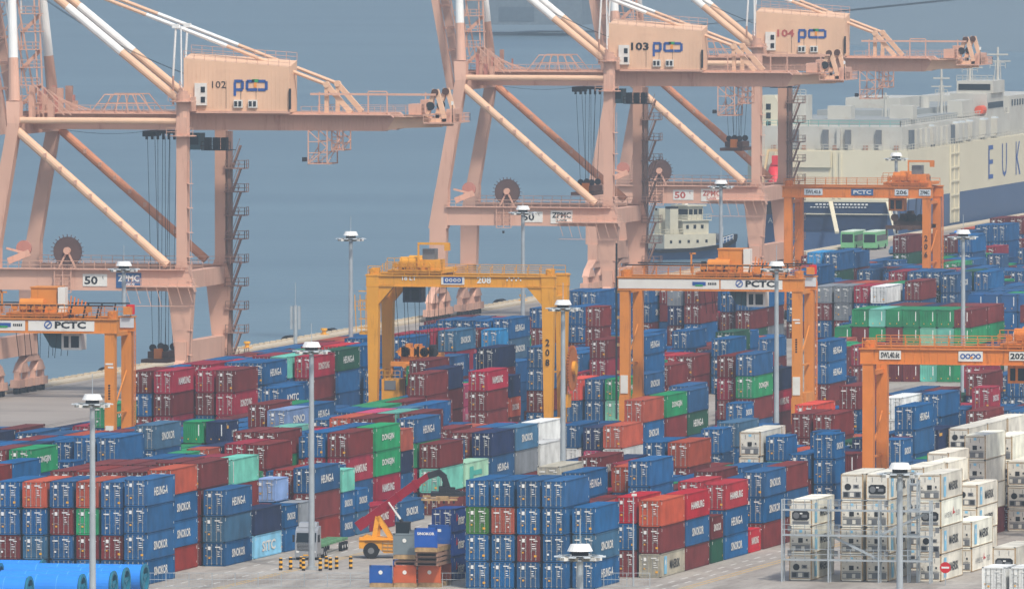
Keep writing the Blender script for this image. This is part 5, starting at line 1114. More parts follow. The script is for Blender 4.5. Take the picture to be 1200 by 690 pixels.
["D",-413.2,1604.69,40,0,[["b",26,0],["r",26,0],["b",26,0],["b",26,0]]],
["D",-413.2,1617.23,40,0,[["o",26,0],["r",26,0],["b",26,0],["b",26,0]]],
["D",-413.2,1629.77,40,0,[["r",26,0],["r",26,0],["b",26,0],["g",26,0]]],
["D",-413.2,1718.63,40,0,[["g",26,0],["m",26,0]]],
["D",-413.2,1731.17,40,0,[["m",26,0],["b",26,0],["b",26,2],["b",26,2]]],
["D",-413.2,1743.71,40,0,[["b",26,0],["o",26,0],["b",26,0],["b",26,2]]],
["D",-413.2,1772.39,40,0,[["r",26,0],["m",26,0],["b",26,0],["m",26,0]]],
["D",-413.2,1784.93,40,0,[["r",26,0],["b",26,0],["b",26,0],["m",26,2]]],
["D",-413.2,1797.47,40,0,[["b",26,0],["n",26,0],["r",26,2]]],
["D",-413.2,1810.01,20,0,[["b",26,0],["b",26,0]]],
["D",-413.2,1830.79,40,0,[["b",26,0]]],
["D",-413.2,1843.33,40,0,[["b",26,0],["n",26,0],["b",26,2]]],
["D",-413.2,1855.87,40,0,[["b",26,0],["b",26,2]]],
["D",-413.2,1868.41,40,0,[["r",26,0]]],
["D",-413.2,1880.95,40,0,[["r",26,0]]],
["D",-413.2,1893.49,40,0,[["b",26,2]]],
["D",-413.2,1906.03,40,0,[["r",26,0],["b",26,0],["r",26,0],["r",26,2]]],
["D",-413.2,1918.57,40,0,[["n",26,0],["r",26,0],["b",26,0],["o",26,2]]],
["D",-413.2,1931.11,40,0,[["b",26,2]]],
["D",-413.2,1943.65,40,0,[["r",26,2],["m",26,2]]],
["D",-413.2,1956.19,40,0,[["b",26,0],["b",26,0],["b",26,2]]],
["D",-413.2,1968.73,40,0,[["r",26,0],["g",26,0],["n",26,2]]],
["D",-413.2,2006.35,40,0,[["b",26,0],["b",26,0],["o",26,0]]],
["D",-413.2,2018.89,20,0,[["b",26,0],["b",26,0],["r",26,0]]],
["D",-413.2,2040.89,40,0,[["n",26,0],["r",26,0]]],
["D",-413.2,2053.43,40,0,[["o",26,0],["b",26,0]]],
["D",-413.2,2065.97,40,0,[["g",26,0],["n",26,0]]],
["D",-413.2,2078.51,40,0,[["b",26,0],["b",26,0]]],
["D",-413.2,2091.05,40,0,[["m",26,0],["b",26,0]]],
["D",-413.2,2103.59,40,0,[["r",26,0],["r",26,0]]],
["D",-413.2,2116.13,20,0,[["m",26,0],["o",26,0]]],
["D",-413.2,2139.29,40,0,[["n",26,0],["o",26,0],["b",26,0],["b",26,2]]],
["D",-413.2,2151.83,40,0,[["b",26,0],["b",26,0],["m",26,2]]],
["D",-413.2,2180.19,40,0,[["b",26,0],["r",26,0]]],
["D",-413.2,2192.73,40,0,[["b",26,0],["r",26,0],["r",26,2]]],
["D",-416.0,1525.6,40,0,[["b",26,0],["r",26,0]]],
["D",-416.0,1538.14,40,0,[["b",26,0],["b",26,0]]],
["D",-416.0,1550.68,40,0,[["g",26,0],["b",26,0]]],
["D",-416.0,1563.22,20,0,[["b",26,0],["b",26,0]]],
["D",-416.0,1586.19,40,0,[["r",26,0],["b",26,2]]],
["D",-416.0,1598.73,40,0,[["b",26,0],["b",26,0],["n",26,2]]],
["D",-416.0,1611.27,40,0,[["b",26,0],["g",26,0],["b",26,0],["b",26,0]]],
["D",-416.0,1623.81,40,0,[["n",26,0],["b",26,0],["m",26,0],["n",26,2]]],
["D",-416.0,1636.35,40,0,[["b",26,0],["b",26,0],["b",26,0],["r",26,0]]],
["D",-416.0,1648.89,40,0,[["r",26,0],["b",26,0],["m",26,0],["b",26,2]]],
["D",-416.0,1661.43,40,0,[["r",26,0],["b",26,0],["m",26,0],["o",26,2]]],
["D",-416.0,1673.97,40,0,[["b",26,0],["n",26,0],["g",26,0],["r",26,2]]],
["D",-416.0,1686.51,40,0,[["b",26,0],["m",26,0],["b",26,0],["b",26,2]]],
["D",-416.0,1699.05,40,0,[["b",26,0],["r",26,0],["b",26,0],["m",26,2]]],
["D",-416.0,1711.59,40,0,[["o",26,0],["b",26,0],["m",26,0],["o",26,2]]],
["D",-416.0,1724.13,40,0,[["b",26,0],["b",26,0]]],
["D",-416.0,1736.67,40,0,[["n",26,0],["b",26,0],["g",26,2]]],
["D",-416.0,1749.21,40,0,[["b",26,0],["n",26,0],["r",26,0]]],
["D",-416.0,1761.75,40,0,[["r",26,0],["b",26,0],["r",26,0],["b",26,2]]],
["D",-416.0,1774.29,40,0,[["r",26,0],["n",26,0],["n",26,0],["b",26,0]]],
["D",-416.0,1786.83,40,0,[["o",26,0],["b",26,0],["r",26,0],["b",26,2]]],
["D",-416.0,1799.37,40,0,[["m",26,0],["b",26,0],["r",26,0]]],
["D",-416.0,1811.91,40,0,[["g",26,0],["b",26,2]]],
["D",-416.0,1824.45,40,0,[["b",26,0],["b",26,0],["o",26,0]]],
["D",-416.0,1836.99,40,0,[["r",26,0],["b",26,2]]],
["D",-416.0,1849.53,40,0,[["b",26,0],["r",26,2]]],
["D",-416.0,1889.39,20,0,[["g",26,0]]],
["D",-416.0,1914.09,40,0,[["r",26,0],["b",26,0],["r",26,0],["g",26,2]]],
["D",-416.0,1926.63,40,0,[["o",26,0],["n",26,0],["o",26,0],["g",26,2]]],
["D",-416.0,1939.17,20,0,[["b",26,0],["r",26,0],["g",26,0],["m",26,2]]],
["D",-416.0,1960.59,40,0,[["r",26,0],["b",26,0],["n",26,2]]],
["D",-416.0,1973.13,40,0,[["g",26,0],["o",26,0]]],
["D",-416.0,1985.67,40,0,[["b",26,0],["r",26,0]]],
["D",-416.0,2041.89,40,0,[["b",26,0],["b",26,0],["o",26,0],["n",26,0]]],
["D",-416.0,2067.69,40,0,[["b",26,0],["b",26,0],["b",26,2]]],
["D",-416.0,2080.23,40,0,[["r",26,0],["b",26,0]]],
["D",-416.0,2092.77,20,0,[["b",26,0],["b",26,0],["b",26,2]]],
["D",-416.0,2111.59,40,0,[["g",26,0],["n",26,0],["b",26,2]]],
["D",-416.0,2124.13,40,0,[["m",26,0],["b",26,0]]],
["D",-416.0,2147.56,40,0,[["g",26,0],["o",26,0],["m",26,0],["b",26,2]]],
["D",-416.0,2160.1,20,0,[["o",26,0],["r",26,0],["n",26,0],["b",26,2]]],
["D",-416.0,2182.49,40,0,[["r",26,0],["b",26,0],["n",26,0],["r",26,0]]],
["D",-416.0,2213.69,40,0,[["b",26,0],["r",26,0],["r",26,0],["b",26,0]]],
["D",-418.8,1538.14,40,0,[["r",26,0],["r",26,0]]],
["D",-418.8,1550.68,40,0,[["m",26,0],["b",26,0]]],
["D",-418.8,1563.22,40,0,[["r",26,0],["b",26,2]]],
["D",-418.8,1575.76,40,0,[["b",26,0],["n",26,2]]],
["D",-418.8,1588.3,40,0,[["g",26,0],["b",26,2]]],
["D",-418.8,1600.84,40,0,[["b",26,0],["b",26,0]]],
["D",-418.8,1613.38,40,0,[["r",26,0],["n",26,0],["b",26,0],["b",26,2]]],
["D",-418.8,1625.92,40,0,[["r",26,0],["r",26,0],["r",26,0],["b",26,2]]],
["D",-418.8,1638.46,40,0,[["b",26,0],["m",26,0],["r",26,0],["m",26,2]]],
["D",-418.8,1651.0,40,0,[["m",26,0],["b",26,0],["b",26,0],["b",26,2]]],
["D",-418.8,1663.54,40,0,[["g",26,0],["n",26,0],["b",26,0],["r",26,2]]],
["D",-418.8,1676.08,40,0,[["o",26,0],["b",26,0],["b",26,0],["b",26,2]]],
["D",-418.8,1688.62,40,0,[["n",26,0],["r",26,0],["r",26,0],["b",26,2]]],
["D",-418.8,1701.16,40,0,[["r",26,0],["b",26,0],["b",26,0],["r",26,2]]],
["D",-418.8,1713.7,40,0,[["r",26,0],["o",26,0],["b",26,0],["o",26,2]]],
["D",-418.8,1726.24,40,0,[["b",26,0],["g",26,0],["o",26,0],["b",26,2]]],
["D",-418.8,1738.78,40,0,[["r",26,0],["b",26,0],["r",26,2]]],
["D",-418.8,1751.32,40,0,[["r",26,0],["g",26,0],["r",26,2]]],
["D",-418.8,1763.86,40,0,[["b",26,0],["b",26,0],["n",26,0]]],
["D",-418.8,1776.4,40,0,[["b",26,0],["m",26,0],["o",26,0],["r",26,2]]],
["D",-418.8,1788.94,40,0,[["b",26,0],["r",26,0],["g",26,0],["r",26,2]]],
["D",-418.8,1801.48,40,0,[["b",26,0],["g",26,0],["m",26,0]]],
["D",-418.8,1814.02,40,0,[["b",26,0],["r",26,0],["r",26,0]]],
["D",-418.8,1826.56,40,0,[["r",26,0],["m",26,0],["n",26,0]]],
["D",-418.8,1839.1,40,0,[["b",26,0],["r",26,0],["b",26,0]]],
["D",-418.8,1851.64,40,0,[["r",26,0],["n",26,2]]],
["D",-418.8,1878.09,40,0,[["r",26,0],["n",26,0],["b",26,0],["b",26,0]]],
["D",-418.8,1899.86,40,0,[["n",26,0]]],
["D",-418.8,1912.4,40,0,[["b",26,0],["n",26,2],["r",26,2]]],
["D",-418.8,1924.94,40,0,[["g",26,0],["r",26,0],["b",26,0],["b",26,2]]],
["D",-418.8,1937.48,40,0,[["b",26,0],["b",26,0],["r",26,0],["r",26,2]]],
["D",-418.8,1950.02,40,0,[["o",26,0],["b",26,0],["r",26,0]]],
["D",-418.8,1962.56,40,0,[["r",26,0],["b",26,0],["b",26,2]]],
["D",-418.8,1975.1,40,0,[["m",26,0],["o",26,0]]],
["D",-418.8,1987.64,40,0,[["b",26,0],["r",26,0]]],
["D",-418.8,2000.18,40,0,[["n",26,0],["r",26,0]]],
["D",-418.8,2037.8,40,0,[["b",26,0],["o",26,0],["g",26,0],["r",26,2]]],
["D",-418.8,2050.34,40,0,[["n",26,0],["b",26,0],["r",26,0],["m",26,0]]],
["D",-418.8,2062.88,40,0,[["r",26,0],["o",26,0],["r",26,0],["b",26,2]]],
["D",-418.8,2075.42,40,0,[["m",26,0],["n",26,0],["o",26,2]]],
["D",-418.8,2087.96,40,0,[["r",26,0],["r",26,0],["b",26,2]]],
["D",-418.8,2100.5,40,0,[["b",26,0],["r",26,0],["b",26,2]]],
["D",-418.8,2113.04,40,0,[["r",26,0],["b",26,0],["b",26,0],["r",26,0]]],
["D",-418.8,2138.49,40,0,[["b",26,0],["g",26,0]]],
["D",-418.8,2151.03,20,0,[["m",26,0],["g",26,0],["b",26,2]]],
["D",-418.8,2172.09,40,0,[["r",26,0],["m",26,0],["b",26,0],["o",26,2]]],
["D",-418.8,2184.63,40,0,[["b",26,0],["b",26,0],["r",26,0],["r",26,0]]],
["D",-418.8,2222.73,40,0,[["b",26,0],["b",26,0],["b",26,0],["r",26,0]]],
]
# ---------------------------------------------------------------- containers
CW = 2.438
RGB = dict(b=(10,84,134), n=(24,42,80), s=(54,100,132), r=(112,38,36), m=(152,20,48), R=(132,38,26), O=(216,62,34), O2=(182,14,34),
  o=(170,72,44), g=(20,136,84), g2=(110,184,156), G=(28,86,62), G2=(84,180,98), G3=(62,122,46), t=(98,182,162), T=(164,212,180),
  p=(196,72,112), w=(212,214,210), W=(232,226,208), y=(124,130,136), u=(166,160,142), c=(20,134,192), c2=(120,172,204), q=(112,182,214), l=(116,148,196), E=(22,92,150))
LOGO = dict(R='HAMBURG', H='HEUNG-A', S='SINOKOR', N='NAMSUNG', D='DONGJIN', Y='DONGYOUNG', A='CO LINES', K='KMTC', L='SINO', C='SITC', M='MAERSK', B='HAMBURG SUD', U='USE', v='', T='T')
M_LET = mat('white_lettering', (232, 230, 222), .6, noise=.05)
M_LETB = mat('dark_lettering', (48, 50, 54), .6)
M_LETC = mat('pale_blue_panel', (128, 190, 220), .6)
M_LETR = mat('red_lettering', (196, 36, 40), .6)
M_LETT = mat('teal_lettering', (70, 176, 160), .6)
M_RUSTY = mat('rusty_trim', (170,140,100), .8, noise=.3, scale=2)
M_ROD = mat('lock_rod_grey', (150, 150, 146), .5)
def corner_mb(mb, L, h, mt):
    for x0 in (-CW, -.18):
        for y0 in (0, L-.18):
            for z0 in (.02, h-.12): mb.box(x0, x0+.18, y0, y0+.18, z0, z0+.1, mt)
def body_geo(L, h, hi=True, closed=False, reefer=False):
    """shell of the box with its near end at y=0; x from -CW to 0"""
    mb = MB(); P = M_PAINT
    t = .13; z0, z1 = .04, h-.04
    # posts and rails
    for x0 in (-CW, -t):
        for y0 in (0, L-t): mb.box(x0, x0+t, y0, y0+t, z0, z1, P)
        mb.box(x0, x0+t, t, L-t, z0, z0+.16, P); mb.box(x0, x0+t, t, L-t, z1-.09, z1, P)
    for y0 in (0, L-t):
        mb.box(-CW+t, -t, y0, y0+t, z0, z0+.15, P); mb.box(-CW+t, -t, y0, y0+t, z1-.12, z1, P)
    corner_mb(mb, L, h, M_DARK)
    # corrugated sides (or flat insulated panels)
    def corr(fn, a, b, za, zb, pitch, depth):
        if not hi or reefer: 
            mb.add([fn(a,0,za),fn(b,0,za),fn(b,0,zb),fn(a,0,zb)], [(0,1,2,3)], P); return
        pts = []; s = a
        while s < b-1e-6:
            for d, o in ((0,0),(.25,0),(.42,depth),(.83,depth)):
                if s+d*pitch < b: pts.append((s+d*pitch, o))
            s += pitch
        pts.append((b,0)); n = len(pts)
        mb.add([fn(p,o,za) for p,o in pts]+[fn(p,o,zb) for p,o in pts], [(i,i+1,n+i+1,n+i) for i in range(n-1)], P)
    za, zb = z0+.16, z1-.09
    corr(lambda s,o,z: (-.03-o, s, z), t, L-t, za, zb, .278, .036)
    corr(lambda s,o,z: (-CW+.03+o, s, z), t, L-t, za, zb, .278, .036)
    corr(lambda s,o,z: (s, L-.03-o, z), -CW+t, -t, za, zb, .25, .04)
    if closed: corr(lambda s,o,z: (s, .03+o, z), -CW+t, -t, za, zb, .25, .04)
    # roof
    zt = z1-.015
    if hi and not reefer:
        pts = []; s = t
        while s < L-t:
            for d, o in ((0,0),(.3,0),(.5,.02),(.8,.02)):
                if s+d*.42 < L-t: pts.append((s+d*.42, o))
            s += .42
        pts.append((L-t,0)); n = len(pts)
        mb.add([(-CW+t,p,zt+o) for p,o in pts]+[(-t,p,zt+o) for p,o in pts], [(i,n+i,n+i+1,i+1) for i in range(n-1)], P)
    else: mb.add([(-CW+t,t,zt),(-t,t,zt),(-t,L-t,zt),(-CW+t,L-t,zt)], [(0,1,2,3)], P)
    mb.add([(-CW+t,t,z0+.05),(-t,t,z0+.05),(-t,L-t,z0+.05),(-CW+t,L-t,z0+.05)], [(0,3,2,1)], M_DARK)
    if reefer:
        for y in (.0, L-.16): mb.box(.001,.012,y,y+.14,.1,h-.1,M_RUSTY)
        mb.box(.001,.012,.2,L-.2,.06,.13,M_RUSTY)
        for x in (-CW,-.1): mb.box(x,x+.1,-.012,.0,.1,h-.1,M_RUSTY)
    # small markings near the ends of the right side
    if not reefer:
        for y in (.35, L-.6):
            mb.add([(.003,y,h-.55),(.003,y+.16,h-.55),(.003,y+.16,h-.2),(.003,y,h-.2)], [(0,1,2,3)], M_WHITE)
        mb.add([(.003,L-.55,.5),(.003,L-.4,.5),(.003,L-.4,.72),(.003,L-.55,.72)], [(0,1,2,3)], M_WHITE if L > 7 else M_YEL)
    if closed:
        mb.add([(-.62,.018,h*.35),(-.5,.018,h*.35),(-.5,.018,h*.86),(-.62,.018,h*.86)], [(0,1,2,3)], M_WHITE)
        for x in (-1.9,-.9): mb.add([(x,.018,.45),(x+.13,.018,.45),(x+.13,.018,.6),(x,.018,.6)], [(0,1,2,3)], M_YEL)
    return mb
def door_geo(h, side, var, hi=True):
    """one door leaf. side 0 = left leaf, 1 = right leaf"""
    mb = MB(); t = .13; mid = -CW/2
    x0, x1 = (-CW+t, mid-.012) if side == 0 else (mid+.012, -t)
    za, zb = .22, h-.18
    mb.box(x0, x1, .05, .1, za, zb, M_PAINT)
    # pressed panels: four horizontal ribs
    for k in range(5):
        z = za+.03+k*(zb-za-.1)/4; mb.box(x0+.03, x1-.03, .035, .05, z, z+.05, M_PAINT)
    w = x1-x0
    for fx in (.27, .73):
        x = x0+w*fx
        mb.box(x-.028, x+.028, -.005, .03, za-.08, zb+.06, M_ROD)
        for z in (za+.05, za+(zb-za)*.36, za+(zb-za)*.66, zb-.12): mb.box(x-.07, x+.07, -.012, .035, z, z+.07, M_ROD)
    for z in (za+(zb-za)*.40,): mb.box(x0+w*.27, x0+w*.73, -.02, .0, z, z+.045, M_ROD)
    r = random.Random(var*7+side*3+1); y = -.022
    def q(xa, xb, z_, zz, mt): mb.add([(xa,y,z_),(xb,y,z_),(xb,y,zz),(xa,y,zz)], [(0,1,2,3)], mt)
    if side == 0:
        if var != 2: q(x0+w*.36, x0+w*.64, zb-.62, zb-.24, M_WHITE)
        q(x0+w*.08, x0+w*.22, zb-.45, zb-.37, M_WHITE)
        if var == 0: q(x0+w*.42, x0+w*.62, za+.62, za+.80, M_YEL); q(x0+w*.1, x0+w*.2, za+.9, za+1.0, M_YEL)
        if var == 1: q(x0+w*.34, x0+w*.6, za+1.15, za+1.3, M_WHITE); q(x0+w*.36, x0+w*.52, za+.7, za+.85, M_YEL)
        if var == 2: q(x0+w*.1, x0+w*.66, zb-.5, zb-.36, M_WHITE); q(x0+w*.3, x0+w*.5, za+.5, za+.7, M_WHITE)
    else:
        q(x0+w*.1, x0+w*.66, zb-.36, zb-.24, M_WHITE); q(x0+w*.5, x0+w*.9, zb-.52, zb-.43, M_WHITE)
        for k in range(3): q(x0+w*.34, x0+w*(.5+r.random()*.3), zb-.85-k*.24, zb-.77-k*.24, M_WHITE)
        if var == 1: q(x0+w*.55, x0+w*.8, za+.3, za+.52, M_YEL)
        if var == 2: q(x0+w*.5, x0+w*.62, za+.5, za+.64, M_WHITE)
    return mb
def reefer_end_geo(h, var):
    mb = MB(); t = .13; x0, x1 = -CW+t, -t; c = -CW/2
    mb.box(x0, x1, .02, .06, .16, h-.16, M_UNIT)
    if var == 0:      # picture-frame unit with a square fan opening and control box
        mb.box(x0+.06, x1-.06, -.01, .02, 1.02, 1.08, M_STEEL)
        mb.box(c-.28, c+.22, -.02, .02, 1.18, 1.68, M_BLK)
        mb.box(x0+.1, x0+.5, -.03, .02, 1.2, 1.6, M_UNIT); mb.box(x0+.16, x0+.3, -.036, -.03, 1.3, 1.42, M_DARK)
        mb.box(x1-.62, x1-.2, -.03, .02, 1.2, 1.72, M_UNIT); mb.box(x1-.52, x1-.32, -.036, -.03, 1.35, 1.6, M_DARK)
        mb.box(x0+.1, x1-.1, -.012, .02, .3, .95, M_STEEL)
        for i in range(4): mb.box(x0+.14+i*.5, x0+.5+i*.5, -.05, 0, .36, .8, M_STEEL if i % 2 else M_UNIT)
        mb.box(c-.16, c+.16, -.005, .02, h-.62, h-.34, M_LETC)
    elif var == 1:    # round fan
        mb.tube((c-.45,.02,1.45), (c-.45,-.02,1.45), .36, M_BLK, n=16)
        mb.box(c+.15, c+.75, -.02, .02, 1.3, 1.7, M_STEEL); mb.box(c+.3, c+.6, -.03, -.02, 1.4, 1.6, M_DARK)
        mb.box(x0+.1, x1-.1, -.012, .02, .3, .95, M_STEEL)
        for i in range(3): mb.box(x0+.2+i*.65, x0+.65+i*.65, -.04, 0, .4, .85, M_DARK if i != 1 else M_UNIT)
    else:             # open dark machinery recess
        pts = [(x0+.15,.9),(x0+.4,.7),(x1-.4,.7),(x1-.15,.9),(x1-.15,1.5),(x1-.4,1.72),(x0+.4,1.72),(x0+.15,1.5)]
        mb.prism(pts, 'y', .02, -.02, M_BLK)
        mb.tube((c-.5,-.02,1.2), (c-.5,-.04,1.2), .34, M_STEEL, n=14); mb.box(c+.1, c+.7, -.04, -.02, 1.0, 1.3, M_STEEL)
        mb.box(c-.1, c+.2, -.04, -.02, 1.35, 1.5, M_WHITE); mb.box(x0+.2, x1-.2, -.02, .02, .3, .6, M_STEEL)
    for x in (x0+.55, x1-.6): mb.box(x, x+.05, -.02, .02, h-.9, h-.4, M_STEEL)
    for z in (.2, h-.26): mb.box(x0+.02, x1-.02, -.012, .02, z, z+.05, M_RUSTY)
    return mb
M_UNIT = mat('refrigeration_unit_white', (214,210,198), .6, noise=.08, scale=2, stain=(150,116,70), stain_amt=.6, stain_scale=1.6)
def letter_geo(lg, L, h):
    mb = MB(); x = .012; s = LOGO[lg]
    o = (x, L/2, h*.5)
    if lg == 'M':
        add_text(mb, 'MAERSK', (x, L*.58, h*.47), Y_, Z_, .95, M_LETB, w=L*.42, bold=.02)
        mb.add([(x,L*.13,h*.12),(x,L*.24,h*.12),(x,L*.24,h*.86),(x,L*.13,h*.86)], [(0,1,2,3)], M_LETC)
        pts = []
        for i in range(14):
            a = i*math.pi/7; rr = .42 if i % 2 == 0 else .2; pts.append((x+.006, L*.185+math.sin(a)*rr*.95, h*.6+math.cos(a)*rr))
        mb.add(pts, [tuple(range(14))[::-1]], M_WHITE)
    elif lg == 'B':
        add_text(mb, 'HAMBURG', (x, L*.34, h*.42), Y_, Z_, .6, M_LETG, w=L*.34); add_text(mb, 'SUD', (x, L*.78, h*.42), Y_, Z_, .6, M_LETG, w=L*.16)
        mb.prism([(L*.54,h*.4),(L*.66,h*.44),(L*.58,h*.52),(L*.57,h*.68)], 'x', x, x+.01, M_LETR)
    elif lg == 'T':
        mb.box(x-.01, x, L*.2, L*.36, h*.2, h*.8, M_LETT); mb.box(x-.01, x, L*.36, L*.72, h*.42, h*.62, M_LETT)
    elif lg == 'v':
        mb.add([(x,.5,h*.1),(x,.75,h*.1),(x,.75,h*.9),(x,.5,h*.9)], [(0,1,2,3)], M_LET)
    elif lg == 'A':
        add_text(mb, 'LINES', (x, L*.66, h*.42), Y_, Z_, .8, M_LET, w=L*.38, bold=.02)
        mb.box(x-.01, x, L*.06, L*.2, h*.68, h*.82, M_YEL)
    elif lg == 'U': add_text(mb, 'USE', (x, L*.62, h*.4), Y_, Z_, 1.2, M_LET, w=L*.45)
    elif lg == 'C': add_text(mb, 'SITC', (x, L*.52, h*.48), Y_, Z_, 1.15, M_LET, w=L*.5, bold=.03)
    elif lg == 'R':
        add_text(mb, 'HAMBURG', (x, L*.48, h*.5), Y_, Z_, .8, M_LET, w=L*.55, bold=.03)
    elif lg == 'I':
        add_text(mb, 'inter', (x, L*.6, h*.5), Y_, Z_, 1.1, M_LET, w=L*.5, bold=.02); mb.prism([(L*.2,h*.45),(L*.32,h*.5),(L*.24,h*.8)], 'x', x, x+.01, M_LETR)
    else:
        w = L*(.48 if L > 7 else .62)
        add_text(mb, s, o, Y_, Z_, .92 if L > 7 else .8, M_LET, w=w, bold=.025)
    return mb
M_LETG = mat('grey_lettering', (150,150,150), .6)
_mc = {}
def cached(key, fn):
    if key not in _mc: _mc[key] = fn()
    return _mc[key]
def container_parts(L, h, col, lg, closed, var, hi=True):
    """list of (part name, builder)"""
    reef = col == 'W'
    ll = 12.19 if L == 40 else 6.06
    out = [('body', ('body', L, h, hi, closed, reef), lambda: body_geo(ll, h, hi, closed, reef))]
    if reef: out.append(('refrigeration_unit', ('ref', h, var), lambda: reefer_end_geo(h, var)))
    elif not closed:
        for s in (0, 1): out.append(('door', ('door', h, s, var, hi), lambda s=s: door_geo(h, s, var, hi)))
    if lg: out.append(('lettering', ('let', lg, L, h), lambda: letter_geo(lg, ll, h)))
    return out
def jitter(c, r, amt=.20):
    c = lin(c); k = 1+r.uniform(-amt, amt); g = r.uniform(0, .16)
    m_ = sum(c)/3
    return tuple(min(.9, (x*(1-g)+m_*g)*k) for x in c)
GROUPS = {'A':'containers stacked along the road','B':'containers stacked in the middle front block','C':'containers stacked in the second block back','D':'containers stacked in the block nearest the quay','G':'refrigerated containers on the rack','K':'white containers at the bottom right corner','X':'empty containers stacked in a wall'}
def place_container(x, y, z, L, h, col, lg, closed, var, label, group, r):
    e = empty('shipping_container' if col != 'W' else 'refrigerated_container', (x, y, z), label, 'container', group)
    c = jitter(RGB[col], r)
    for nm, key, fn in container_parts(L, h, col, lg, closed, var):
        me = cached(key, lambda: fn().mesh(nm))
        o = bpy.data.objects.new(nm, me); COL.objects.link(o); o.parent = e; o.color = (*c, 1)
    return e
STUFF = dict(v=[], f=[], m=[], c=[], mats=[M_PAINTV])
def stuff_add(x, y, z, L, h, col, lg, closed, var, r, detail):
    c = jitter(RGB[col], r)
    ll = 12.19 if L == 40 else 6.06
    if detail:
        geos = [cached(('g',)+key, fn) for nm, key, fn in container_parts(L, h, col, lg, closed, var, hi=False)]
    else:
        def plain():
            mb = MB(); mb.box(-CW, 0, 0, ll, .05, h-.04, M_PAINT); return mb
        geos = [cached(('p', L, h), plain)]
    S = STUFF
    for mb in geos:
        k = len(S['v'])
        S['v'] += [(a+x, b+y, c_+z) for a, b, c_ in mb.v]
        mi = []
        for mt in mb.mats:
            mm = M_PAINTV if mt is M_PAINT else mt
            if mm not in S['mats']: S['mats'].append(mm)
            mi.append(S['mats'].index(mm))
        for f, i in zip(mb.f, mb.m): S['f'].append(tuple(k+q for q in f)); S['m'].append(mi[i])
        S['c'] += [c]*len(mb.v)
for s in STACKS:
    b, u, v, L, closed, tiers = s
    z = 0
    rs = random.Random(int(u*31+v*17))
    for t in tiers:
        code, h, flag = t[0], t[1]/10, t[2]
        col, lg = (code.split('.')+[''])[:2]
        x, y = u+rs.uniform(-.04,.04), v+rs.uniform(-.06,.06)
        var = rs.choice((0,0,1,2))
        if col == 'W': var = rs.choice((0,0,0,1,2))
        if flag == 1: place_container(x, y, z, L, h, col, lg, closed, var, t[3], GROUPS[b], rs)
        else: stuff_add(x, y, z, L, h, col, lg, closed, var, rs, flag == 2)
        z += h
me = bpy.data.meshes.new('distant_containers'); me.from_pydata(STUFF['v'], [], STUFF['f'])
for mt in STUFF['mats']: me.materials.append(mt)
me.polygons.foreach_set('material_index', STUFF['m'])
ca = me.color_attributes.new('Col', 'FLOAT_COLOR', 'POINT')
buf = []
for c in STUFF['c']: buf += [c[0], c[1], c[2], 1.0]
ca.data.foreach_set('color', buf); me.update()
so = bpy.data.objects.new('distant_containers', me); COL.objects.link(so)
tag(so, 'multicoloured containers packed far back and between the nearer stacks', 'containers', kind='stuff')
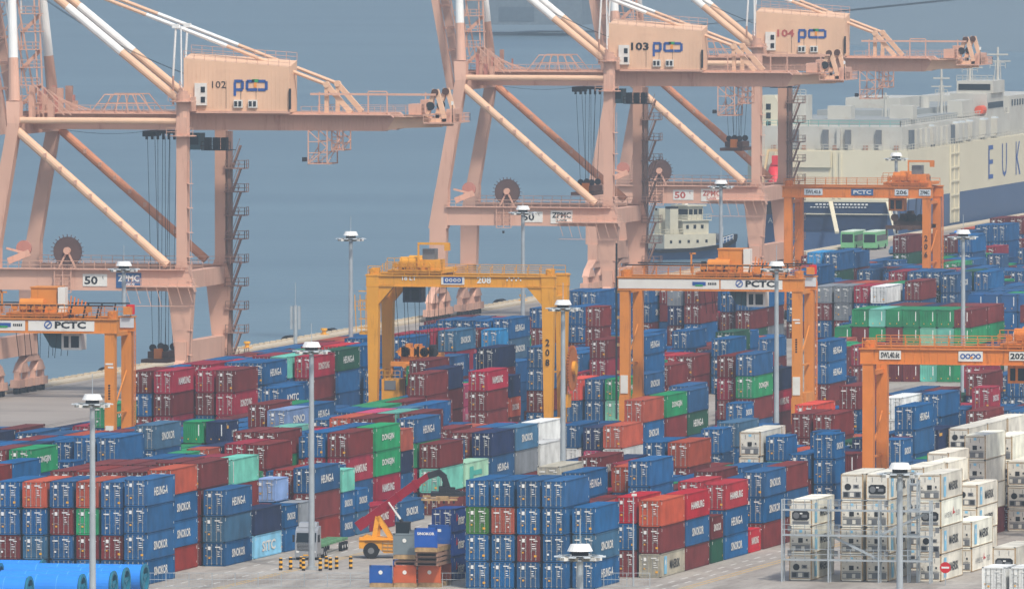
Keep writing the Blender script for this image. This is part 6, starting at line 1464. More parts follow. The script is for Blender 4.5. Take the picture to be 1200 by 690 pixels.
# ---------------------------------------------------------------- ship-to-shore cranes
def disc(mb, c, r, t, mt, n=28, axis='y'):
    c = Vector(c); d = Y_ if axis == 'y' else (X_ if axis == 'x' else Z_)
    mb.tube(c-d*t/2, c+d*t/2, r, mt, n=n)
def build_to(root, mb, name, parent=None):
    """mesh in coordinates local to root"""
    return mb.build(name, parent or root)
M_GREYPINK = mat('crane_grey_pink_steel', (190,130,116), .6, noise=.08, scale=.2, stain=(140,96,84))  # greyer pink for drums, pulleys, cage floors and some fittings
M_BRACE_DIM = mat('brace_dim_orange_pink', (206,142,108), .6, noise=.1, stain=(160,96,70), stain_amt=.5)  # dimmer brace tone for the far frame, against the lit cream in front
M_DARKBR = mat('spreader_dark_brown', (86, 62, 52), .6)
M_STAIR = mat('stair_grey_brown', (150,120,108), .6)
FV = 21.7          # distance between the two portal frames
def sts_crane(v0, number, label, load_z=None, detail_boom=True, ink=None):
    root = empty('quay_crane', (-450, v0, 0), label, 'crane', 'ship to shore cranes on the quay')
    P = M_PINK
    # legs
    for yv in (0, FV):
        mb = MB()
        mb.frus((0,yv,39.5), .75, .9, (0,yv,19), .75, .9, P)
        mb.frus((0,yv,19), .8, .9, (-.2,yv,15.2), 1.9, .95, P)
        mb.frus((-.2,yv,15.2), 1.75, .95, (0,yv,5.0), .85, .9, P)
        mb.tube((0,yv,37), (0,yv,42.6), .95, P, n=14); mb.tube((0,yv,42.6),(0,yv,43.1), .7, P, n=14)
        if yv == 0:
            for z in (36.8, 41.6): mb.tube((0,0,z),(0,0,z+.12),1.9,P,n=14); 
            mb.rail((-1.9,-1.9,36.9),(1.9,-1.9,36.9),P,step=1.2); mb.rail((-1.7,-1.7,41.7),(1.7,-1.7,41.7),P,step=1.2)
        build_to(root, mb, 'leg')
        mb = MB()
        mb.frus((-24.2,yv,38.5), .85, .9, (-27.3,yv,21), 1.0, .9, P)
        mb.frus((-27.3,yv,21), 1.05, .92, (-27.9,yv,14.8), 1.55, .95, P)
        mb.frus((-27.9,yv,14.8), 1.35, .95, (-28,yv,8.3), 1.3, .95, P)
        build_to(root, mb, 'leg')
        # mast above the waterside leg
        mb = MB(); a = Vector((-24.2,yv,38.5)); b = Vector((-25.6,yv*.7+3.2,60))
        p1 = a.lerp(b,.14); p2 = a.lerp(b,.42)
        mb.frus(a, .9, .9, p1, 1.0, .9, P); mb.tube(p1, p2, .85, P, r2=.7, n=14)
        m1 = build_to(root, mb, 'mast')
        mb = MB(); mb.tube(p2, a.lerp(b,.95), .7, M_STAYW, r2=.6, n=14); build_to(root, mb, 'mast_tip', m1)
        # portal beam with railing
        mb = MB(); mb.box(-27.5,-.9,yv-.85,yv+.85,15.3,18.3,P); mb.box(-26.5,.5,yv-1.5,yv-.86,18.2,18.32,P)
        pb = build_to(root, mb, 'portal_beam')
        mb = MB(); mb.rail((-26.4,yv-1.45,18.3),(3.2,yv-1.45,18.3),P,step=1.5,t=.08); build_to(root, mb, 'railing', pb)
        # diagonals and upper strut: near ones coloured as lit cream, far ones darker
        mb = MB(); a = Vector((-24.0,yv-.2,37.6)); b = Vector((-2.2,yv-.2,18.9)); mb.tube(a,b,.62,M_CREAM if yv == 0 else M_BRACE_DIM,n=12)
        for k in range(2,9):
            c = a.lerp(b,k/10); mb.box(c.x-.2,c.x+.2,yv-1.0,yv-.7,c.z-.1,c.z+.5,P)
        build_to(root, mb, 'diagonal_brace')
        mb = MB(); mb.tube((-24.0,yv-.3,38.9),(-.6,yv-.3,38.9),.45,M_CREAM if yv == 0 else P,n=12); build_to(root, mb, 'upper_strut')
        # wheel bogies
        for X in (0,-28):
            mb = MB()
            for yy in (-6.5,-2.3,1.9,6.1):
                mb.box(X-.7,X+.7,yv+yy-1.4,yv+yy+1.4,.9,2.0,P); mb.box(X-.4,X+.4,yv+yy-.5,yv+yy+.5,2.0,3.2,P)
                for q in (-.85,.85): mb.tube((X-.3,yv+yy+q,.46),(X+.3,yv+yy+q,.46),.45,M_DARK,n=12)
            for yy in (-4.4,4.0): mb.frus((X,yv+yy,3.0),.6,2.6,(X,yv+yy,4.4),.55,1.0,P)
            mb.frus((X,yv-.2,4.4),.6,4.6,(X,yv-.2,5.8),.7,1.2,P)
            build_to(root, mb, 'wheel_bogie')
    # sill beams along the quay and cross beams
    for X in (0,-28):
        mb = MB(); mb.box(X-.8,X+.8,-1.6,FV+1.6,5.4,8.3,P); build_to(root, mb, 'sill_beam')
    mb = MB(); mb.box(-.75,.75,.9,FV-.9,15.6,18,P); build_to(root, mb, 'cross_beam')
    mb = MB(); mb.box(-24.9,-23.4,.9,FV-.9,36.9,39.4,P); build_to(root, mb, 'cross_beam')
    mb = MB(); mb.box(-.7,.7,.9,FV-.9,40.2,42.2,P); build_to(root, mb, 'cross_beam')
    # access platform under the landside knee
    mb = MB(); mb.box(-8,2.6,-3.0,-.95,15.9,16.05,P); mb.rail((-8,-3,16),(2.6,-3,16),P,step=1.3)
    for k in range(7): mb.bar((-7.6+k*1.5,-3,16),(-6.9+k*1.5,-2.9,13.2+abs(3-k)*.2),.07,.07,P)
    mb.bar((-7.6,-3,13.3),(1.8,-3,13.3),.08,.08,P)
    build_to(root, mb, 'service_platform')
    # twin girders
    G = (7.6, 14.1)
    for yv in G:
        mb = MB()
        mb.prism([(-25,40),(-25,37.5),(27.3,37.5),(28.5,39.2),(27.6,40)][:5], 'y', yv-.6, yv+.6, P)
        mb.prism([(27.3,37.55),(29,37.9),(35.2,38.1),(35.2,39.3),(28.5,39.5)], 'y', yv-.55, yv+.55, M_CREAM)
        for k in range(28): mb.box(14+k*.5,14.1+k*.5,yv-.68,yv-.6,37.7,39.9,P)
        build_to(root, mb, 'girder')
    mb = MB()
    for k in range(12): mb.box(-22+k*5,-21.5+k*5,G[0]+.6,G[1]-.6,38.2,39.2,P)
    mb.box(-24,34,G[0]-2.0,G[0]-.62,39.7,39.82,P); mb.rail((-24,G[0]-1.95,39.8),(-2.5,G[0]-1.95,39.8),P,step=1.5); mb.rail((15.5,G[0]-1.95,39.8),(33.5,G[0]-1.95,39.8),P,step=1.5,t=.06)
    mb.rail((15.5,G[1]+1.5,39.8),(33.5,G[1]+1.5,39.8),P,step=1.8,t=.06)
    build_to(root, mb, 'walkway')
    # catenary frame above the front girder part
    for yv in (G[0]-1, G[1]-2):
        mb = MB()
        for k in range(6): mb.bar((-15+k*1.8,yv,39.9),(-13+k*1.0,yv,42.4),.13,.13,P)
        mb.bar((-13,yv,42.4),(-8,yv,42.4),.16,.16,P); mb.bar((-14.2,yv,41.1),(-6.8,yv,41.1),.12,.12,P)
        build_to(root, mb, 'cable_guide_frame')
    # machinery house
    y0, y1 = 5.0, 9.4; hx0, hx1 = -1.2, 14.0
    mb = MB()
    vs = [(hx0,y0,40.1),(hx1,y0,40.1),(hx1,y1,40.1),(hx0,y1,40.1),(hx0,y0,47.5),(hx1,y0,46.4),(hx1,y1,47.2),(hx0,y1,48.2)]
    mb.add(vs, [(0,3,2,1),(0,1,5,4),(1,2,6,5),(2,3,7,6),(3,0,4,7)], M_CREAM); mb.add([(a,b,c+.003) for a,b,c in vs[4:]], [(0,1,2,3)], M_CREAM)
    for k in range(1,26): x = hx0+k*.6; mb.box(x-.02,x+.02,y0-.03,y0,40.3,46.3+ (1-(x-hx0)/15.6)*.9,M_CREAM)
    mb.box(hx0-.15,hx1+.15,y0-.2,y0,39.9,40.25,P)
    house = build_to(root, mb, 'machinery_house')
    mb = MB()
    for a,b in (((hx0,y0,47.5),(hx1,y0,46.4)),((hx0,y1,48.2),(hx1,y1,47.2))): mb.rail(a,b,P,h=1.1,step=1.4,t=.06)
    build_to(root, mb, 'roof_railing', house)
    mb = MB(); mb.box(.5,2.2,y0-.5,y0-.04,41.0,44.1,M_SIGN); mb.box(1.4,2.0,y0-.56,y0-.5,41.4,42.2,M_GLASS); mb.box(1.4,2.0,y0-.56,y0-.5,42.8,43.6,M_GLASS); build_to(root, mb, 'door', house)
    for x in (6.1, 8.2):
        mb = MB(); mb.box(x,x+1.25,y0-.45,y0-.04,40.7,41.8,M_SIGN); mb.box(x+.1,x+.5,y0-.5,y0-.45,40.9,41.6,M_DARK); mb.box(x+.7,x+1.1,y0-.5,y0-.45,40.9,41.6,M_DARK); build_to(root, mb, 'air_conditioner', house)
    mb = MB(); mb.box(14.0,14.25,y0-.4,y0-.02,40.5,43.4,M_DARK); mb.box(4.9,4.94,y0-.06,y0-.03,40.6,44.4,M_DARK); mb.box(7.0,7.05,y0-.06,y0-.03,40.6,44.4,M_DARK); mb.box(9.2,9.24,y0-.06,y0-.03,40.6,44.4,M_DARK); build_to(root, mb, 'conduit', house)
    yt = y0-.07
    mb = MB(); add_text(mb, number, (3.9,yt,43.9), X_, Z_, .95 if number == '102' else 1.25, ink or M_INK, w=2.0 if number == '102' else 2.9, bold=.0 if number == '102' else .03, centre=True); build_to(root, mb, 'lettering', house)
    # rounded port logo: p c t c
    mb = MB(); lx = 6.0; z0 = 43.1; B = M_BLUE; th = .36
    def q(a,b,c,d,mt=B): mb.box(a,b,yt-.02,yt+.02,c,d,mt)
    q(lx,lx+th,z0-.75,z0+1.1); q(lx+.1,lx+1.3,z0+1.1,z0+1.5); q(lx+1.1,lx+1.48,z0+.2,z0+1.3); q(lx+th,lx+1.3,z0-.08,z0+.3)
    q(lx+1.75,lx+2.12,z0+.1,z0+1.3); q(lx+1.9,lx+3.0,z0+1.1,z0+1.5); q(lx+1.9,lx+3.4,z0-.08,z0+.3)
    q(lx+2.6,lx+3.6,z0+1.14,z0+1.56,M_GRN); q(lx+2.9,lx+3.3,z0+.4,z0+1.1,M_ORG_S)
    q(lx+3.55,lx+4.6,z0+1.1,z0+1.5); q(lx+4.5,lx+4.9,z0+.1,z0+1.3); q(lx+3.5,lx+4.6,z0-.08,z0+.3)
    build_to(root, mb, 'logo', house)
    # stairs beside the house
    mb = MB(); mb.bar((-1.6,y0-.6,43.4),(.4,y0-.6,40.2),.12,.5,P); mb.rail((-1.6,y0-.9,43.3),(.4,y0-.9,40.1),P,step=.8,t=.06); mb.tube((-1.4,y0-.3,40),(-1.5,y0-.3,52),.12,M_STAYW,n=8); build_to(root, mb, 'stair')
    # backstays and rear stays
    apex = {}
    for yv, k in zip(G, (0,1)):
        A = Vector((-26.0,yv,60.5)); apex[k] = A
        base = Vector((-2.0,yv,41.2)); q1 = base.lerp(A,(48.3-41.2)/19.3); q2 = base.lerp(A,(54.6-41.2)/19.3)
        mb = MB(); mb.tube(base,A,.56,M_CREAM,n=12); bs = build_to(root, mb, 'backstay')
        mb = MB(); mb.tube(q1,q2,.60,M_STAYW,n=12); build_to(root, mb, 'white_band', bs)
        T = Vector((18.7,yv,43.9)); s1 = A.lerp(T,.42); s2 = A.lerp(T,.68)
        mb = MB(); mb.tube(A,T,.26,M_CREAM,n=8); rs = build_to(root, mb, 'rear_stay')
        mb = MB(); mb.tube(s1,s2,.29,M_STAYW,n=8); j = A.lerp(T,.515); mb.box(j.x-.5,j.x+.5,yv-.3,yv+.3,j.z-.3,j.z+.3,M_STAYW); build_to(root, mb, 'white_band', rs)
        mb = MB(); mb.tube(j,(j.x-.4,yv,45),.16,M_STAYW,n=8); mb.tube((j.x-.4,yv,45),(j.x-.4,yv,41),.16,P,n=8); build_to(root, mb, 'stay_post')
        # A shaped post
        mb = MB(); mb.bar((18.7,yv,40),(18.7,yv,43.9),.55,.5,M_CREAM); mb.bar((18.7,yv,43.9),(22.2,yv,40),.55,.7,M_CREAM); mb.tube((18.7,yv-.4,43.9),(18.7,yv+.4,43.9),.45,M_CREAM,n=10); build_to(root, mb, 'stay_bracket')
    # apex crosshead
    mb = MB(); mb.box(-26.8,-25.0,3,18.5,59.6,61.4,P); build_to(root, mb, 'crosshead')
    # monorail, winches and sheave frames at the tail
    mb = MB(); mb.bar((16.5,G[0]-.6,42.6),(34.5,G[0]-.6,42.6),.22,.3,P)
    for x in (17.8,24.8,27.5,33): mb.bar((x,G[0]-.6,40),(x,G[0]-.6,42.9),.18,.18,P)
    mb.bar((24.8,G[0]-.6,43),(27.5,G[0]-.6,43),.18,.18,P); build_to(root, mb, 'monorail')
    mb = MB(); mb.box(30.2,32.9,G[0]-2,G[1]+1,39.6,39.8,P); mb.box(30.6,32.4,G[0]-.8,G[0]+2,39.8,41.3,P); mb.tube((31,G[0]+3,40.6),(31,G[1]-1,40.6),.7,M_GREYPINK,n=14); mb.box(31.4,32.6,G[0]+3,G[1],41.0,41.8,P); build_to(root, mb, 'winch_platform')
    for yv in G:
        mb = MB(); mb.bar((33.0,yv,39.5),(34.2,yv,43.3),.6,.85,M_CREAM); mb.bar((35.6,yv,39.3),(34.4,yv,43.3),.6,.85,M_CREAM); disc(mb,(34.3,yv-.5,42.9),.5,.3,M_DARKBR); disc(mb,(33.6,yv-.4,41),.6,.3,M_DARK); build_to(root, mb, 'sheave_frame')
    mb = MB(); mb.box(33,37.2,G[0]-2,G[1]+2,38.6,38.8,P)
    for yv in (G[0]-2,G[1]+2): mb.rail((33,yv,38.8),(37.2,yv,38.8),P,step=.8,t=.07)
    mb.rail((37.2,G[0]-2,38.8),(37.2,G[1]+2,38.8),P,step=.8,t=.07)
    for k in range(6):
        x = 33.3+k*.65; mb.box(x,x+.4,G[0]+(k%3),G[0]+1+(k%3),38.8,39.6+.3*(k%2),M_DARK if k%2 else P)
    mb.box(35.8,36.6,G[0],G[1],38.8,40.6,P); mb.bar((36.9,G[0]-1,38.8),(36.9,G[0]-1,41.4),.08,.08,M_DARK); mb.box(36.75,37.05,G[0]-1.1,G[0]-.9,41.2,41.7,M_WHITE)
    build_to(root, mb, 'tail_platform')
    # hanging maintenance cages
    def cage(x0,x1,y0,y1,z0,z1,nm):
        mb = MB()
        for x in (x0,x1):
            for y in (y0,y1): mb.bar((x,y,z0),(x,y,z1),.16,.16,P)
            mb.bar((x,y0,z0),(x,y1,z0),.2,.2,P); mb.bar((x,y0,z1),(x,y1,z1),.16,.16,P)
            mb.bar((x,y0,z0),(x,y1,(z0+z1)/2),.1,.1,P)
        for y in (y0,y1):
            for k in range(3):
                z = z0+(z1-z0)*k/3; mb.bar((x0,y,z),(x1,y,z),.12,.12,P)
            mb.bar((x0,y,z1),(x1,y,(z0+z1)/2),.12,.12,P); mb.bar((x0,y,z0),(x1,y,(z0+z1)/2),.12,.12,P)
        mb.box(x0,x1,y0,y1,z0-.06,z0,M_GREYPINK); mb.rail((x0,y0,z0),(x1,y0,z0),P,step=.6,t=.05)
        return build_to(root, mb, nm)
    cage(16.3,19.0,G[0]-1,G[0]+5,32.9,37.5,'maintenance_cage'); cage(19.3,20.9,G[0]+.5,G[0]+5,34.8,37.5,'maintenance_cage')
    mb = MB(); mb.box(15.4,16.0,G[0]-1,G[0]-.5,33.2,33.8,M_DARK); mb.bar((15.6,G[0]-.8,33.5),(16.5,G[0]-.8,33.5),.08,.08,M_DARK); build_to(root, mb, 'floodlight')
    # trolley, cab, ropes
    mb = MB(); mb.box(-8,-2.6,G[0]+.7,G[1]-.7,36.9,37.3,M_DARK); mb.box(-8,-6.6,G[0]+.7,G[1]-.7,36.5,36.9,M_DARK)
    for k in range(6): mb.box(-7.6+k*.8,-7.3+k*.8,G[0]+.8,G[0]+1.2,36.1,36.9,M_DARK)
    tr = build_to(root, mb, 'trolley')
    mb = MB(); mb.box(-2.6,.2,G[0]+1,G[0]+4,34.7,37,M_TEALD); mb.box(-2.7,-2.6,G[0]+1.3,G[0]+3.7,35,36.6,M_GLASS); mb.box(-2.3,.0,G[0]+.94,G[0]+1,35.4,36.6,M_GLASS); build_to(root, mb, 'operator_cab', tr)
    mb = MB(); mb.box(.4,4.6,G[0]+1,G[0]+4,34.6,34.7,M_DARK); mb.rail((.4,G[0]+1,34.7),(4.6,G[0]+1,34.7),M_DARK,step=.7,t=.07)
    for k in range(3): mb.box(.7+k*1.2,1.5+k*1.2,G[0]+1.5,G[0]+2.8,34.7,36.4,M_DARK); 
    build_to(root, mb, 'cab_platform', tr)
    zl = load_z if load_z else 5.0
    for x in (-7.4,-5.9,-5.2,-4.2):
        for y in (G[0]+1.2, G[1]-1.2): mb = MB(); mb.bar((x,y,36.5),(x*.55-2.6,y,zl+1.6),.055,.055,M_DARK); build_to(root, mb, 'hoist_rope', tr)
    mb = MB(); y0_, y1_ = G[0]+.4, G[1]-.4
    mb.box(-7.2,-4.2,y0_,y1_,zl+.6,zl+1.5,M_DARKBR)
    for y in (y0_+.6,y1_-.6): disc(mb,(-6.6,y,zl+2),.5,.3,M_DARK); disc(mb,(-4.8,y,zl+2),.5,.3,M_DARK)
    mb.box(-7.6,-3.8,y0_-2.2,y1_+2.2,zl,zl+.5,M_DARKBR); mb.box(-6.2,-5.1,y0_-.4,y0_+.8,zl+.5,zl+1.9,M_ORNG2)
    build_to(root, mb, 'spreader', tr)
    # cable reel on the portal beam
    mb = MB(); disc(mb,(-17.2,2.2,20.6),2.05,.25,M_REEL,n=36); 
    for k in range(24):
        a = k*math.pi/12; mb.bar((-17.2+math.cos(a)*2.0,1.95,20.6+math.sin(a)*2.0),(-17.2+math.cos(a)*2.4,1.95,20.6+math.sin(a)*2.4),.1,.1,M_REEL)
    disc(mb,(-17.2,1.9,20.7),.5,.6,P); mb.bar((-18.4,2,18.3),(-17.2,2,20.7),.25,.25,P); mb.bar((-16,2,18.3),(-17.2,2,20.7),.25,.25,P); build_to(root, mb, 'cable_reel')
    mb = MB(); disc(mb,(-23.5,2.2,21),1.1,.5,M_GREYPINK); mb.bar((-25.6,1.6,19.2),(-22.6,1.6,20.4),.5,.9,P); mb.bar((-25.9,1.6,21),(-22.6,1.6,20.2),.2,.3,P); build_to(root, mb, 'guide_pulley')
    mb = MB()
    for x in (-18.2,-17.0,-15.8): mb.bar((x,-1.3,15),(x,-1.3,18.9),.12,.12,P)
    for k in range(5): mb.bar((-18.2,-1.3,15+k*.8),(-15.8,-1.3,15+k*.8),.1,.1,P)
    mb.box(-17.2,-16.9,-1.4,-1.1,14.1,14.5,M_DARK); build_to(root, mb, 'ladder')
    # signs on the portal beam
    mb = MB(); mb.box(-14.2,-10.7,-.93,-.86,15.9,17.6,M_SIGN); s1 = build_to(root, mb, 'capacity_sign')
    mb = MB(); add_text(mb,'50',(-13.0,-.95,16.72),X_,Z_,1.15,ink or M_INK,w=1.9,bold=.03); add_text(mb,'t',(-11.3,-.95,17.15),X_,Z_,.42,ink or M_INK); build_to(root, mb, 'lettering', s1)
    blue = number == '102'
    mb = MB(); mb.box(-9.4,-5.8,-.93,-.86,15.7,17.8,M_BLUEMID if blue else M_SIGN); s2 = build_to(root, mb, 'maker_sign')
    mk = M_WHITE if blue else (ink or M_INK)
    mb = MB(); add_text(mb,'ZPMC',(-7.6,-.95,17.05),X_,Z_,.9,mk,w=3.1,bold=.03); add_text(mb,'J-009',(-7.6,-.95,16.12),X_,Z_,.5,mk,w=1.7,bold=.02); build_to(root, mb, 'lettering', s2)
    # stair tower on the far landside leg
    mb = MB(); yy = FV
    mb.box(1.05,1.5,yy-.6,yy+.6,1,37,M_STAIR)
    z = 2.0; k = 0
    while z < 35:
        dz = 3.3
        mb.box(.7,3.7,yy-1.4,yy+.9,z,z+.14,M_STAIR)
        mb.rail((.9,yy-1.4,z+.1),(3.7,yy-1.4,z+.1),M_STAIR,step=.9,t=.09); mb.rail((3.7,yy-1.4,z+.1),(3.7,yy+.9,z+.1),M_STAIR,step=1.1,t=.09)
        a, b = (1.8,yy-.9,z), (3.0,yy-.9,z+dz)
        for q in (-.35,.35): mb.bar((a[0],a[1]+q,a[2]),(b[0],b[1]+q,b[2]),.1,.22,M_STAIR)
        mb.bar((a[0],a[1]-.4,a[2]+1),(b[0],b[1]-.4,b[2]+1),.07,.07,M_STAIR)
        for i in range(9):
            t_ = i/9; mb.box(a[0]+(b[0]-a[0])*t_-.12,a[0]+(b[0]-a[0])*t_+.12,a[1]-.35,a[1]+.35,a[2]+dz*t_,a[2]+dz*t_+.06,M_STAIR)
        z += dz; k += 1
    build_to(root, mb, 'stair_tower')
    mb = MB()
    for k in range(9):
        z = 3+k*3.4; mb.tube((1.1,-.6,z),(1.1,-.6,z+.1),.5,P,n=8)
        for a in (0,1,2): mb.bar((1.0+.35*math.cos(a*2),-.6+.35*math.sin(a*2),z),(1.0+.35*math.cos(a*2),-.6+.35*math.sin(a*2),z+3.3),.06,.06,P)
    build_to(root, mb, 'ladder')
    # raised boom
    hinge = Vector((-27.2,0,39.2)); d = Vector((-.178,0,.984)); n_ = Vector((.984,0,.178))
    for yv in G:
        mb = MB(); a = hinge+Vector((-.9,yv,0)); mb.bar(a-d*2.5,a+d*46,1.1,1.5,P)
        for k in range(22): c = a+d*(k*2)+n_*.9; mb.bar(c,c+n_*1.2+d*(1 if k%2 else -1)*.4,.14,.14,P)
        bo = build_to(root, mb, 'boom_girder')
        mb = MB(); b = hinge+Vector((1.6,yv,0)); mb.bar(b+d*3,b+d*44,.22,.22,P); mb.bar(b+n_*.9+d*1,b+n_*.9+d*42,.22,.22,M_STAYW if yv == G[0] else P)
        for k in range(14): mb.bar(b+d*(3+k*3),b+n_*.9+d*(4.2+k*3),.12,.12,P)
        build_to(root, mb, 'boom_truss', bo)
    mb = MB()
    for k in range(12):
        c = hinge+d*(4+k*3.6); mb.bar(c+Vector((0,G[0],0)),c+Vector((0,G[1],0)),.4,.4,P)
    build_to(root, mb, 'boom_cross_member')
    # stairs and clutter round the hinge
    mb = MB(); r_ = random.Random(int(v0))
    for k in range(9):
        z = 38.6+k*2.5; x = -23.6+ .2*(k%2)
        mb.box(x-1.2,x+1.8,G[0]-3.2,G[0]-1.4,z,z+.12,P); mb.rail((x-1.2,G[0]-3.2,z),(x+1.8,G[0]-3.2,z),P,step=.9,t=.09)
        mb.bar((x-1,G[0]-2.6,z),(x+1.6,G[0]-2.6,z+2.5) if k%2 else (x-1,G[0]-2.6,z+2.5),.12,.5,P if k < 6 else M_STAYW)
    for x in (-25,-22,-21.3): mb.bar((x,G[0]-3,38.6),(x-.8,G[0]-3,60),.2,.2,P)
    build_to(root, mb, 'mast_stair')
    for k in range(30):
        x = -25.5+r_.random()*5.5; y = r_.uniform(1,FV-2); mb = MB()
        mb.box(x,x+r_.uniform(.2,.9),y,y+r_.uniform(.3,1.2),38.6+.0,38.6+r_.uniform(.6,5),P if r_.random()<.7 else M_GREYPINK)
        if k % 3 == 0: build_to(root, mb, 'cabinet')
        else: build_to(root, mb, 'support_post')
    for k in range(5):
        mb = MB(); mb.bar((-20.5,4+k*2,39.5+3.6*(1-k/8)),(-16.5+k*.2,4+k*2,40),.12,.12,P); build_to(root, mb, 'tie_rod')
    for o_ in (0,1): mb = MB(); mb.bar((-22+o_,1.5,44),(-17.5+o_,1.5,39.6),.14,.14,P); build_to(root, mb, 'tie_rod')
    # hanging cables from the mast to the house
    mb = MB()
    for dy in (0,.8):
        pts = [Vector((-25.5,G[0]+dy,58)).lerp(Vector((-1,G[0]+dy,45)),t/8)-Vector((0,0,1.2*math.sin(math.pi*t/8))) for t in range(9)]
        for a, b in zip(pts, pts[1:]): mb.bar(a,b,.05,.05,M_DARK)
    build_to(root, mb, 'cable')
    # festoon loop under the girder
    mb = MB()
    pts = [Vector((-22+t*2.2, G[1], 37.4-.7*math.sin(math.pi*t/7))) for t in range(8)]
    for a, b in zip(pts, pts[1:]): mb.bar(a,b,.05,.05,M_DARK)
    build_to(root, mb, 'festoon')
    return root
M_TEALD = mat('cab_dark_teal', (52, 84, 92), .5)
M_REEL = mat('reel_brown', (92, 72, 68), .6)
M_FADED = mat('faded_red_ink', (178, 88, 80), .7)
sts_crane(1752.6, '102', 'nearest pink quay crane, leftmost in the photo, its house numbered 102')
sts_crane(2025.9, '103', 'pink quay crane in the middle of the row, its house numbered 103', load_z=20)
sts_crane(2140.3, '104', 'farthest pink quay crane in front of the car carrier, house numbered 104', load_z=24, ink=M_FADED)

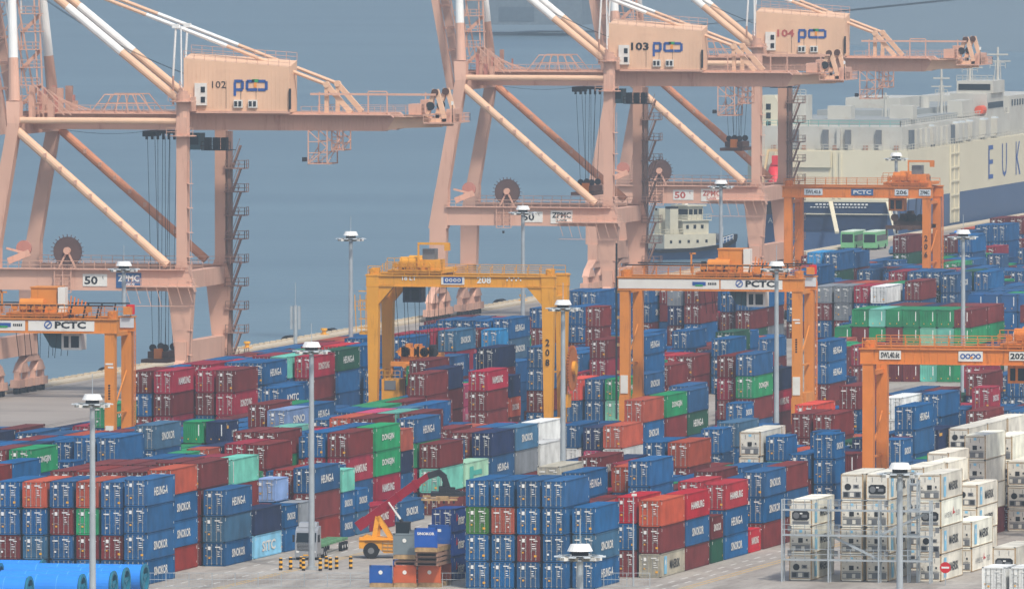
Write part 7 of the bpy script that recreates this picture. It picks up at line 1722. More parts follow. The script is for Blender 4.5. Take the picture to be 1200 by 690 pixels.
# ---------------------------------------------------------------- rubber tyred yard cranes
def yard_crane(ur, v0, label, P, style, trolley_x, num=None, load_z=None, top=21.0, span=23.2, sep=8.0):
    root = empty('yard_gantry_crane', (ur, v0, 0), label, 'gantry crane', 'gantry cranes over the container blocks')
    g1 = top-(1.6 if style == 'haunched' else 1.9); L = -span
    yel = style == 'haunched'
    for X, sgn in ((0,1),(L,-1)):
        for yv in (0, sep):
            mb = MB()
            if yel:
                mb.frus((X,yv,1.6),.5,.55,(X,yv,g1-2.5),.78,.65,P); mb.frus((X,yv,g1-2.5),.78,.65,(X,yv,top-.1),.85,.68,P)
                mb.prism([(X-sgn*.6,g1-2.6),(X-sgn*2.9,g1+.05),(X,g1+.05),(X,g1-2.6)],'y',yv-.55,yv+.55,P)
            else:
                mb.box(X-.62,X+.62,yv-.6,yv+.6,1.6,g1,P); mb.box(X-.7,X+.7,yv-.66,yv+.66,1.6,5.0,P)
                if style == 'white' and yv == 0: mb.box(X-.5,X+.5,yv-.69,yv-.62,5.4,7.8,M_SIGN)
            lg = build_to(root, mb, 'leg')
            if X == 0 and yv == 0:
                if style == 'haunched' or num == '202' or num == '206':
                    mb = MB()
                    for i, ch in enumerate(num): add_text(mb, ch, (X, yv-.72, 13.2-i*1.3), X_, Z_, .9, M_INK, w=.55, bold=.02)
                    build_to(root, mb, 'lettering', lg)
                else:
                    mb = MB()
                    for i in range(6): mb.box(X-.14,X+.1,yv-.64,yv-.61,11+i*.32,11.2+i*.32,M_INK)
                    mb.box(X-.5,X+.45,yv-.64,yv-.61,15.2,15.4,M_WHITE); mb.box(X-.2,X+.5,yv-.64,yv-.61,14.8,15.0,M_WHITE); build_to(root, mb, 'leg_marking', lg)
            if num == '202' and X != 0 and yv == 0:
                mb = MB()
                for i, ch in enumerate('202'): add_text(mb, ch, (X, yv-.64, 6.6-i*1.5), X_, Z_, .95, M_INK, w=.55, bold=.02)
                build_to(root, mb, 'lettering', lg)
            mb = MB(); 
            for q in (-.9,.9): mb.tube((X-.35,yv+q,.78),(X+.35,yv+q,.78),.78,M_BLK,n=16); mb.tube((X-.37,yv+q,.78),(X+.37,yv+q,.78),.35,P,n=10)
            mb.box(X-.3,X+.3,yv-1,yv+1,1.1,1.7,P); build_to(root, mb, 'wheel_set')
        mb = MB(); mb.box(X-.45,X+.45,.7,sep-.7,2.0,3.2,P); mb.bar((X,.6,9.2),(X,sep-.6,9.2),.2,.2,P); mb.bar((X,.6,18.8),(X,sep-.6,18.8),.5,.5,P)
        if not yel: mb.bar((X+.1,sep-.7,14.2),(X+.1,.7,9.4),.16,.16,P)
        build_to(root, mb, 'side_frame')
    for yv in (0, sep):
        mb = MB()
        mb.box(L-.9,.9,yv-.55,yv+.55,g1,top-.35,P); mb.box(L-1,1,yv-.75,yv+.75,top-.35,top-.2,P); mb.box(L-.9,.9,yv-.7,yv+.7,g1-.12,g1,P)
        for k in range(24): mb.box(L+.5+k*.95,L+.58+k*.95,yv-.6,yv-.55,g1,top-.35,P)
        g = build_to(root, mb, 'girder')
        mb = MB(); mb.rail((L-.6,yv-.7,top-.2),(.6,yv-.7,top-.2),P if style != 'white' else M_ORNG2,step=1.6,t=.08,h=1.15)
        if style == 'white':
            mb.bar((L,yv-.3,top+1.35),(.4,yv-.3,top+1.35),.16,.16,M_DARK)
            for k in range(6): mb.bar((L+13.5+k*1.7,yv-.3,top+1.3),(L+13.2+k*1.7,yv-.3,top-.2),.18,.18,M_DARK)
        build_to(root, mb, 'railing', g)
        if yv == 0:
            yt = yv-.62
            if style == 'white':
                mb = MB(); mb.box(-10.2,-1.9,yt,yt+.06,g1+.15,top-.5,M_SIGN); mb.box(L-.8,L+12.8,yt,yt+.06,g1+.15,top-.5,M_SIGN)
                sg = build_to(root, mb, 'sign_panel')
                mb = MB(); add_text(mb,'PCTC',(-4.9,yt-.03,g1+.9),X_,Z_,.85,M_INK,w=3.9,bold=.04); build_to(root, mb, 'lettering', sg)
                mb = MB(); ring(mb,(-7.7,yt-.03,g1+.9),.5,.36,M_BLUE); mb.bar((-7.95,yt-.03,g1+.65),(-7.45,yt-.03,g1+1.15),.08,.12,M_BLUE); build_to(root, mb, 'emblem', sg)
                mb = MB(); mb.box(L+9.2,L+11.0,yt-.03,yt,g1+.6,g1+1.1,M_BLUE); mb.box(L+9.6,L+10.6,yt-.04,yt-.03,g1+.5,g1+.75,M_GRN); [mb.box(L+11.3+k_*.24,L+11.46+k_*.24,yt-.03,yt,g1+.7,g1+1.0,M_INK) for k_ in range(5)]; build_to(root, mb, 'small_logo', sg)
                mb = MB(); mb.box(-.75,1.0,sep-.7,sep-.62,top-1.6,top-.2,M_SIGN2); build_to(root, mb, 'end_panel')
                mb = MB(); mb.tube((.4,sep,top),(.4,sep,top+1.2),.55,M_RED,n=12); mb.box(-.2,.8,sep-1.2,sep-.6,top,top+.9,P); build_to(root, mb, 'beacon_drum')
            elif num == '208':
                mb = MB(); add_text(mb,'18 LT',(L+4.9,yt,g1+1.0),X_,Z_,.55,M_WHITE,w=1.9,bold=.02); add_text(mb,'208',(L+14.9,yt,g1+.85),X_,Z_,.9,M_WHITE,w=1.9,bold=.03); [mb.box(L+17.9+k_*.3,L+18.1+k_*.3,yt-.01,yt,g1+.75+.3*(k_%2),g1+.95+.3*(k_%2),M_WHITE) for k_ in range(7)]; build_to(root, mb, 'lettering', g)
                mb = MB(); mb.box(L+9.2,L+12.3,yt-.05,yt,g1+.2,g1+1.4,M_SIGN); mb.box(L+9.5,L+12.0,yt-.08,yt-.05,g1+.4,g1+1.2,M_BLUE)
                for k in range(4): ring(mb,(L+9.95+k*.55,yt-.1,g1+.8),.23,.12,M_SIGN)
                build_to(root, mb, 'logo_sign')
            elif num == '202':
                for x, w, s in ((2.6,2.5,'SWL40.6t'),(17.3,1.9,'202')):
                    mb = MB(); mb.box(L+x-w/2,L+x+w/2,yt-.05,yt,g1+.45,g1+1.45,M_SIGN); q_ = build_to(root, mb, 'sign_panel')
                    mb = MB(); add_text(mb,s,(L+x,yt-.08,g1+.95),X_,Z_,.68,M_INK,w=w*.86,bold=.03); build_to(root, mb, 'lettering', q_)
                mb = MB(); mb.box(L+10.5,L+13.3,yt-.05,yt,g1+.3,g1+1.45,M_SIGN); q_ = build_to(root, mb, 'sign_panel')
                mb = MB()
                for k in range(4): ring(mb,(L+11.0+k*.6,yt-.08,g1+.88),.3,.17,M_BLUE)
                mb.box(L+11.9,L+12.15,yt-.1,yt-.06,g1+.6,g1+.85,M_ORG_S); build_to(root, mb, 'logo', q_)
            else:
                for x, w, s, mt, ink in ((4.2,3.0,'SWL40.6',M_SIGN2,M_INK),(12.2,3.6,'PCTC',M_BLUEMID,M_WHITE),(18.6,2.2,num,M_SIGN2,M_INK),(22.4,1.9,'ZPMC',M_SIGN2,M_INK)):
                    mb = MB(); mb.box(L+x-w/2,L+x+w/2,yt-.05,yt,g1+.3,g1+1.3,mt); q_ = build_to(root, mb, 'sign_panel')
                    mb = MB(); add_text(mb,s,(L+x,yt-.08,g1+.8),X_,Z_,.62,ink,w=w*.8,bold=.02); build_to(root, mb, 'lettering', q_)
    # trolley
    tx = L+trolley_x; zt = top-.1
    mb = MB()
    mb.box(tx-3.6,tx+3.6,-.6,sep+.6,zt+.1,zt+.6,P); mb.rail((tx-3.8,-.8,zt+.5),(tx+3.8,-.8,zt+.5),P,step=.9,t=.08)
    r_ = random.Random(int(v0)); 
    mb.tube((tx-2.2,1,zt+1.5),(tx+.8,1,zt+1.5),.75,P,n=14); mb.tube((tx-2.2,sep-2,zt+1.5),(tx+.8,sep-2,zt+1.5),.75,P,n=14)
    for k in range(14):
        x = tx-3.2+r_.random()*5.4; y = r_.random()*(sep-1.5); mb.box(x,x+r_.uniform(.4,1),y,y+r_.uniform(.5,1.2),zt+.6,zt+r_.uniform(1.2,2.1),P if r_.random()<.6 else M_DARK)
    for k in range(5): disc(mb,(tx-2.6+k*1.1,-.2,zt+1.15),.36,.3,P,n=14)
    tr = build_to(root, mb, 'trolley')
    mb = MB()
    if style == 'white':
        mb.box(tx-.9,tx+2.4,1,4.4,zt+.6,zt+3.5,P); mb.box(tx-1,tx+2.5,.9,4.5,zt+3.5,zt+3.65,P); build_to(root, mb, 'machine_house', tr)
        mb = MB(); mb.box(tx+2.6,tx+3.5,.6,2,zt+.6,zt+3.6,M_SIGN); build_to(root, mb, 'electrical_cabinet', tr)
        mb = MB(); mb.box(tx-4.4,tx-4.2,0,.2,zt+.4,zt+3.1,P); mb.box(tx-4.5,tx-3.7,0,.2,zt+2.9,zt+3.1,P); build_to(root, mb, 'jib_post', tr)
        mb = MB(); mb.box(tx+3.9,tx+6,1,4,zt+.5,zt+1.3,P)
        for k in range(5): mb.bar((tx+4+.3*k,1+k*.6,zt+.9),(tx+4.2+.3*k,1+k*.6,zt+2.6-.2*k),.14,.14,M_ORNG2)
    else:
        mb.box(tx+.2,tx+3.2,.2,3.2,zt+.6,zt+1.9,P); mb.box(tx+.8,tx+2.4,.6,2.6,zt+1.85,zt+3.3,M_STEEL); build_to(root, mb, 'machine_house', tr)
        mb = MB(); mb.bar((tx+.4,.0,zt+.6),(tx+.4,.0,zt+4),.22,.22,P); mb.bar((tx+.3,.0,zt+4),(tx+4.6,.0,zt+4),.25,.3,P); mb.box(tx+3.9,tx+4.6,-.2,.3,zt+3.1,zt+4,P); build_to(root, mb, 'service_jib', tr)
        mb = MB(); mb.rail((tx-3.6,-.8,zt+.6),(tx+.2,-.8,zt+.6),P,step=.8,t=.08,h=1.5)
    build_to(root, mb, 'trolley_fitting', tr)
    mb = MB(); cx = tx+3.0 if style == 'white' else (tx-1.9 if num == '208' else tx-3)
    body = M_SIGN if style == 'white' else (M_NAVYCAB if num == '208' else M_ORNG2)
    mb.box(cx,cx+2.5,.8,3.2,g1-2.2,g1-.1,body); mb.box(cx+.3,cx+.9,.74,.8,g1-1.9,g1-.5,M_GLASS); mb.box(cx+1.2,cx+2.2,.74,.8,g1-1.9,g1-.5,M_GLASS); mb.box(cx-.05,cx,1,3,g1-1.9,g1-.4,M_GLASS)
    if style == 'white': mb.prism([(cx-2.4,g1-.2),(cx,g1-.2),(cx,g1-2.1),(cx-1.4,g1-1.9)],'y',1,3,M_TEALD)
    build_to(root, mb, 'operator_cab', tr)
    zl = load_z if load_z else 13.5
    wide = 2.6
    for x in (-3,-1.9,.3,1.6,2.6):
        for y in (1,sep-1): mb = MB(); mb.bar((tx+x,y,zt),(tx+x*.8,y,zl+2.4),.06,.06,M_DARK); build_to(root, mb, 'hoist_rope', tr)
    if load_z:
        S = M_ORNG if num == '208' else M_DARKBR
        mb = MB(); mb.box(tx-2.4,tx+2.4,1.6,sep-1.6,zl+1.0,zl+2.0,S)
        for x in (-2.1,-.7,.9,2.1): disc(mb,(tx+x,1.4,zl+2.2),.62,.4,S if x<0 else M_DARK,n=16)
        for k in range(8): x = tx-2.4+r_.random()*4; mb.box(x,x+.7,1.2,3,zl+1.6,zl+2.3+r_.random(),S if k%3 else M_DARK)
        for y in (0.2,sep-.2):
            mb.box(tx-3.3,tx+3.3,y-.4,y+.4,zl+.4,zl+1.0,S)
            for x in (-3.3,3.1): mb.box(tx+x,tx+x+.22,y-.2,y+.2,zl-.6,zl+.4,S)
        for x in (-1.0,1.0): mb.box(tx+x-.3,tx+x+.3,-2,sep+2,zl+.3,zl+.8,S)
        build_to(root, mb, 'spreader', tr)
    # side equipment: stairs or cable reel
    if num == '208':
        mb = MB(); cxx = 1.9
        disc(mb,(1.75,sep-1.8,9.6),3.4,.5,M_REELOR,n=40); disc(mb,(1.95,sep-1.8,9.6),1.0,.7,P)
        for k in range(36):
            a = k*math.pi/18; mb.bar((1.75,sep-1.8+math.cos(a)*3.3,9.6+math.sin(a)*3.3),(1.75,sep-1.8+math.cos(a)*3.7,9.6+math.sin(a)*3.7),.5,.14,M_REELOR)
        # turn the disc edge-on: its axis is across the block
        mb2 = MB()
        mb2.tube((1.6,sep-1.8,9.6),(1.85,sep-1.8,9.6),2.7,M_REELOR,n=44); mb2.tube((1.2,sep-1.8,9.6),(2.3,sep-1.8,9.6),.9,P,n=16)
        for k in range(44):
            a = k*math.pi/22; mb2.bar((1.75,sep-1.8+math.cos(a)*2.6,9.6+math.sin(a)*2.6),(1.75,sep-1.8+math.cos(a)*2.95,9.6+math.sin(a)*2.95),.3,.14,M_REELOR)
        mb2.box(.4,1.4,sep-3,sep-.8,4.5,6.2,P); mb2.bar((.6,sep-1.8,6.2),(1.2,sep-1.8,9.6),.4,.6,P)
        build_to(root, mb2, 'cable_reel')
        mb = MB()
        for k in range(5): mb.box(L-1.9,L-.8,-.6,.8,g1-5.6+k*1.2,g1-5.5+k*1.2,P); 
        for x in (L-2.2,L-1.5,L-.9): mb.bar((x,-.6,g1-6),(x-.2*(x<L-1),-.6,g1-1.2),.1,.1,P)
        mb.rail((L-2.4,-.6,g1-3.2),(L-.8,-.6,g1-3.2),P,step=.5,t=.07); mb.box(L-1.8,L-.8,-.5,.9,g1-6.4,g1-6,P); build_to(root, mb, 'ladder_cage')
        mb = MB(); mb.box(L+1,L+3.4,.2,3.4,2.5,8.2,P); mb.box(L+1.4,L+2.9,.1,.2,6.8,8.0,M_STEEL); mb.rail((L+.8,.1,8.2),(L+3.5,.1,8.2),P,step=.6,t=.07); build_to(root, mb, 'power_house')
    else:
        mb = MB(); x = .95
        for k in range(26): mb.bar((x,sep-.4,3+k*.62),(x,sep+.3,3+k*.62),.07,.07,M_ORNG2)
        for y in (sep-.4,sep+.3): mb.bar((x,y,2.5),(x,y,top-1),.09,.09,M_ORNG2)
        build_to(root, mb, 'ladder')
        mb = MB(); mb.box(L-1.6 if num=='x' else -.4,.9,1.2,sep-1.5,3.3,5.6,P); build_to(root, mb, 'power_house')
        if style == 'white': 
            mb = MB(); mb.tube((L-1.1,-.4,2),(L-1.1,-.4,top+4.2),.14,M_DARK,n=8)
            for z in (8,11.6,15.2,18.6): mb.box(L-1.1,L-.6,-.5,-.3,z,z+.4,M_RUSTY)
            build_to(root, mb, 'antenna_mast')
    mb = MB()
    for X in (L, 0): mb.tube((X-.2*(X<0),0,top-.2),(X-.2*(X<0),0,top+.6),.4,P,n=10); mb.box(X-.5,X+.5,.8,1.6,top-.2,top+.7,P)
    build_to(root, mb, 'end_fitting')
    return root
def ring(mb, c, r1, r0, mt, n=20):
    c = Vector(c); vs = []
    for i in range(n):
        a = 2*math.pi*i/n; d = Vector((math.cos(a),0,math.sin(a))); vs += [c+d*r0, c+d*r1]
    mb.add(vs, [(2*i,2*i+1,(2*i+3)%(2*n),(2*i+2)%(2*n)) for i in range(n)], mt)
M_SIGN2 = mat('sign_pale_grey', (200,208,212), .6, noise=.04)
M_NAVYCAB = mat('cab_navy', (36,44,66), .5)
M_REELOR = mat('reel_orange', (180,104,48), .55, noise=.08, stain=(140,84,44), stain_amt=.4)
yard_crane(-374.4,1649.2,'yellow yard gantry crane with an orange cable reel on its right leg, numbered 208',M_YLW,'haunched',5.6,'208',load_z=9.5,top=22.0,span=23.4)
yard_crane(-347,1676.4,'orange yard gantry crane with white beam panels, standing right of the yellow one',M_ORNG,'white',13.2,None,load_z=None)
yard_crane(-401.8,1529.4,'orange yard gantry crane with white beam panels at the left edge',M_ORNG,'white',14.0,None,load_z=None,span=23.4)
yard_crane(-401.8,2043.2,'most distant orange yard gantry crane in front of the white ship, numbered 206',M_ORNG2,'plain',19.2,'206',load_z=14.2,top=21.6,span=22.6,sep=8.6)
yard_crane(-267.6,1448.8,'deep orange yard gantry crane cut by the right edge, numbered 202',M_ORNG2,'plain',18.9,'202',load_z=None,span=24.0,top=21.9)
# ---------------------------------------------------------------- high mast lights
def light_mast(x, y, label, h=25.0):
    root = empty('light_mast', (x,y,0), label, 'light mast', 'high mast floodlights over the yard')
    mb = MB(); mb.tube((0,0,0),(0,0,h-1.2),.36,M_GALV,r2=.26,n=14); mb.tube((0,0,0),(0,0,.35),.6,M_GALV,n=14); mb.tube((0,0,h-1.2),(0,0,h+2.2),.04,M_GALV,n=6); build_to(root, mb, 'pole')
    mb = MB(); mb.tube((0,0,h-.4),(0,0,h+.15),1.05,M_STAYW,r2=.78,n=16); mb.tube((0,0,h-.9),(0,0,h-.4),.7,M_DARK,n=12); build_to(root, mb, 'canopy')
    mb = MB(); n = 16
    P = [Vector((1.45*math.cos(2*math.pi*i/n),1.45*math.sin(2*math.pi*i/n),h-1.1)) for i in range(n)]
    for i in range(n): mb.bar(P[i],P[(i+1)%n],.09,.09,M_GALV); 
    for i in range(n): mb.bar(P[i]+Vector((0,0,.35)),P[(i+1)%n]+Vector((0,0,.35)),.06,.06,M_GALV)
    for i in range(0,n,2): mb.bar((0,0,h-1.1),P[i],.07,.07,M_GALV)
    build_to(root, mb, 'ring_frame')
    for i in range(10):
        a = 2*math.pi*i/10+.2; d = Vector((math.cos(a),math.sin(a),0)); c = d*1.45+Vector((0,0,h-.95))
        mb = MB(); w = Vector((-d.y,d.x,0))
        q = [c+d*.15+w*s*.3+Vector((0,0,z)) for s in (-1,1) for z in (0,)]
        mb.bar(c-w*.3+d*.1+Vector((0,0,-.05)), c+w*.3+d*.1+Vector((0,0,-.05)), .42,.28,M_LAMP if i%3 else M_SIGN)
        mb.bar(c-w*.26+d*.42+Vector((0,0,.12)), c+w*.26+d*.42+Vector((0,0,.12)), .4,.1,M_SIGN2)
        build_to(root, mb, 'floodlight')
    return root
M_LAMP = mat('floodlight_housing', (120,116,104), .5, noise=.2, scale=3)
for x, y, l in ((-331.5,1254.6,'floodlight mast nearest the left edge, its foot out of frame'),(-339.4,1378.1,'floodlight mast ringed by striped bollards beside the truck'),(-338.2,1497.4,'floodlight mast in front of the yellow gantry crane leg'),
    (-339.1,1625.1,'floodlight mast crossing the beam lettered PCTC right of centre'),(-338.5,1747.1,'floodlight mast in front of the wall of green empties'),
    (-420.3,1606.5,'floodlight mast behind the leftmost orange gantry crane'),(-418.5,1721.7,'floodlight mast standing alone against the water left of centre'),(-419.9,1832.8,'floodlight mast behind the yellow gantry beam'),
    (-417.6,1959.3,'floodlight mast in front of the tugboat'),(-420.6,2112.5,'floodlight mast in front of the white ship stern'),
    (-227.3,1143.5,'floodlight mast in front of the refrigerated rack'),(-227.8,1014.8,'floodlight mast whose head alone rises at the bottom centre')):
    light_mast(x, y, l, 24.7)

# ---------------------------------------------------------------- car carrier ship
M_HULLB = mat('hull_blue', (62,88,124), .5, noise=.05, scale=.05, stain=(60,90,128), stain_scale=.1)
M_HULLW = mat('hull_beige', (214,206,180), .55, noise=.04, scale=.08, stain=(196,180,150), stain_amt=.3, stain_scale=.12)
M_SUPER = mat('superstructure_white', (190,188,178), .55, noise=.1, scale=.2, stain=(168,150,134), stain_amt=.5, stain_scale=.3)
def ship():
    uS, uP, v0, v1 = 0, -32, 0, 195       # starboard side at x=0, stern at y=0
    root = empty('car_carrier', (-484.5,2445,-5), 'long white and blue car carrier moored along the far quay', 'ship')
    mb = MB(); z = 5
    hull = lambda z0,z1,mt,ins=0: mb.prism([(uP+2,v0),(uS,v0),(uS,v1-25),(-16,v1),(uP,v1-25),(uP,v0+3)],'z',z0,z1,mt)
    hull(0,z+6.3,M_HULLB); hull(z+6.3,z+15.7,M_HULLW); hb = build_to(root, mb, 'hull')
    # stern beige panel is lower than the side: boxes proud of the transom
    mb = MB(); mb.box(-31.9,-.1,-.35,0,z+5.8,z+6.3,M_HULLW)
    for x in (-30,-26.2,-14.6,-13.4): mb.box(x,x+.35,-.3,0,z+6.4,z+15.4,M_HULLW)
    mb.box(-23,-15,-.9,0,z+12.4,z+15.6,M_HULLW); mb.box(-22.6,-15.4,-.4,0,z+8,z+12.4,M_HULLW); build_to(root, mb, 'stern_panel', hb)
    mb = MB(); mb.box(-22,-4,-.25,-.02,z+.4,z+5.2,M_RAMPD); build_to(root, mb, 'ramp_opening', hb)
    mb = MB(); mb.bar((-15,-.6,z+5.8),(-11,-14,z+.4),.8,.4,M_HULLW); mb.bar((-3.8,-.6,z+5.8),(.5,-14,z+.4),.8,.4,M_HULLW); mb.box(-22,-3,-.6,-.3,z+3.4,z+3.6,M_HULLW)
    build_to(root, mb, 'stern_ramp_arm')
    mb = MB(); [mb.box(-18+k_*.75,-17.5+k_*.75,-.37,-.35,z+5.2,z+5.5,M_WHITE) for k_ in range(14)]; [mb.box(-19+k_*.62,-18.6+k_*.62,-.37,-.35,z+4.7,z+4.9,M_WHITE) for k_ in range(18)]; build_to(root, mb, 'lettering', hb)
    mb = MB(); add_text(mb,'G',(-30.3,-.05,z+3.6),X_,Z_,1.1,M_WHITE); add_text(mb,'AN',(-26.4,-.05,z+2.2),X_,Z_,1.0,M_WHITE); build_to(root, mb, 'lettering', hb)
    # side lettering
    mb = MB(); x = .06
    for i, ch in enumerate('EUKOR'): add_text(mb,ch,(x,84+i*14.5,z+11.2),Y_,Z_,6.6,M_BLUE,w=5.0,bold=.0)
    build_to(root, mb, 'lettering', hb)
    # vertical recess with ladders on the side
    mb = MB(); mb.box(-.1,.05,42,50.5,z+.5,z+15.6,M_RECESS)
    for k in range(5): mb.box(.02,.3,42,50.5,z+3+k*2.7,z+3.3+k*2.7,M_HULLW)
    for y in (42,46,50.5): mb.box(.02,.25,y-.15,y+.15,z+.5,z+15.6,M_HULLW)
    build_to(root, mb, 'side_recess', hb)
    # upper works
    mb = MB(); mb.prism([(-30.5,2),(-1.5,2),(-1.5,170),(-30.5,170)],'z',z+15.7,z+20.2,M_SUPER)
    for x in (-22.8,-17,-12.6,-6.6): mb.box(x,x+1.1,1.3,2,z+15.8,z+19.6,M_STEEL)
    mb.box(-14.2,-13.5,1.2,2,z+16,z+20,M_SUPER); 
    for x in range(-30,-2,3): mb.box(x,x+.8,1.2,1.98,z+15.75,z+16.6,M_RUSTDK if x%2 else M_SUPER)
    up = build_to(root, mb, 'upper_deck')
    mb = MB(); mb.rail((-31.5,.3,z+15.7),(-.2,.3,z+15.7),M_SUPER,step=1.6,t=.12); mb.rail((-.2,.3,z+15.7),(-.2,120,z+15.7),M_SUPER,step=2.5,t=.12); mb.rail((-30,2.5,z+20.2),(-2,2.5,z+20.2),M_TEALR,step=2,t=.12); mb.rail((-2,2.5,z+20.2),(-2,120,z+20.2),M_SUPER,step=2.5,t=.12); build_to(root, mb, 'railing')
    for k in range(9):
        y = 8+k*5.2; mb = MB(); mb.box(-1.5,-.9,y,y+3,z+15.75,z+19.4,M_SUPER if k%4 else M_GALD); build_to(root, mb, 'side_gallery')
    for k, (x,y,w) in enumerate(((-3,28,3.6),(-2.6,52,4),(-2.6,58,3.4),(-2.6,66,3.4),(-2.6,80,5),(-2.6,92,4))):
        mb = MB(); mb.box(x,x+2.4,y,y+w,z+16.2,z+19.6,M_SUPER); mb.box(x+.3,x+2,y+.5,y+w-.5,z+19.6,z+19.9,M_SIGN2); build_to(root, mb, 'deck_locker')
    for x,y in ((-19,16),(-8,22)):
        mb = MB(); mb.box(x,x+4.6,y,y+4,z+21.2,z+23.8,M_SUPER); mb.tube((x+2.2,y+2,z+20.2),(x+2.2,y+2,z+21.2),.6,M_SUPER,n=10); build_to(root, mb, 'vent_box')
    mb = MB(); mb.box(-28,-4,12,110,z+20.2,z+21.3,M_DECKG); mb.box(-26,-8,40,112,z+21.3,z+22.4,M_DECKG); build_to(root, mb, 'top_deck')
    mb = MB(); mb.prism([(-31.4,z+15.7),(-26.2,z+15.7),(-26.6,z+24.5),(-27.4,z+26),(-30,z+26)],'y',6,11,M_HULLW)
    for a in range(2):
        for b in range(4): mb.box(-30.6+a*1.6,-29.7+a*1.6,5.9,6,z+18.2+b*1.7,z+19.3+b*1.7,M_GLASS)
    mb.box(-26,-21.6,8,14,z+20,z+26,M_SUPER); mb.rail((-26,8,z+26),(-21.6,8,z+26),M_SUPER,step=1,t=.12); build_to(root, mb, 'funnel')
    # bridge and masts
    mb = MB(); mb.box(-9,-1.5,88,106,z+20.2,z+24.6,M_SUPER); mb.box(-8.4,-1,92,104,z+24.6,z+27.0,M_SUPER); mb.box(-8,-1.6,91.9,92,z+25.2,z+26.4,M_GLASS)
    for k in range(14): mb.box(-1.48,-1.4,89+k*1.15,89.7+k*1.15,z+21.6,z+22.8,M_GLASS)
    mb.rail((-8.4,92,z+27),(-1,92,z+27),M_SUPER,step=1.2,t=.12); build_to(root, mb, 'bridge')
    mb = MB(); mb.box(-20,-1.5,112,150,z+20.2,z+23.6,M_SUPER)
    for k in range(12): mb.box(-1.46,-1.4,114+k*2.8,115.2+k*2.8,z+21.6,z+22.8,M_GLASS)
    build_to(root, mb, 'accommodation')
    for x,y,h,hw in ((-6,64,8,2.0),(-6.5,96,4.5,2.6),(-2.4,104,6.5,2.6),(-11,33,4,.8)):
        mb = MB(); zb = z+22 if y < 90 else z+27
        mb.tube((x,y,zb-2),(x,y,zb+h),.35,M_SUPER,r2=.2,n=8); mb.box(x-hw,x+hw,y-.1,y+.1,zb+h*.55,zb+h*.55+.25,M_SUPER); mb.box(x-hw*.8,x+hw*.8,y-.3,y+.3,zb+h*.75,zb+h*.75+.3,M_SUPER); mb.rail((x-hw*.6,y,zb+h*.35),(x+hw*.6,y,zb+h*.35),M_SUPER,step=.8,t=.1)
        for q in (-.8,.8): mb.bar((x+q,y,zb-2),(x+q*.5,y,zb+h*.6),.14,.14,M_SUPER)
        build_to(root, mb, 'mast')
    mb = MB(); mb.tube((-9,62,z+22.4),(-9,62,z+24.6),1.0,M_SUPER,n=12); mb.box(-24,-13,58,80,z+22.4,z+24.4,M_SUPER); mb.box(-6,-3,70,82,z+20.4,z+23.6,M_SUPER); build_to(root, mb, 'deck_house')
    mb = MB(); mb.tube((-2.4,84,z+21.4),(-2.4,88,z+21.4),.9,M_ORB,n=10); build_to(root, mb, 'rescue_boat')
    return root
M_RAMPD = mat('ramp_dark_blue', (34,54,84), .7); M_RECESS = mat('recess_beige', (206,198,172), .7); M_RUSTDK = mat('rusty_fitting', (160,124,104), .7); M_TEALR = mat('teal_rail', (110,168,160), .6)
M_GALD = mat('gallery_dark', (96,104,112), .7); M_DECKG = mat('deck_grey', (150,154,152), .7, noise=.08, scale=.1); M_ORB = mat('rescue_orange', (220,90,56), .5)
ship()
# free fall lifeboat on its davit
def lifeboat():
    root = empty('lifeboat', (-509.8,2441.6,10.5), 'red enclosed lifeboat nose-down on a cream davit at the ship stern', 'lifeboat')
    mb = MB(); prof = [(-3.6,.15),(-3.0,.9),(-1.5,1.35),(.8,1.4),(2.4,1.15),(3.4,.5),(3.6,.1)]
    rings = []; n = 14; d = Vector((.12,-.55,-.82)).normalized(); a = Vector((1,0,0)); x = d.cross(a).normalized(); y = x.cross(d)
    vs = []
    for t, r in prof:
        for i in range(n): an = 2*math.pi*i/n; vs.append(d*t + x*math.cos(an)*r + y*math.sin(an)*r)
    fs = [(k*n+i,k*n+(i+1)%n,(k+1)*n+(i+1)%n,(k+1)*n+i) for k in range(len(prof)-1) for i in range(n)]
    mb.add(vs, fs, mat('lifeboat_red', (222,50,60), .4)); mb.build('hull', root, smooth=True)
    mb = MB(); mb.box(-.6,.6,-.2,1.2,2.4,4.2,mat('lifeboat_red', (222,50,60))); mb.build('coxswain_turret', root)
    mb = MB(); C_ = mat('davit_yellow', (214,186,140), .5)
    for s in (-2.2,1.9): mb.bar((s-.6,-1.2,-4.6),(s+.6,1.4,5.2),.4,.5,C_)
    mb.bar((-1.6,1.4,5.2),(2.6,1.4,5.2),.4,.5,C_); mb.bar((-2.6,-1.2,-4.4),(1.4,-1.2,-4.4),.3,.4,M_DARK); mb.box(-3,1.4,-.6,1.2,-7,-4.8,M_DARK); mb.build('davit', root)
lifeboat()
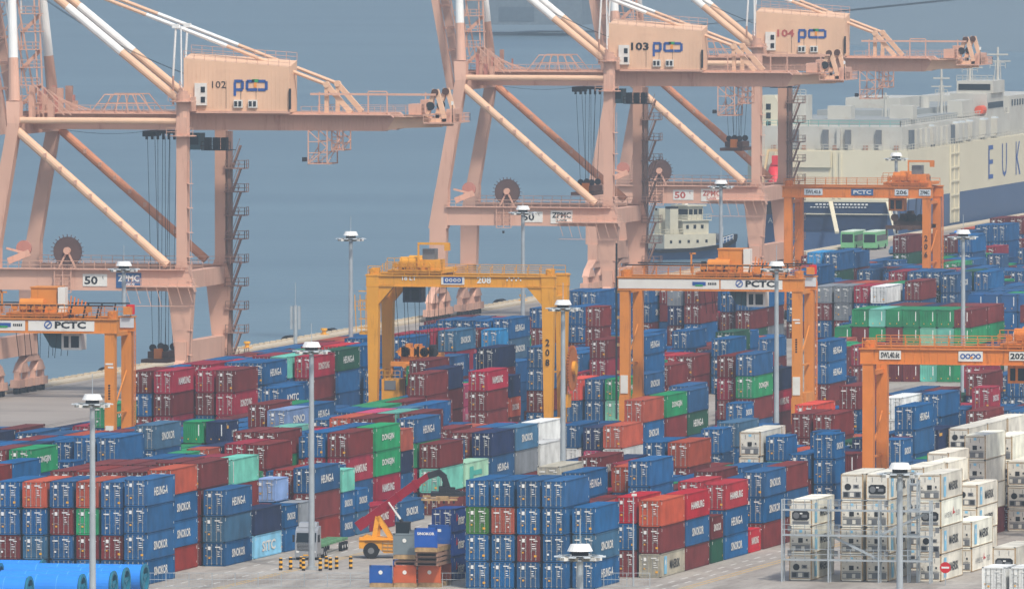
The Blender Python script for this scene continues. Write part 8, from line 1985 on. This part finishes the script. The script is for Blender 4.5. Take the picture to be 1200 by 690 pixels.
# ---------------------------------------------------------------- tugboat
def tug():
    root = empty('tugboat', (-526.9,2437.1,-5), 'small cream and blue tugboat seen between the pink crane legs', 'tugboat', rz=R(-38))
    Bm = mat('tug_hull_blue', (52,84,120), .5); root.scale = (.92,.92,.92); Cm = mat('tug_cream', (196,190,168), .55, noise=.06)
    # local: y forward
    mb = MB(); pts = []
    secs = [(-14,3.6,2.4),(-10,4.6,2.2),(0,5,2.3),(8,4.4,3.0),(12,2.6,4.0),(14.2,.3,4.8)]
    vs = []
    for y, w, h in secs: vs += [(-w,y,h),(-w*.8,y,-.5),(w*.8,y,-.5),(w,y,h)]
    fs = []
    for k in range(len(secs)-1):
        for i in range(3): fs.append((k*4+i,k*4+i+1,k*4+5+i,k*4+4+i))
        fs.append((k*4+3,k*4,k*4+4,k*4+7))
    fs += [(0,3,2,1),(20,21,22,23)]
    mb.add(vs, fs, Bm); h = mb.build('hull', root)
    mb = MB()
    for k in range(len(secs)-1):
        a, b = secs[k], secs[k+1]
        for s in (-1,1): mb.bar((s*a[1],a[0],a[2]-.3),(s*b[1],b[0],b[2]-.3),.7,.7,M_BLK)
    mb.bar((-3.6,-14,2.1),(3.6,-14,2.1),.7,.7,M_BLK); mb.build('fender', h)
    mb = MB(); mb.box(-3.6,3.6,-8,6,2.3,5.2,Cm); 
    for k in range(5): mb.box(3.6,3.65,-6.5+k*2.4,-5.9+k*2.4,3.4,4.0,M_GLASS)
    mb.build('deck_house', root)
    mb = MB(); mb.box(-3,3,-2.5,4.5,5.2,7.9,Cm); mb.box(-3.4,3.4,-3,5,7.9,8.1,Cm)
    for k in range(3): mb.box(3,3.05,-1.6+k*2,-.9+k*2,6.3,7.1,M_GLASS)
    mb.build('upper_house', root)
    mb = MB(); mb.box(-2.2,2.2,-.5,3.6,8.1,10.9,Cm); mb.box(-2.26,2.26,-.56,3.66,9.2,10.3,M_GLASS)
    for k in range(4): mb.box(2.2,2.3,-.5+k*1.3,-.3+k*1.3,9.1,10.4,Cm)
    mb.box(-2.7,2.7,-1,4.2,10.9,11.2,Cm); mb.build('wheelhouse', root)
    mb = MB(); mb.box(-2.6,-1,-5.6,-3.4,5.2,10.5,Cm); mb.box(1,2.6,-5.6,-3.4,5.2,10.5,Cm); mb.box(1,2.6,-5.6,-3.4,10.5,11,M_DARK); mb.build('funnel', root)
    mb = MB(); mb.tube((0,0,11),(0,0,15),.2,Cm,n=8); mb.box(-1,1,-.1,.1,13.2,13.4,Cm); mb.tube((0,.8,11.2),(0,.8,12),.5,M_WHITE,n=10); mb.bar((-2,-3,8),(0,0,13),.12,.12,Cm); mb.build('mast', root)
    mb = MB(); mb.rail((3.4,-8,5.2),(3.4,-2.6,5.2),Cm,step=1.2,t=.1); mb.rail((-3.4,-8,5.2),(3.4,-8,5.2),Cm,step=1.2,t=.1); mb.rail((4.4,6.4,3),(3.2,11,3.8),M_WHITE,step=1,t=.1); mb.rail((3.3,-3,8.1),(3.3,5,8.1),Cm,step=1.2,t=.08); mb.build('railing', root)
    mb = MB(); mb.tube((-1.4,9,4.2),(1.4,9,4.2),.9,M_STEEL,n=12); mb.box(-1.8,1.8,8.3,9.7,3.2,3.8,M_STEEL); mb.bar((1,10,3.6),(1,10,6.6),.12,.12,M_WHITE); mb.build('winch', root)
tug()
# ---------------------------------------------------------------- far shore
M_FAR = mat('far_shore_hazed_land', (110,128,138), .9, noise=.03, scale=.004)  # distance haze is mixed into the land colour, close to the water tone
M_FARB = mat('far_building_hazed_pale', (116,128,136), .8); M_FARG = mat('far_building_hazed_grey', (94,108,118), .8)  # shed colours pulled toward the water so they carry haze fading
mb = MB()
r_ = random.Random(5)
def fwd_xy(px, dist):  # bearing only: a compass direction from the viewpoint
    a = math.atan((px-600)/15250); h = Vector((-st,ct,0))*math.cos(a)+Vector((ct,st,0))*math.sin(a)
    return h*dist
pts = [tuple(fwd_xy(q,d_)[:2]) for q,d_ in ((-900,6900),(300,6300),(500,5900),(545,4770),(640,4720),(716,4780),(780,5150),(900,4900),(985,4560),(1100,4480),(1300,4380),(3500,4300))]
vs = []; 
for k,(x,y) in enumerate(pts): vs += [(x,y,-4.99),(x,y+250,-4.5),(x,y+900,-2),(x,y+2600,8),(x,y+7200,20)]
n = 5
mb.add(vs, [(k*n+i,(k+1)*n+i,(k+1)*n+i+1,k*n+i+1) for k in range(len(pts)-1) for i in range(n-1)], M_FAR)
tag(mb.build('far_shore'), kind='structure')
def fwd_xy(px, dist):  # bearing only: a compass direction from the viewpoint
    a = math.atan((px-600)/15250); h = Vector((-st,ct,0))*math.cos(a)+Vector((ct,st,0))*math.sin(a)
    return h*dist
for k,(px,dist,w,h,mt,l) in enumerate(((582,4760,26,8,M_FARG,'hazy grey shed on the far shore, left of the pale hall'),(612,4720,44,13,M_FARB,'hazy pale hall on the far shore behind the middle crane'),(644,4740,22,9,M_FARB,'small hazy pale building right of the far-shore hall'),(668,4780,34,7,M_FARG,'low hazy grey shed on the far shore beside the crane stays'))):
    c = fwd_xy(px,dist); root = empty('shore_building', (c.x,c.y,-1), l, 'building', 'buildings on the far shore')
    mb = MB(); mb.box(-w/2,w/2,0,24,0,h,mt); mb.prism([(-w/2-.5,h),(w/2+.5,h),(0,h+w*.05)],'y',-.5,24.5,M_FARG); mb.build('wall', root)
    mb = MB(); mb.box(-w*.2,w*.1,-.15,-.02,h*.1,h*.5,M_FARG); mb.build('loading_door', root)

# ---------------------------------------------------------------- quay furniture
for k, v in enumerate((1724,1772,1833,1871,1913,1962,2004,2066,2100,2160)):
    root = empty('mooring_bollard', (-481.2,v,.35), None, 'bollard', 'yellow mooring bollards along the quay edge')
    root['label'] = 'yellow mooring bollard on the concrete quay edge' 
    mb = MB(); mb.tube((0,0,0),(0,0,.7),.34,M_YEL,n=12); mb.tube((0,0,.7),(0,0,1.0),.55,M_YEL,r2=.5,n=12); mb.build('post', root); mb = MB(); mb.box(-.7,.7,-.7,.7,-.02,.1,M_YEL); mb.build('base_plate', root)
mb = MB(); v = 1500
while v < 2300:
    mb.box(-482.3,-481.6,v,v+1.4,.35,.62,M_QUAY); v += 3.6
tag(mb.build('quay_kerb_blocks'), kind='structure')
for k, v in enumerate((1766,1788,1838,1949,1976,2052,2094)):
    o = MB(); o.tube((0,-1.6,0),(0,1.6,0),1.0,M_BLK,n=14); o.tube((0,-1.7,0),(0,1.7,0),.45,M_DARK,n=10)
    q = o.build('dock_fender'); q.location = (-483.6,v,-.3+.02*k); tag(q,'black rubber fender showing above the quay edge','fender','rubber fenders on the quay wall')
# antenna on the quay edge
root = empty('antenna_pole', (-472.8,1909.6,0), 'thin grey lattice antenna pole behind the crimson stack', 'antenna')
mb = MB(); mb.tube((0,0,0),(0,0,7),.3,M_GALV,n=8); mb.bar((0,0,7),(0,0,10.5),.08,.08,M_GALV); mb.build('pole', root)
mb = MB()
for q in (-.6,0,.6): mb.box(q-.18,q+.18,-.15,.15,3.4,6.9,M_GALV)
mb.build('panel_aerial', root)
# road and apron markings
M_PAINTW = mat('road_paint_white', (205,203,196), .8, noise=.12, scale=1.5, stain=(150,142,132), stain_amt=.6, stain_scale=1.2)
M_PAINTY = mat('road_paint_yellow', (196,164,104), .8, noise=.12, scale=1.5, stain=(150,140,122), stain_amt=.6, stain_scale=1.2)
M_RAIL = mat('crane_rail_steel', (92,84,78), .6)
mb = MB()
def strip(x0,x1,y0,y1,mt,z=.012): mb.add([(x0,y0,z),(x1,y0,z),(x1,y1,z),(x0,y1,z)], [(0,1,2,3)], mt)
for u0 in (-347.4,-294.8+0, -296.6, -343.8,-320.5):
    v = 1300
    while v < 1900: strip(u0,u0+.28,v,v+3.2,M_PAINTW); v += 6.4
for u0 in (-341.6,-293.2,-292.4,-340.9): strip(u0,u0+.25,1300,1900,M_PAINTY)
strip(-335,-318,1366,1366.35,M_PAINTW); strip(-335,-318,1366.7,1366.9,M_PAINTW)
for i in range(9):
    u0 = -446+i*2.3; v = 1560
    while v < 2300:
        strip(u0,u0+.4,v+(i%3)*3,v+3.2+(i%3)*3,M_PAINTW); v += 8.5
for u0 in (-477.4,-476.4,-451,-450): strip(u0,u0+.18,1400,2600,M_RAIL, .02)
tag(mb.build('road_markings'), kind='structure')
# ---------------------------------------------------------------- reach stacker
def reach_stacker():
    # local x towards image right, y away; origin under the rear wheel
    root = empty('reach_stacker', (-338.2,1401,0), 'reach stacker with yellow body and raised dark red boom beside the flat racks', 'reach stacker', rz=R(12))
    Yb = mat('reach_stacker_yellow', (232,160,44), .45, noise=.08, scale=1, stain=(120,90,50), stain_amt=.5, stain_scale=1)
    Rd = mat('boom_crimson', (140,14,40), .35, noise=.06)
    mb = MB(); mb.prism([(-1.1,1.1),(.9,1.1),(1.4,.6),(4.6,.6),(5.4,1.0),(5.4,1.8),(3.4,2.1),(.4,2.4),(-.6,2.6),(-1.2,2.2)],'y',-1.5,1.5,Yb)
    for k in range(6): mb.bar((1.3+k*.55,-1.56,.8),(1.3+k*.6,-1.56,1.9),.06,.12,M_RUSTY)
    for k in range(3): mb.bar((1.2,-1.56,.9+k*.4),(4.6,-1.56,.8+k*.42),.06,.1,M_RUSTY)
    mb.box(-1.3,4.8,-1.75,-1.5,2.02,2.1,Yb); mb.box(-1.35,-.7,-1.6,1.6,1.1,2.3,Yb); mb.build('chassis', root)
    for x,r in ((0,.88),(4.7,.95)):
        for y in (-1.7,1.7):
            mb = MB(); mb.tube((x,y-.38,r),(x,y+.38,r),r,M_BLK,n=22); w = mb.build('wheel', root); mb = MB(); mb.tube((x,y-.4,r),(x,y+.4,r),r*.4,M_STEEL,n=12); mb.build('rim', w)
    mb = MB(); mb.box(2.7,4.3,-.9,.7,2.0,3.9,M_DARK); mb.box(2.8,4.2,-.96,-.9,2.5,3.8,M_GLASS); mb.box(4.3,4.36,-.8,.6,2.5,3.8,M_GLASS); mb.box(2.6,4.4,-1,.8,3.9,4.0,M_DARK); mb.build('cab', root)
    mb = MB(); mb.bar((.3,-1.0,2.2),(.7,-1.0,4.6),.5,.45,Yb); mb.bar((2.2,-1.0,2.2),(.7,-1.0,4.6),.45,.5,Yb); mb.bar((.7,1.0,2.2),(.7,1.0,4.6),.5,.45,Yb); mb.bar((2.2,1.0,2.2),(.7,1.0,4.6),.45,.5,Yb); mb.build('boom_support', root)
    a = Vector((-1.3,0,3.6)); b = Vector((5.2,0,8.4)); c = Vector((6.6,0,9.3)); d = (b-a).normalized()
    mb = MB(); mb.bar(a,b,.85,.95,Rd); mb.bar(a-d*.3,a+d*.9,1.0,1.15,Rd)
    for t in (.38,.66,.95): q_ = a.lerp(b,t); mb.bar(q_-d*.12,q_+d*.12,.98,1.1,Rd)
    bm = mb.build('boom', root)
    mb = MB(); mb.bar(a.lerp(b,.9),c,.62,.7,Rd); mb.build('inner_boom', bm)
    for y in (-.75,.75):
        mb = MB(); mb.tube((4.4,y,2.3),(3.2,y,4.3),.17,M_DARK,n=10); mb.tube((3.2,y,4.3),(1.9,y,6.2),.1,M_WHITE,n=10); mb.build('lift_cylinder', root)
    mb = MB(); mb.bar(c-d*.4,(7.6,0,9.5),.7,.7,M_DARK); mb.bar((7.3,0,9.6),(8.2,0,8.9),.7,.65,M_DARK); mb.bar((8.0,0,9.1),(8.5,0,7.6),.65,.65,M_DARK); mb.build('boom_head', root)
    mb = MB(); r_ = random.Random(3)
    mb.box(6.6,10.2,-2.0,2.0,6.9,7.3,M_DARK); mb.box(9.8,11.3,-.4,.4,6.9,7.3,M_DARK)
    for k in range(14): x = 6.9+r_.random()*2.4; y = r_.uniform(-1.6,1.0); mb.box(x,x+r_.uniform(.25,.8),y,y+.6,7.2,7.4+r_.random()*(.9 if x < 8.2 else .4),M_DARK)
    mb.box(5.6,9.6,-3.4,-3.1,6.5,6.75,M_RUSTY); mb.box(5.6,9.6,3.1,3.4,6.5,6.75,M_RUSTY); mb.box(7.2,8.6,-3.4,3.4,6.6,6.95,M_RUSTY)
    for k in range(7): mb.box(5.8+k*.55,6.0+k*.55,-3.45,-3.05,6.2,6.5,M_RUSTY if k%2 else M_BLK)
    mb.build('spreader', root)
reach_stacker()
# ---------------------------------------------------------------- tractor unit with trailer
def truck():
    root = empty('lorry', (-344.1,1394.6,0), 'silver grey tractor unit facing the viewer beside the mast foot', 'lorry', rz=R(3))
    S = mat('lorry_silver', (158,162,166), .35, .3, noise=.04); 
    mb = MB(); mb.prism([(0,.9),(.1,2.1),(.35,3.2),(.9,3.6),(2.3,3.7),(2.3,.7),(0,.7)],'x',-1.25,1.25,S); cab = mb.build('cab', root)
    mb = MB(); mb.prism([(.02,2.0),(.3,3.0),(.34,3.0),(.06,2.0)],'x',-1.1,1.1,M_GLASS); mb.add([(-1.1,.0,2.0),(1.1,.0,2.0),(1.1,.28,3.02),(-1.1,.28,3.02)],[(0,1,2,3)],M_GLASS); mb.box(1.25,1.28,.6,1.5,2.0,2.8,M_GLASS); mb.build('windscreen', cab)
    mb = MB(); mb.box(-.95,.95,-.05,0,1.1,1.85,M_DARK)
    for k in range(5): mb.box(-.9,.9,-.08,-.05,1.15+k*.15,1.2+k*.15,S)
    mb.build('grille', cab)
    mb = MB(); mb.box(-1.25,1.25,-.12,.2,.35,.85,S); mb.box(-.3,.3,-.15,-.12,.5,.65,M_YEL); mb.build('bumper', cab)
    for x in (-1.1,.75): mb = MB(); mb.box(x,x+.35,-.14,-.08,.85,1.05,M_WHITE); mb.build('headlight', cab)
    for x in (-1.55,1.3): mb = MB(); mb.box(x,x+.22,.1,.25,2.0,2.8,M_DARK); mb.build('mirror', cab)
    mb = MB(); mb.prism([(.8,3.6),(1.2,4.1),(2.3,4.15),(2.3,3.6)],'x',-1.0,1.0,S); mb.build('roof_fairing', cab)
    mb = MB(); mb.box(-.5,.5,2.3,6.6,.7,1.0,M_DARK); mb.box(.7,1.2,2.6,4.0,.5,1.1,S); mb.build('chassis', root)
    for y in (.9,4.4,5.6):
        for x in (-1.05,1.05): mb = MB(); mb.tube((x-.18,y,.5),(x+.18,y,.5),.5,M_BLK,n=18); w = mb.build('wheel', root); mb = MB(); mb.tube((x-.2,y,.5),(x+.2,y,.5),.22,S,n=10); mb.build('rim', w)
    tr = empty('skeletal_trailer', (-344.9,1401.2,0), 'empty green skeletal container trailer behind the silver tractor unit', 'trailer', rz=R(3))
    Gm = mat('trailer_green', (104,150,112), .6, noise=.2, scale=1.5)
    mb = MB()
    for x in (-.5,.5): mb.box(x-.1,x+.1,-1.8,15,.95,1.35,Gm)
    for k in range(10): mb.box(-1.2,1.2,-1.6+k*1.75,-1.4+k*1.75,1.1,1.4,Gm)
    for k in range(9): mb.bar((-1.1,-1.5+k*1.75,1.3),(1.1,.2+k*1.75,1.3),.1,.1,Gm)
    mb.build('frame', tr)
    for y in (11.0,12.4,13.8):
        for x in (-1.05,1.05): mb = MB(); mb.tube((x-.2,y,.5),(x+.2,y,.5),.5,M_BLK,n=18); w = mb.build('wheel', tr); mb = MB(); mb.tube((x-.22,y,.5),(x+.22,y,.5),.2,M_WHITE,n=10); mb.build('rim', w)
truck()
# ---------------------------------------------------------------- striped bollards round the mast
M_BY = mat('bollard_yellow', (236,176,64), .6)
def bollard(dx, dy, lab):
    root = empty('striped_bollard', (-339.4+dx,1378.1+dy,0), lab, 'bollard', 'striped bollards round the mast foot')
    mb = MB()
    for k in range(5): mb.tube((0,0,k*.26),(0,0,k*.26+.26),.2,M_BLK if k%2==0 else M_BY,n=12)
    mb.tube((0,0,1.3),(0,0,1.38),.2,M_BY,r2=.1,n=12); mb.build('post', root)
bp = [(-2.5,-1.6),(-1.9,-.3),(-1.2,.9),(-.35,-1.7),(-.5,1.4),(1.2,-1.6),(1.0,1.5),(1.8,-.2),(2.0,1.4),(3.2,1.9)]
for k,(dx,dy) in enumerate(sorted(bp)):
    w = ['leftmost','second','third','fourth','fifth','sixth','seventh','eighth','ninth','rightmost'][k]
    bollard(dx*1.2,dy*1.2, 'black and yellow striped bollard, %s of the ring round the floodlight mast'%(w if k in (0,9) else w+' from left'))
# ---------------------------------------------------------------- containers and flat racks near the reach stacker
RGB['I'] = (24,64,132); LOGO['I'] = 'inter'; rs = random.Random(4)
for k, lab in enumerate(('lowest','middle','topmost')):
    e = place_container(-319.6+.02*k,1361.5,k*2.6,20,2.6,'I','I',False,k,'%s of three blue containers with slanted white lettering beside the flat racks'%lab,'B',rs); e['group'] = 'three blue containers by the flat racks'
def flat_rack(x,y,z,c1,c2,lab,txt=None,L=12,folded=False,h=2.3):
    root = empty('flat_rack', (x,y,z), lab, 'flat rack', 'flat rack containers with end walls')
    A = mat('flat_rack_paint_%d_%d_%d'%c1, c1, .6, noise=.08, scale=1, stain=(140,110,84), stain_amt=.3, stain_scale=1)
    B = mat('flat_rack_paint_%d_%d_%d'%c2, c2, .6, noise=.08, scale=1, stain=(140,110,84), stain_amt=.3, stain_scale=1)
    mb = MB(); mb.box(-CW,0,0,L,0,.45,M_RUSTY); mb.box(-CW+.02,-.02,0.02,L-.02,.45,.5,mat('rack_timber',(150,120,92),.9,noise=.2,scale=2)); mb.build('deck', root)
    for i,(yy,M_) in enumerate(((0,A),(L-.2,B))):
        mb = MB(); mb.box(-CW,0,yy,yy+.18,.5,h,M_); mb.box(-CW-.02,-CW+.16,yy-.03,yy+.21,.45,h+.05,M_); mb.box(-.16,.02,yy-.03,yy+.21,.45,h+.05,M_); mb.box(-CW,0,yy-.03,yy+.21,h-.12,h+.05,M_); w = mb.build('end_wall', root)
        if i == 0 and txt:
            mb = MB(); add_text(mb,txt,(-CW/2,yy-.04,h-.55),X_,Z_,.3,M_LET,w=1.9,bold=.03); mb.build('lettering', w)
        else:
            mb = MB(); mb.box(-CW/2-.2,-CW/2+.2,yy-.045,yy-.03,h-.7,h-.4,M_LET) if i else ring(mb,(-CW/2,yy-.05,h-.7),.22,.02,M_LET); mb.build('mark', w)
flat_rack(-323.5,1349.3,0,(24,84,160),(24,84,160),'lower flat rack with blue end walls at the bottom of the photo',L=11)
flat_rack(-320.98,1349.8,0,(196,92,52),(200,98,56),'lower flat rack with orange end walls next to the blue one',L=5.8)
flat_rack(-318.30,1348.30,3.9,(24,84,168),(24,84,160),'upper flat rack with blue lettered end wall on top of the orange one',txt='SINOKOR',L=6.5,h=2.5)
flat_rack(-321.00,1349.80,3.0,(116,128,132),(110,120,126),'upper flat rack with rusty grey end wall beside the reach stacker',L=7.6,h=2.7)
flat_rack(-318.45,1350.6,0,(200,98,56),(196,92,52),'lower flat rack with orange end walls, right-hand and farther back of the two orange',L=5)
for k, (u_, v_, z_, w_) in enumerate(((-318.4,1349.2,2.36,'lowest'),(-318.35,1349.0,2.88,'middle'),(-318.3,1348.7,3.4,'topmost'),(-320.95,1349.9,2.36,'only'))):
    root = empty('folded_flat_rack', (u_,v_,z_), ('rusty folded flat rack under the grey end wall' if k == 3 else '%s of three rusty folded flat racks under the blue lettered end wall'%w_), 'flat rack', 'folded flat racks piled under the upper racks')
    mb = MB(); L_ = 6.0
    for x_ in (-CW,-.2): mb.box(x_,x_+.2,0,L_,0,.34,M_RUSTDK)
    for j in range(9): mb.box(-CW+.2,-.2,j*.7,j*.7+.12,.05,.3,M_DARK if j%2 else M_RUSTDK)
    mb.box(-CW+.2,-.2,.0,.15,.02,.32,M_RUSTDK); mb.build('deck', root)
    for y_ in (.1,L_-2.4): mb = MB(); mb.box(-CW+.05,-.05,y_,y_+2.2,.36,.5,M_RUSTDK); mb.build('folded_end_wall', root)
e = place_container(-320.0,1355.9,0,20,2.6,'I','H',False,1,'blue container with white lettering behind the orange flat rack, on the ground','B',rs); e['group'] = 'three blue containers by the flat racks'; e['group'] = 'loose containers by the flat racks'
# ---------------------------------------------------------------- reefer racks
def reefer_rack(x0, x1, y0, levels, lab, posts, depth=1.4):
    root = empty('reefer_rack', (x0,y0,0), lab, 'steel rack', 'steel gantries serving the refrigerated containers')
    mb = MB(); W_ = x1-x0
    for p in posts:
        for y in (0,depth): mb.bar((p,y,0),(p,y,levels[-1]+1.1),.16,.16,M_GALV)
    mb.build('upright', root)
    for z in levels:
        mb = MB(); mb.box(0,W_,-.05,depth+.05,z-.15,z,M_GALV); f = mb.build('walkway', root)
        mb = MB(); mb.rail((0,-.05,z),(W_,-.05,z),M_GALV,step=1.2,t=.055,h=1.1); mb.build('railing', f)
    mb = MB()
    for a,b,z0,z1 in ((posts[1],posts[2],levels[1],levels[0]),(posts[-2],posts[-1],levels[1],levels[2]) ): mb.bar((a,.6,z0),(b,.6,z1),.18,.25,M_GALV)
    mb.build('stair', root)
    mb = MB()
    for p in posts:
        for z in levels: mb.box(p+.4,p+.8,depth-.2,depth,z+.3,z+.9,M_STEEL)
    mb.build('socket_box', root)
reefer_rack(-284.9,-268.6,1368.3,[2.45,5.1,7.8],'grey steel rack in front of the lower right refrigerated containers',[0,5.1,10.6,16.2],1.2)
reefer_rack(-262.8,-250.6,1412,[2.6,5.3,8.0,10.6],'grey steel rack behind the two-high refrigerated stack',[0,3.4,7,12],1.3)
reefer_rack(-257.0,-238.6,1440,[2.6,5.3,8.0,10.8],'grey steel rack at the right edge of the photo',[0,4.2,8.5,13,18],1.3)
mb = MB()
root = empty('cable_riser', (-271.4,1369.9,0), 'narrow grey service tower between the refrigerated stacks', 'service tower')
for p in (0,1.0):
    for y in (0,1.2): mb.bar((p,y,0),(p,y,11),.16,.16,M_GALV)
for z in (2.5,5.2,7.9,10.6): mb.box(0,1,0,1.2,z-.12,z,M_GALV)
mb.build('frame', root); mb = MB(); mb.rail((0,0,10.6),(1,0,10.6),M_GALV,step=.5,t=.06); mb.build('railing', root)
# no entry sign
root = empty('no_entry_sign', (-266.6,1366.3,0), 'round red no-entry sign on a post by the refrigerated rack', 'sign')
mb = MB(); mb.bar((0,0,0),(0,0,2.2),.08,.08,M_GALV); mb.build('post', root)
mb = MB(); mb.tube((0,-.06,1.9),(0,-.1,1.9),.6,M_RED,n=22); d = mb.build('disc', root); mb = MB(); mb.box(-.42,.42,-.115,-.1,1.8,2.0,M_WHITE); mb.build('white_bar', d)
# grass edge near the rack
# ---------------------------------------------------------------- big blue pipe sections lower left
M_TARP = mat('pipe_bright_blue', (44,136,228), .42, noise=.05, scale=.4)
M_TEALP = mat('pipe_end_teal', (26,112,138), .4, noise=.08)
def pipe(x,y,L,lab,r=1.7,z=0):
    root = empty('pipe_section', (x,y,z+r), lab, 'pipe', 'bright blue wrapped pipe sections', rz=0)
    n = 28; mb = MB()
    # axis runs along -X (to the left), open end faces +X
    P = []
    for xx,rr in ((0,r),(-L,r)):
        for i in range(n): a = 2*math.pi*i/n; P.append((xx,math.cos(a)*rr,math.sin(a)*rr))
    mb.add(P,[(i,(i+1)%n,n+(i+1)%n,n+i) for i in range(n)],M_TARP)
    for k in range(1,int(L/2.3)): mb.tube((-k*2.3,0,0),(-k*2.3-.07,0,0),r+.015,M_TARP2,n=n,caps=False)
    mb.build('wrapped_tube', root, smooth=False)
    mb = MB(); P = []
    for xx,rr in ((.1,r+.1),(.3,r+.1),(.3,r-.25),(-1.6,r-.25)):
        for i in range(n): a = 2*math.pi*i/n; P.append((xx,math.cos(a)*rr,math.sin(a)*rr))
    mb.add(P,[(k*n+i,k*n+(i+1)%n,(k+1)*n+(i+1)%n,(k+1)*n+i) for k in range(3) for i in range(n)],M_TEALP)
    mb.tube((-1.6,0,0),(-1.65,0,0),r-.25,M_DARKTEAL,n=n)
    e_ = mb.build('flange', root); mb = MB()
    for a in (0.3,0.3+2.094,0.3+4.188): mb.bar((.05,0,0),(.05,math.cos(a)*(r-.2),math.sin(a)*(r-.2)),.2,.35,M_TEALP)
    mb.tube((-.1,0,0),(.2,0,0),.3,M_TEALP,n=12); mb.build('brace', e_)
M_TARP2 = mat('pipe_seam_blue', (90,170,240), .45); M_DARKTEAL = mat('pipe_inner_dark', (10,44,58), .6)
pl = ['rightmost','second from right','third from right','fourth from right','fifth from right','sixth from right','seventh from right','eighth from right','ninth from right','tenth from right','eleventh from right']
for k,(x,y,L) in enumerate(((-346.9,1336.2,16),(-347.2,1329.5,9),(-347.0,1323.5,12),(-348.8,1317.5,8),(-353.2,1312.5,13),(-365.5,1338,8),(-362.2,1334.0,10),(-362.0,1327.0,9),(-365.0,1319,8),(-359.4,1341.0,5),(-366.8,1313,6))):
    pipe(x-.6,y,L,'bright blue wrapped pipe with teal open end, %s in the bottom left pile'%pl[k],r=1.45)
# ---------------------------------------------------------------- low fence at the bottom edge
root = empty('mesh_fence', (-352,1343.6,0), 'low grey wire mesh fence along the very bottom of the photo', 'fence')
mb = MB()
for k in range(24): mb.bar((k*2.4,k*.55,0),(k*2.4,k*.55,1.5),.07,.07,M_GALV)
mb.build('post', root); mb = MB()
for z in (.1,.8,1.5): mb.bar((0,0,z),(55.2,12.65,z),.05,.05,M_GALV)
for k in range(138): mb.bar((k*.4,k*.0917,.1),(k*.4,k*.0917,1.5),.014,.014,M_GALV)
mb.build('wire_panel', root)
# lamp column by the middle block
root = empty('lamp_post', (-299.0,1358,0), 'short thin grey lamp post in front of the middle stacks', 'lamp post')
mb = MB(); mb.tube((0,0,0),(0,0,9.6),.1,M_GALV,r2=.07,n=8); mb.build('pole', root); mb = MB(); mb.box(-.15,.35,-.15,.15,9.6,9.85,M_SIGN); mb.build('lamp_head', root)
# ---------------------------------------------------------------- buses and vehicles by the ship
def bus(x,y,lab,g):
    Gb = mat('bus_green', (112,176,122), .4, noise=.03)
    root = empty('bus', (x,y,0), lab, 'bus', 'green buses parked on the quay')
    mb = MB(); mb.box(-2.5,0,0,11,.4,3.3,Gb); mb.box(-2.45,-.05,.05,10.9,3.3,3.45,mat('bus_roof',(206,222,200),.5)); b = mb.build('body', root)
    mb = MB(); mb.box(-2.3,-.2,-.04,0,1.4,2.9,M_GLASS); mb.box(0,.04,.6,10.4,1.6,2.7,M_GLASS); mb.build('window', b)
    for yy in (2.2,8.6):
        for xx in (-2.4,-.1): mb = MB(); mb.tube((xx-.1,yy,.5),(xx+.15,yy,.5),.5,M_BLK,n=14); mb.build('wheel', root)
bus(-476.2,2352,'green and white bus parked by the ship, left of the two',0); bus(-472.0,2352,'green and white bus parked by the ship, right of the two',1)
for k,(x,y,c,l) in enumerate(((-463.5,2330,(70,110,140),'blue car on the pale ground right of the buses'),(-459.5,2335,(60,90,110),'dark car on the pale ground farthest right of the buses'),(-461,2345,(220,220,220),'white van behind the parked cars near the buses'))):
    root = empty('parked_car', (x,y,0), l, 'car', 'vehicles parked near the ship')
    Pm = mat('car_paint_%d'%k, c, .35, .2); mb = MB(); mb.prism([(0,.3),(0,.9),(1,1.0),(1.7,1.5),(3.4,1.5),(4.2,1.0),(4.4,.9),(4.4,.3)],'x',-1.8,0,Pm); mb.build('body', root)
    mb = MB(); mb.prism([(1.15,1.02),(1.75,1.44),(3.3,1.44),(4.0,1.02)],'x',-1.82,.02,M_GLASS); mb.build('window', root)
    for yy in (.8,3.5): mb = MB(); mb.tube((-1.75,yy,.32),(.02,yy,.32),.32,M_BLK,n=12); mb.build('wheel', root)
mb = MB(); root = empty('storage_tank', (-458.5,2372,0), 'small bright blue rounded tank beyond the parked vehicles', 'tank')
mb.tube((-2.6,0,1.5),(2.6,0,1.5),1.5,M_TARP,n=18); mb.build('shell', root); mb = MB(); mb.box(-2,-1.6,-1,1,0,.9,M_STEEL); mb.box(1.6,2,-1,1,0,.9,M_STEEL); mb.build('saddle', root)
# ---------------------------------------------------------------- haze
mb = MB(); mb.box(-9500,3500,-200,6800,-7,122,M_STEEL)
hz = mb.build('haze'); tag(hz, kind='stuff', label='thin pale sea haze filling the air over the port', cat='haze')
hm = bpy.data.materials.new('haze_volume'); hm.use_nodes = True; hn = hm.node_tree; hn.nodes.clear()
pv = hn.nodes.new('ShaderNodeVolumePrincipled'); pv.inputs['Color'].default_value = (.44,.515,.57,1); pv.inputs['Density'].default_value = HAZE; pv.inputs['Anisotropy'].default_value = .2
ho = hn.nodes.new('ShaderNodeOutputMaterial'); hn.links.new(pv.outputs[0], ho.inputs['Volume'])
hz.data.materials.clear(); hz.data.materials.append(hm)
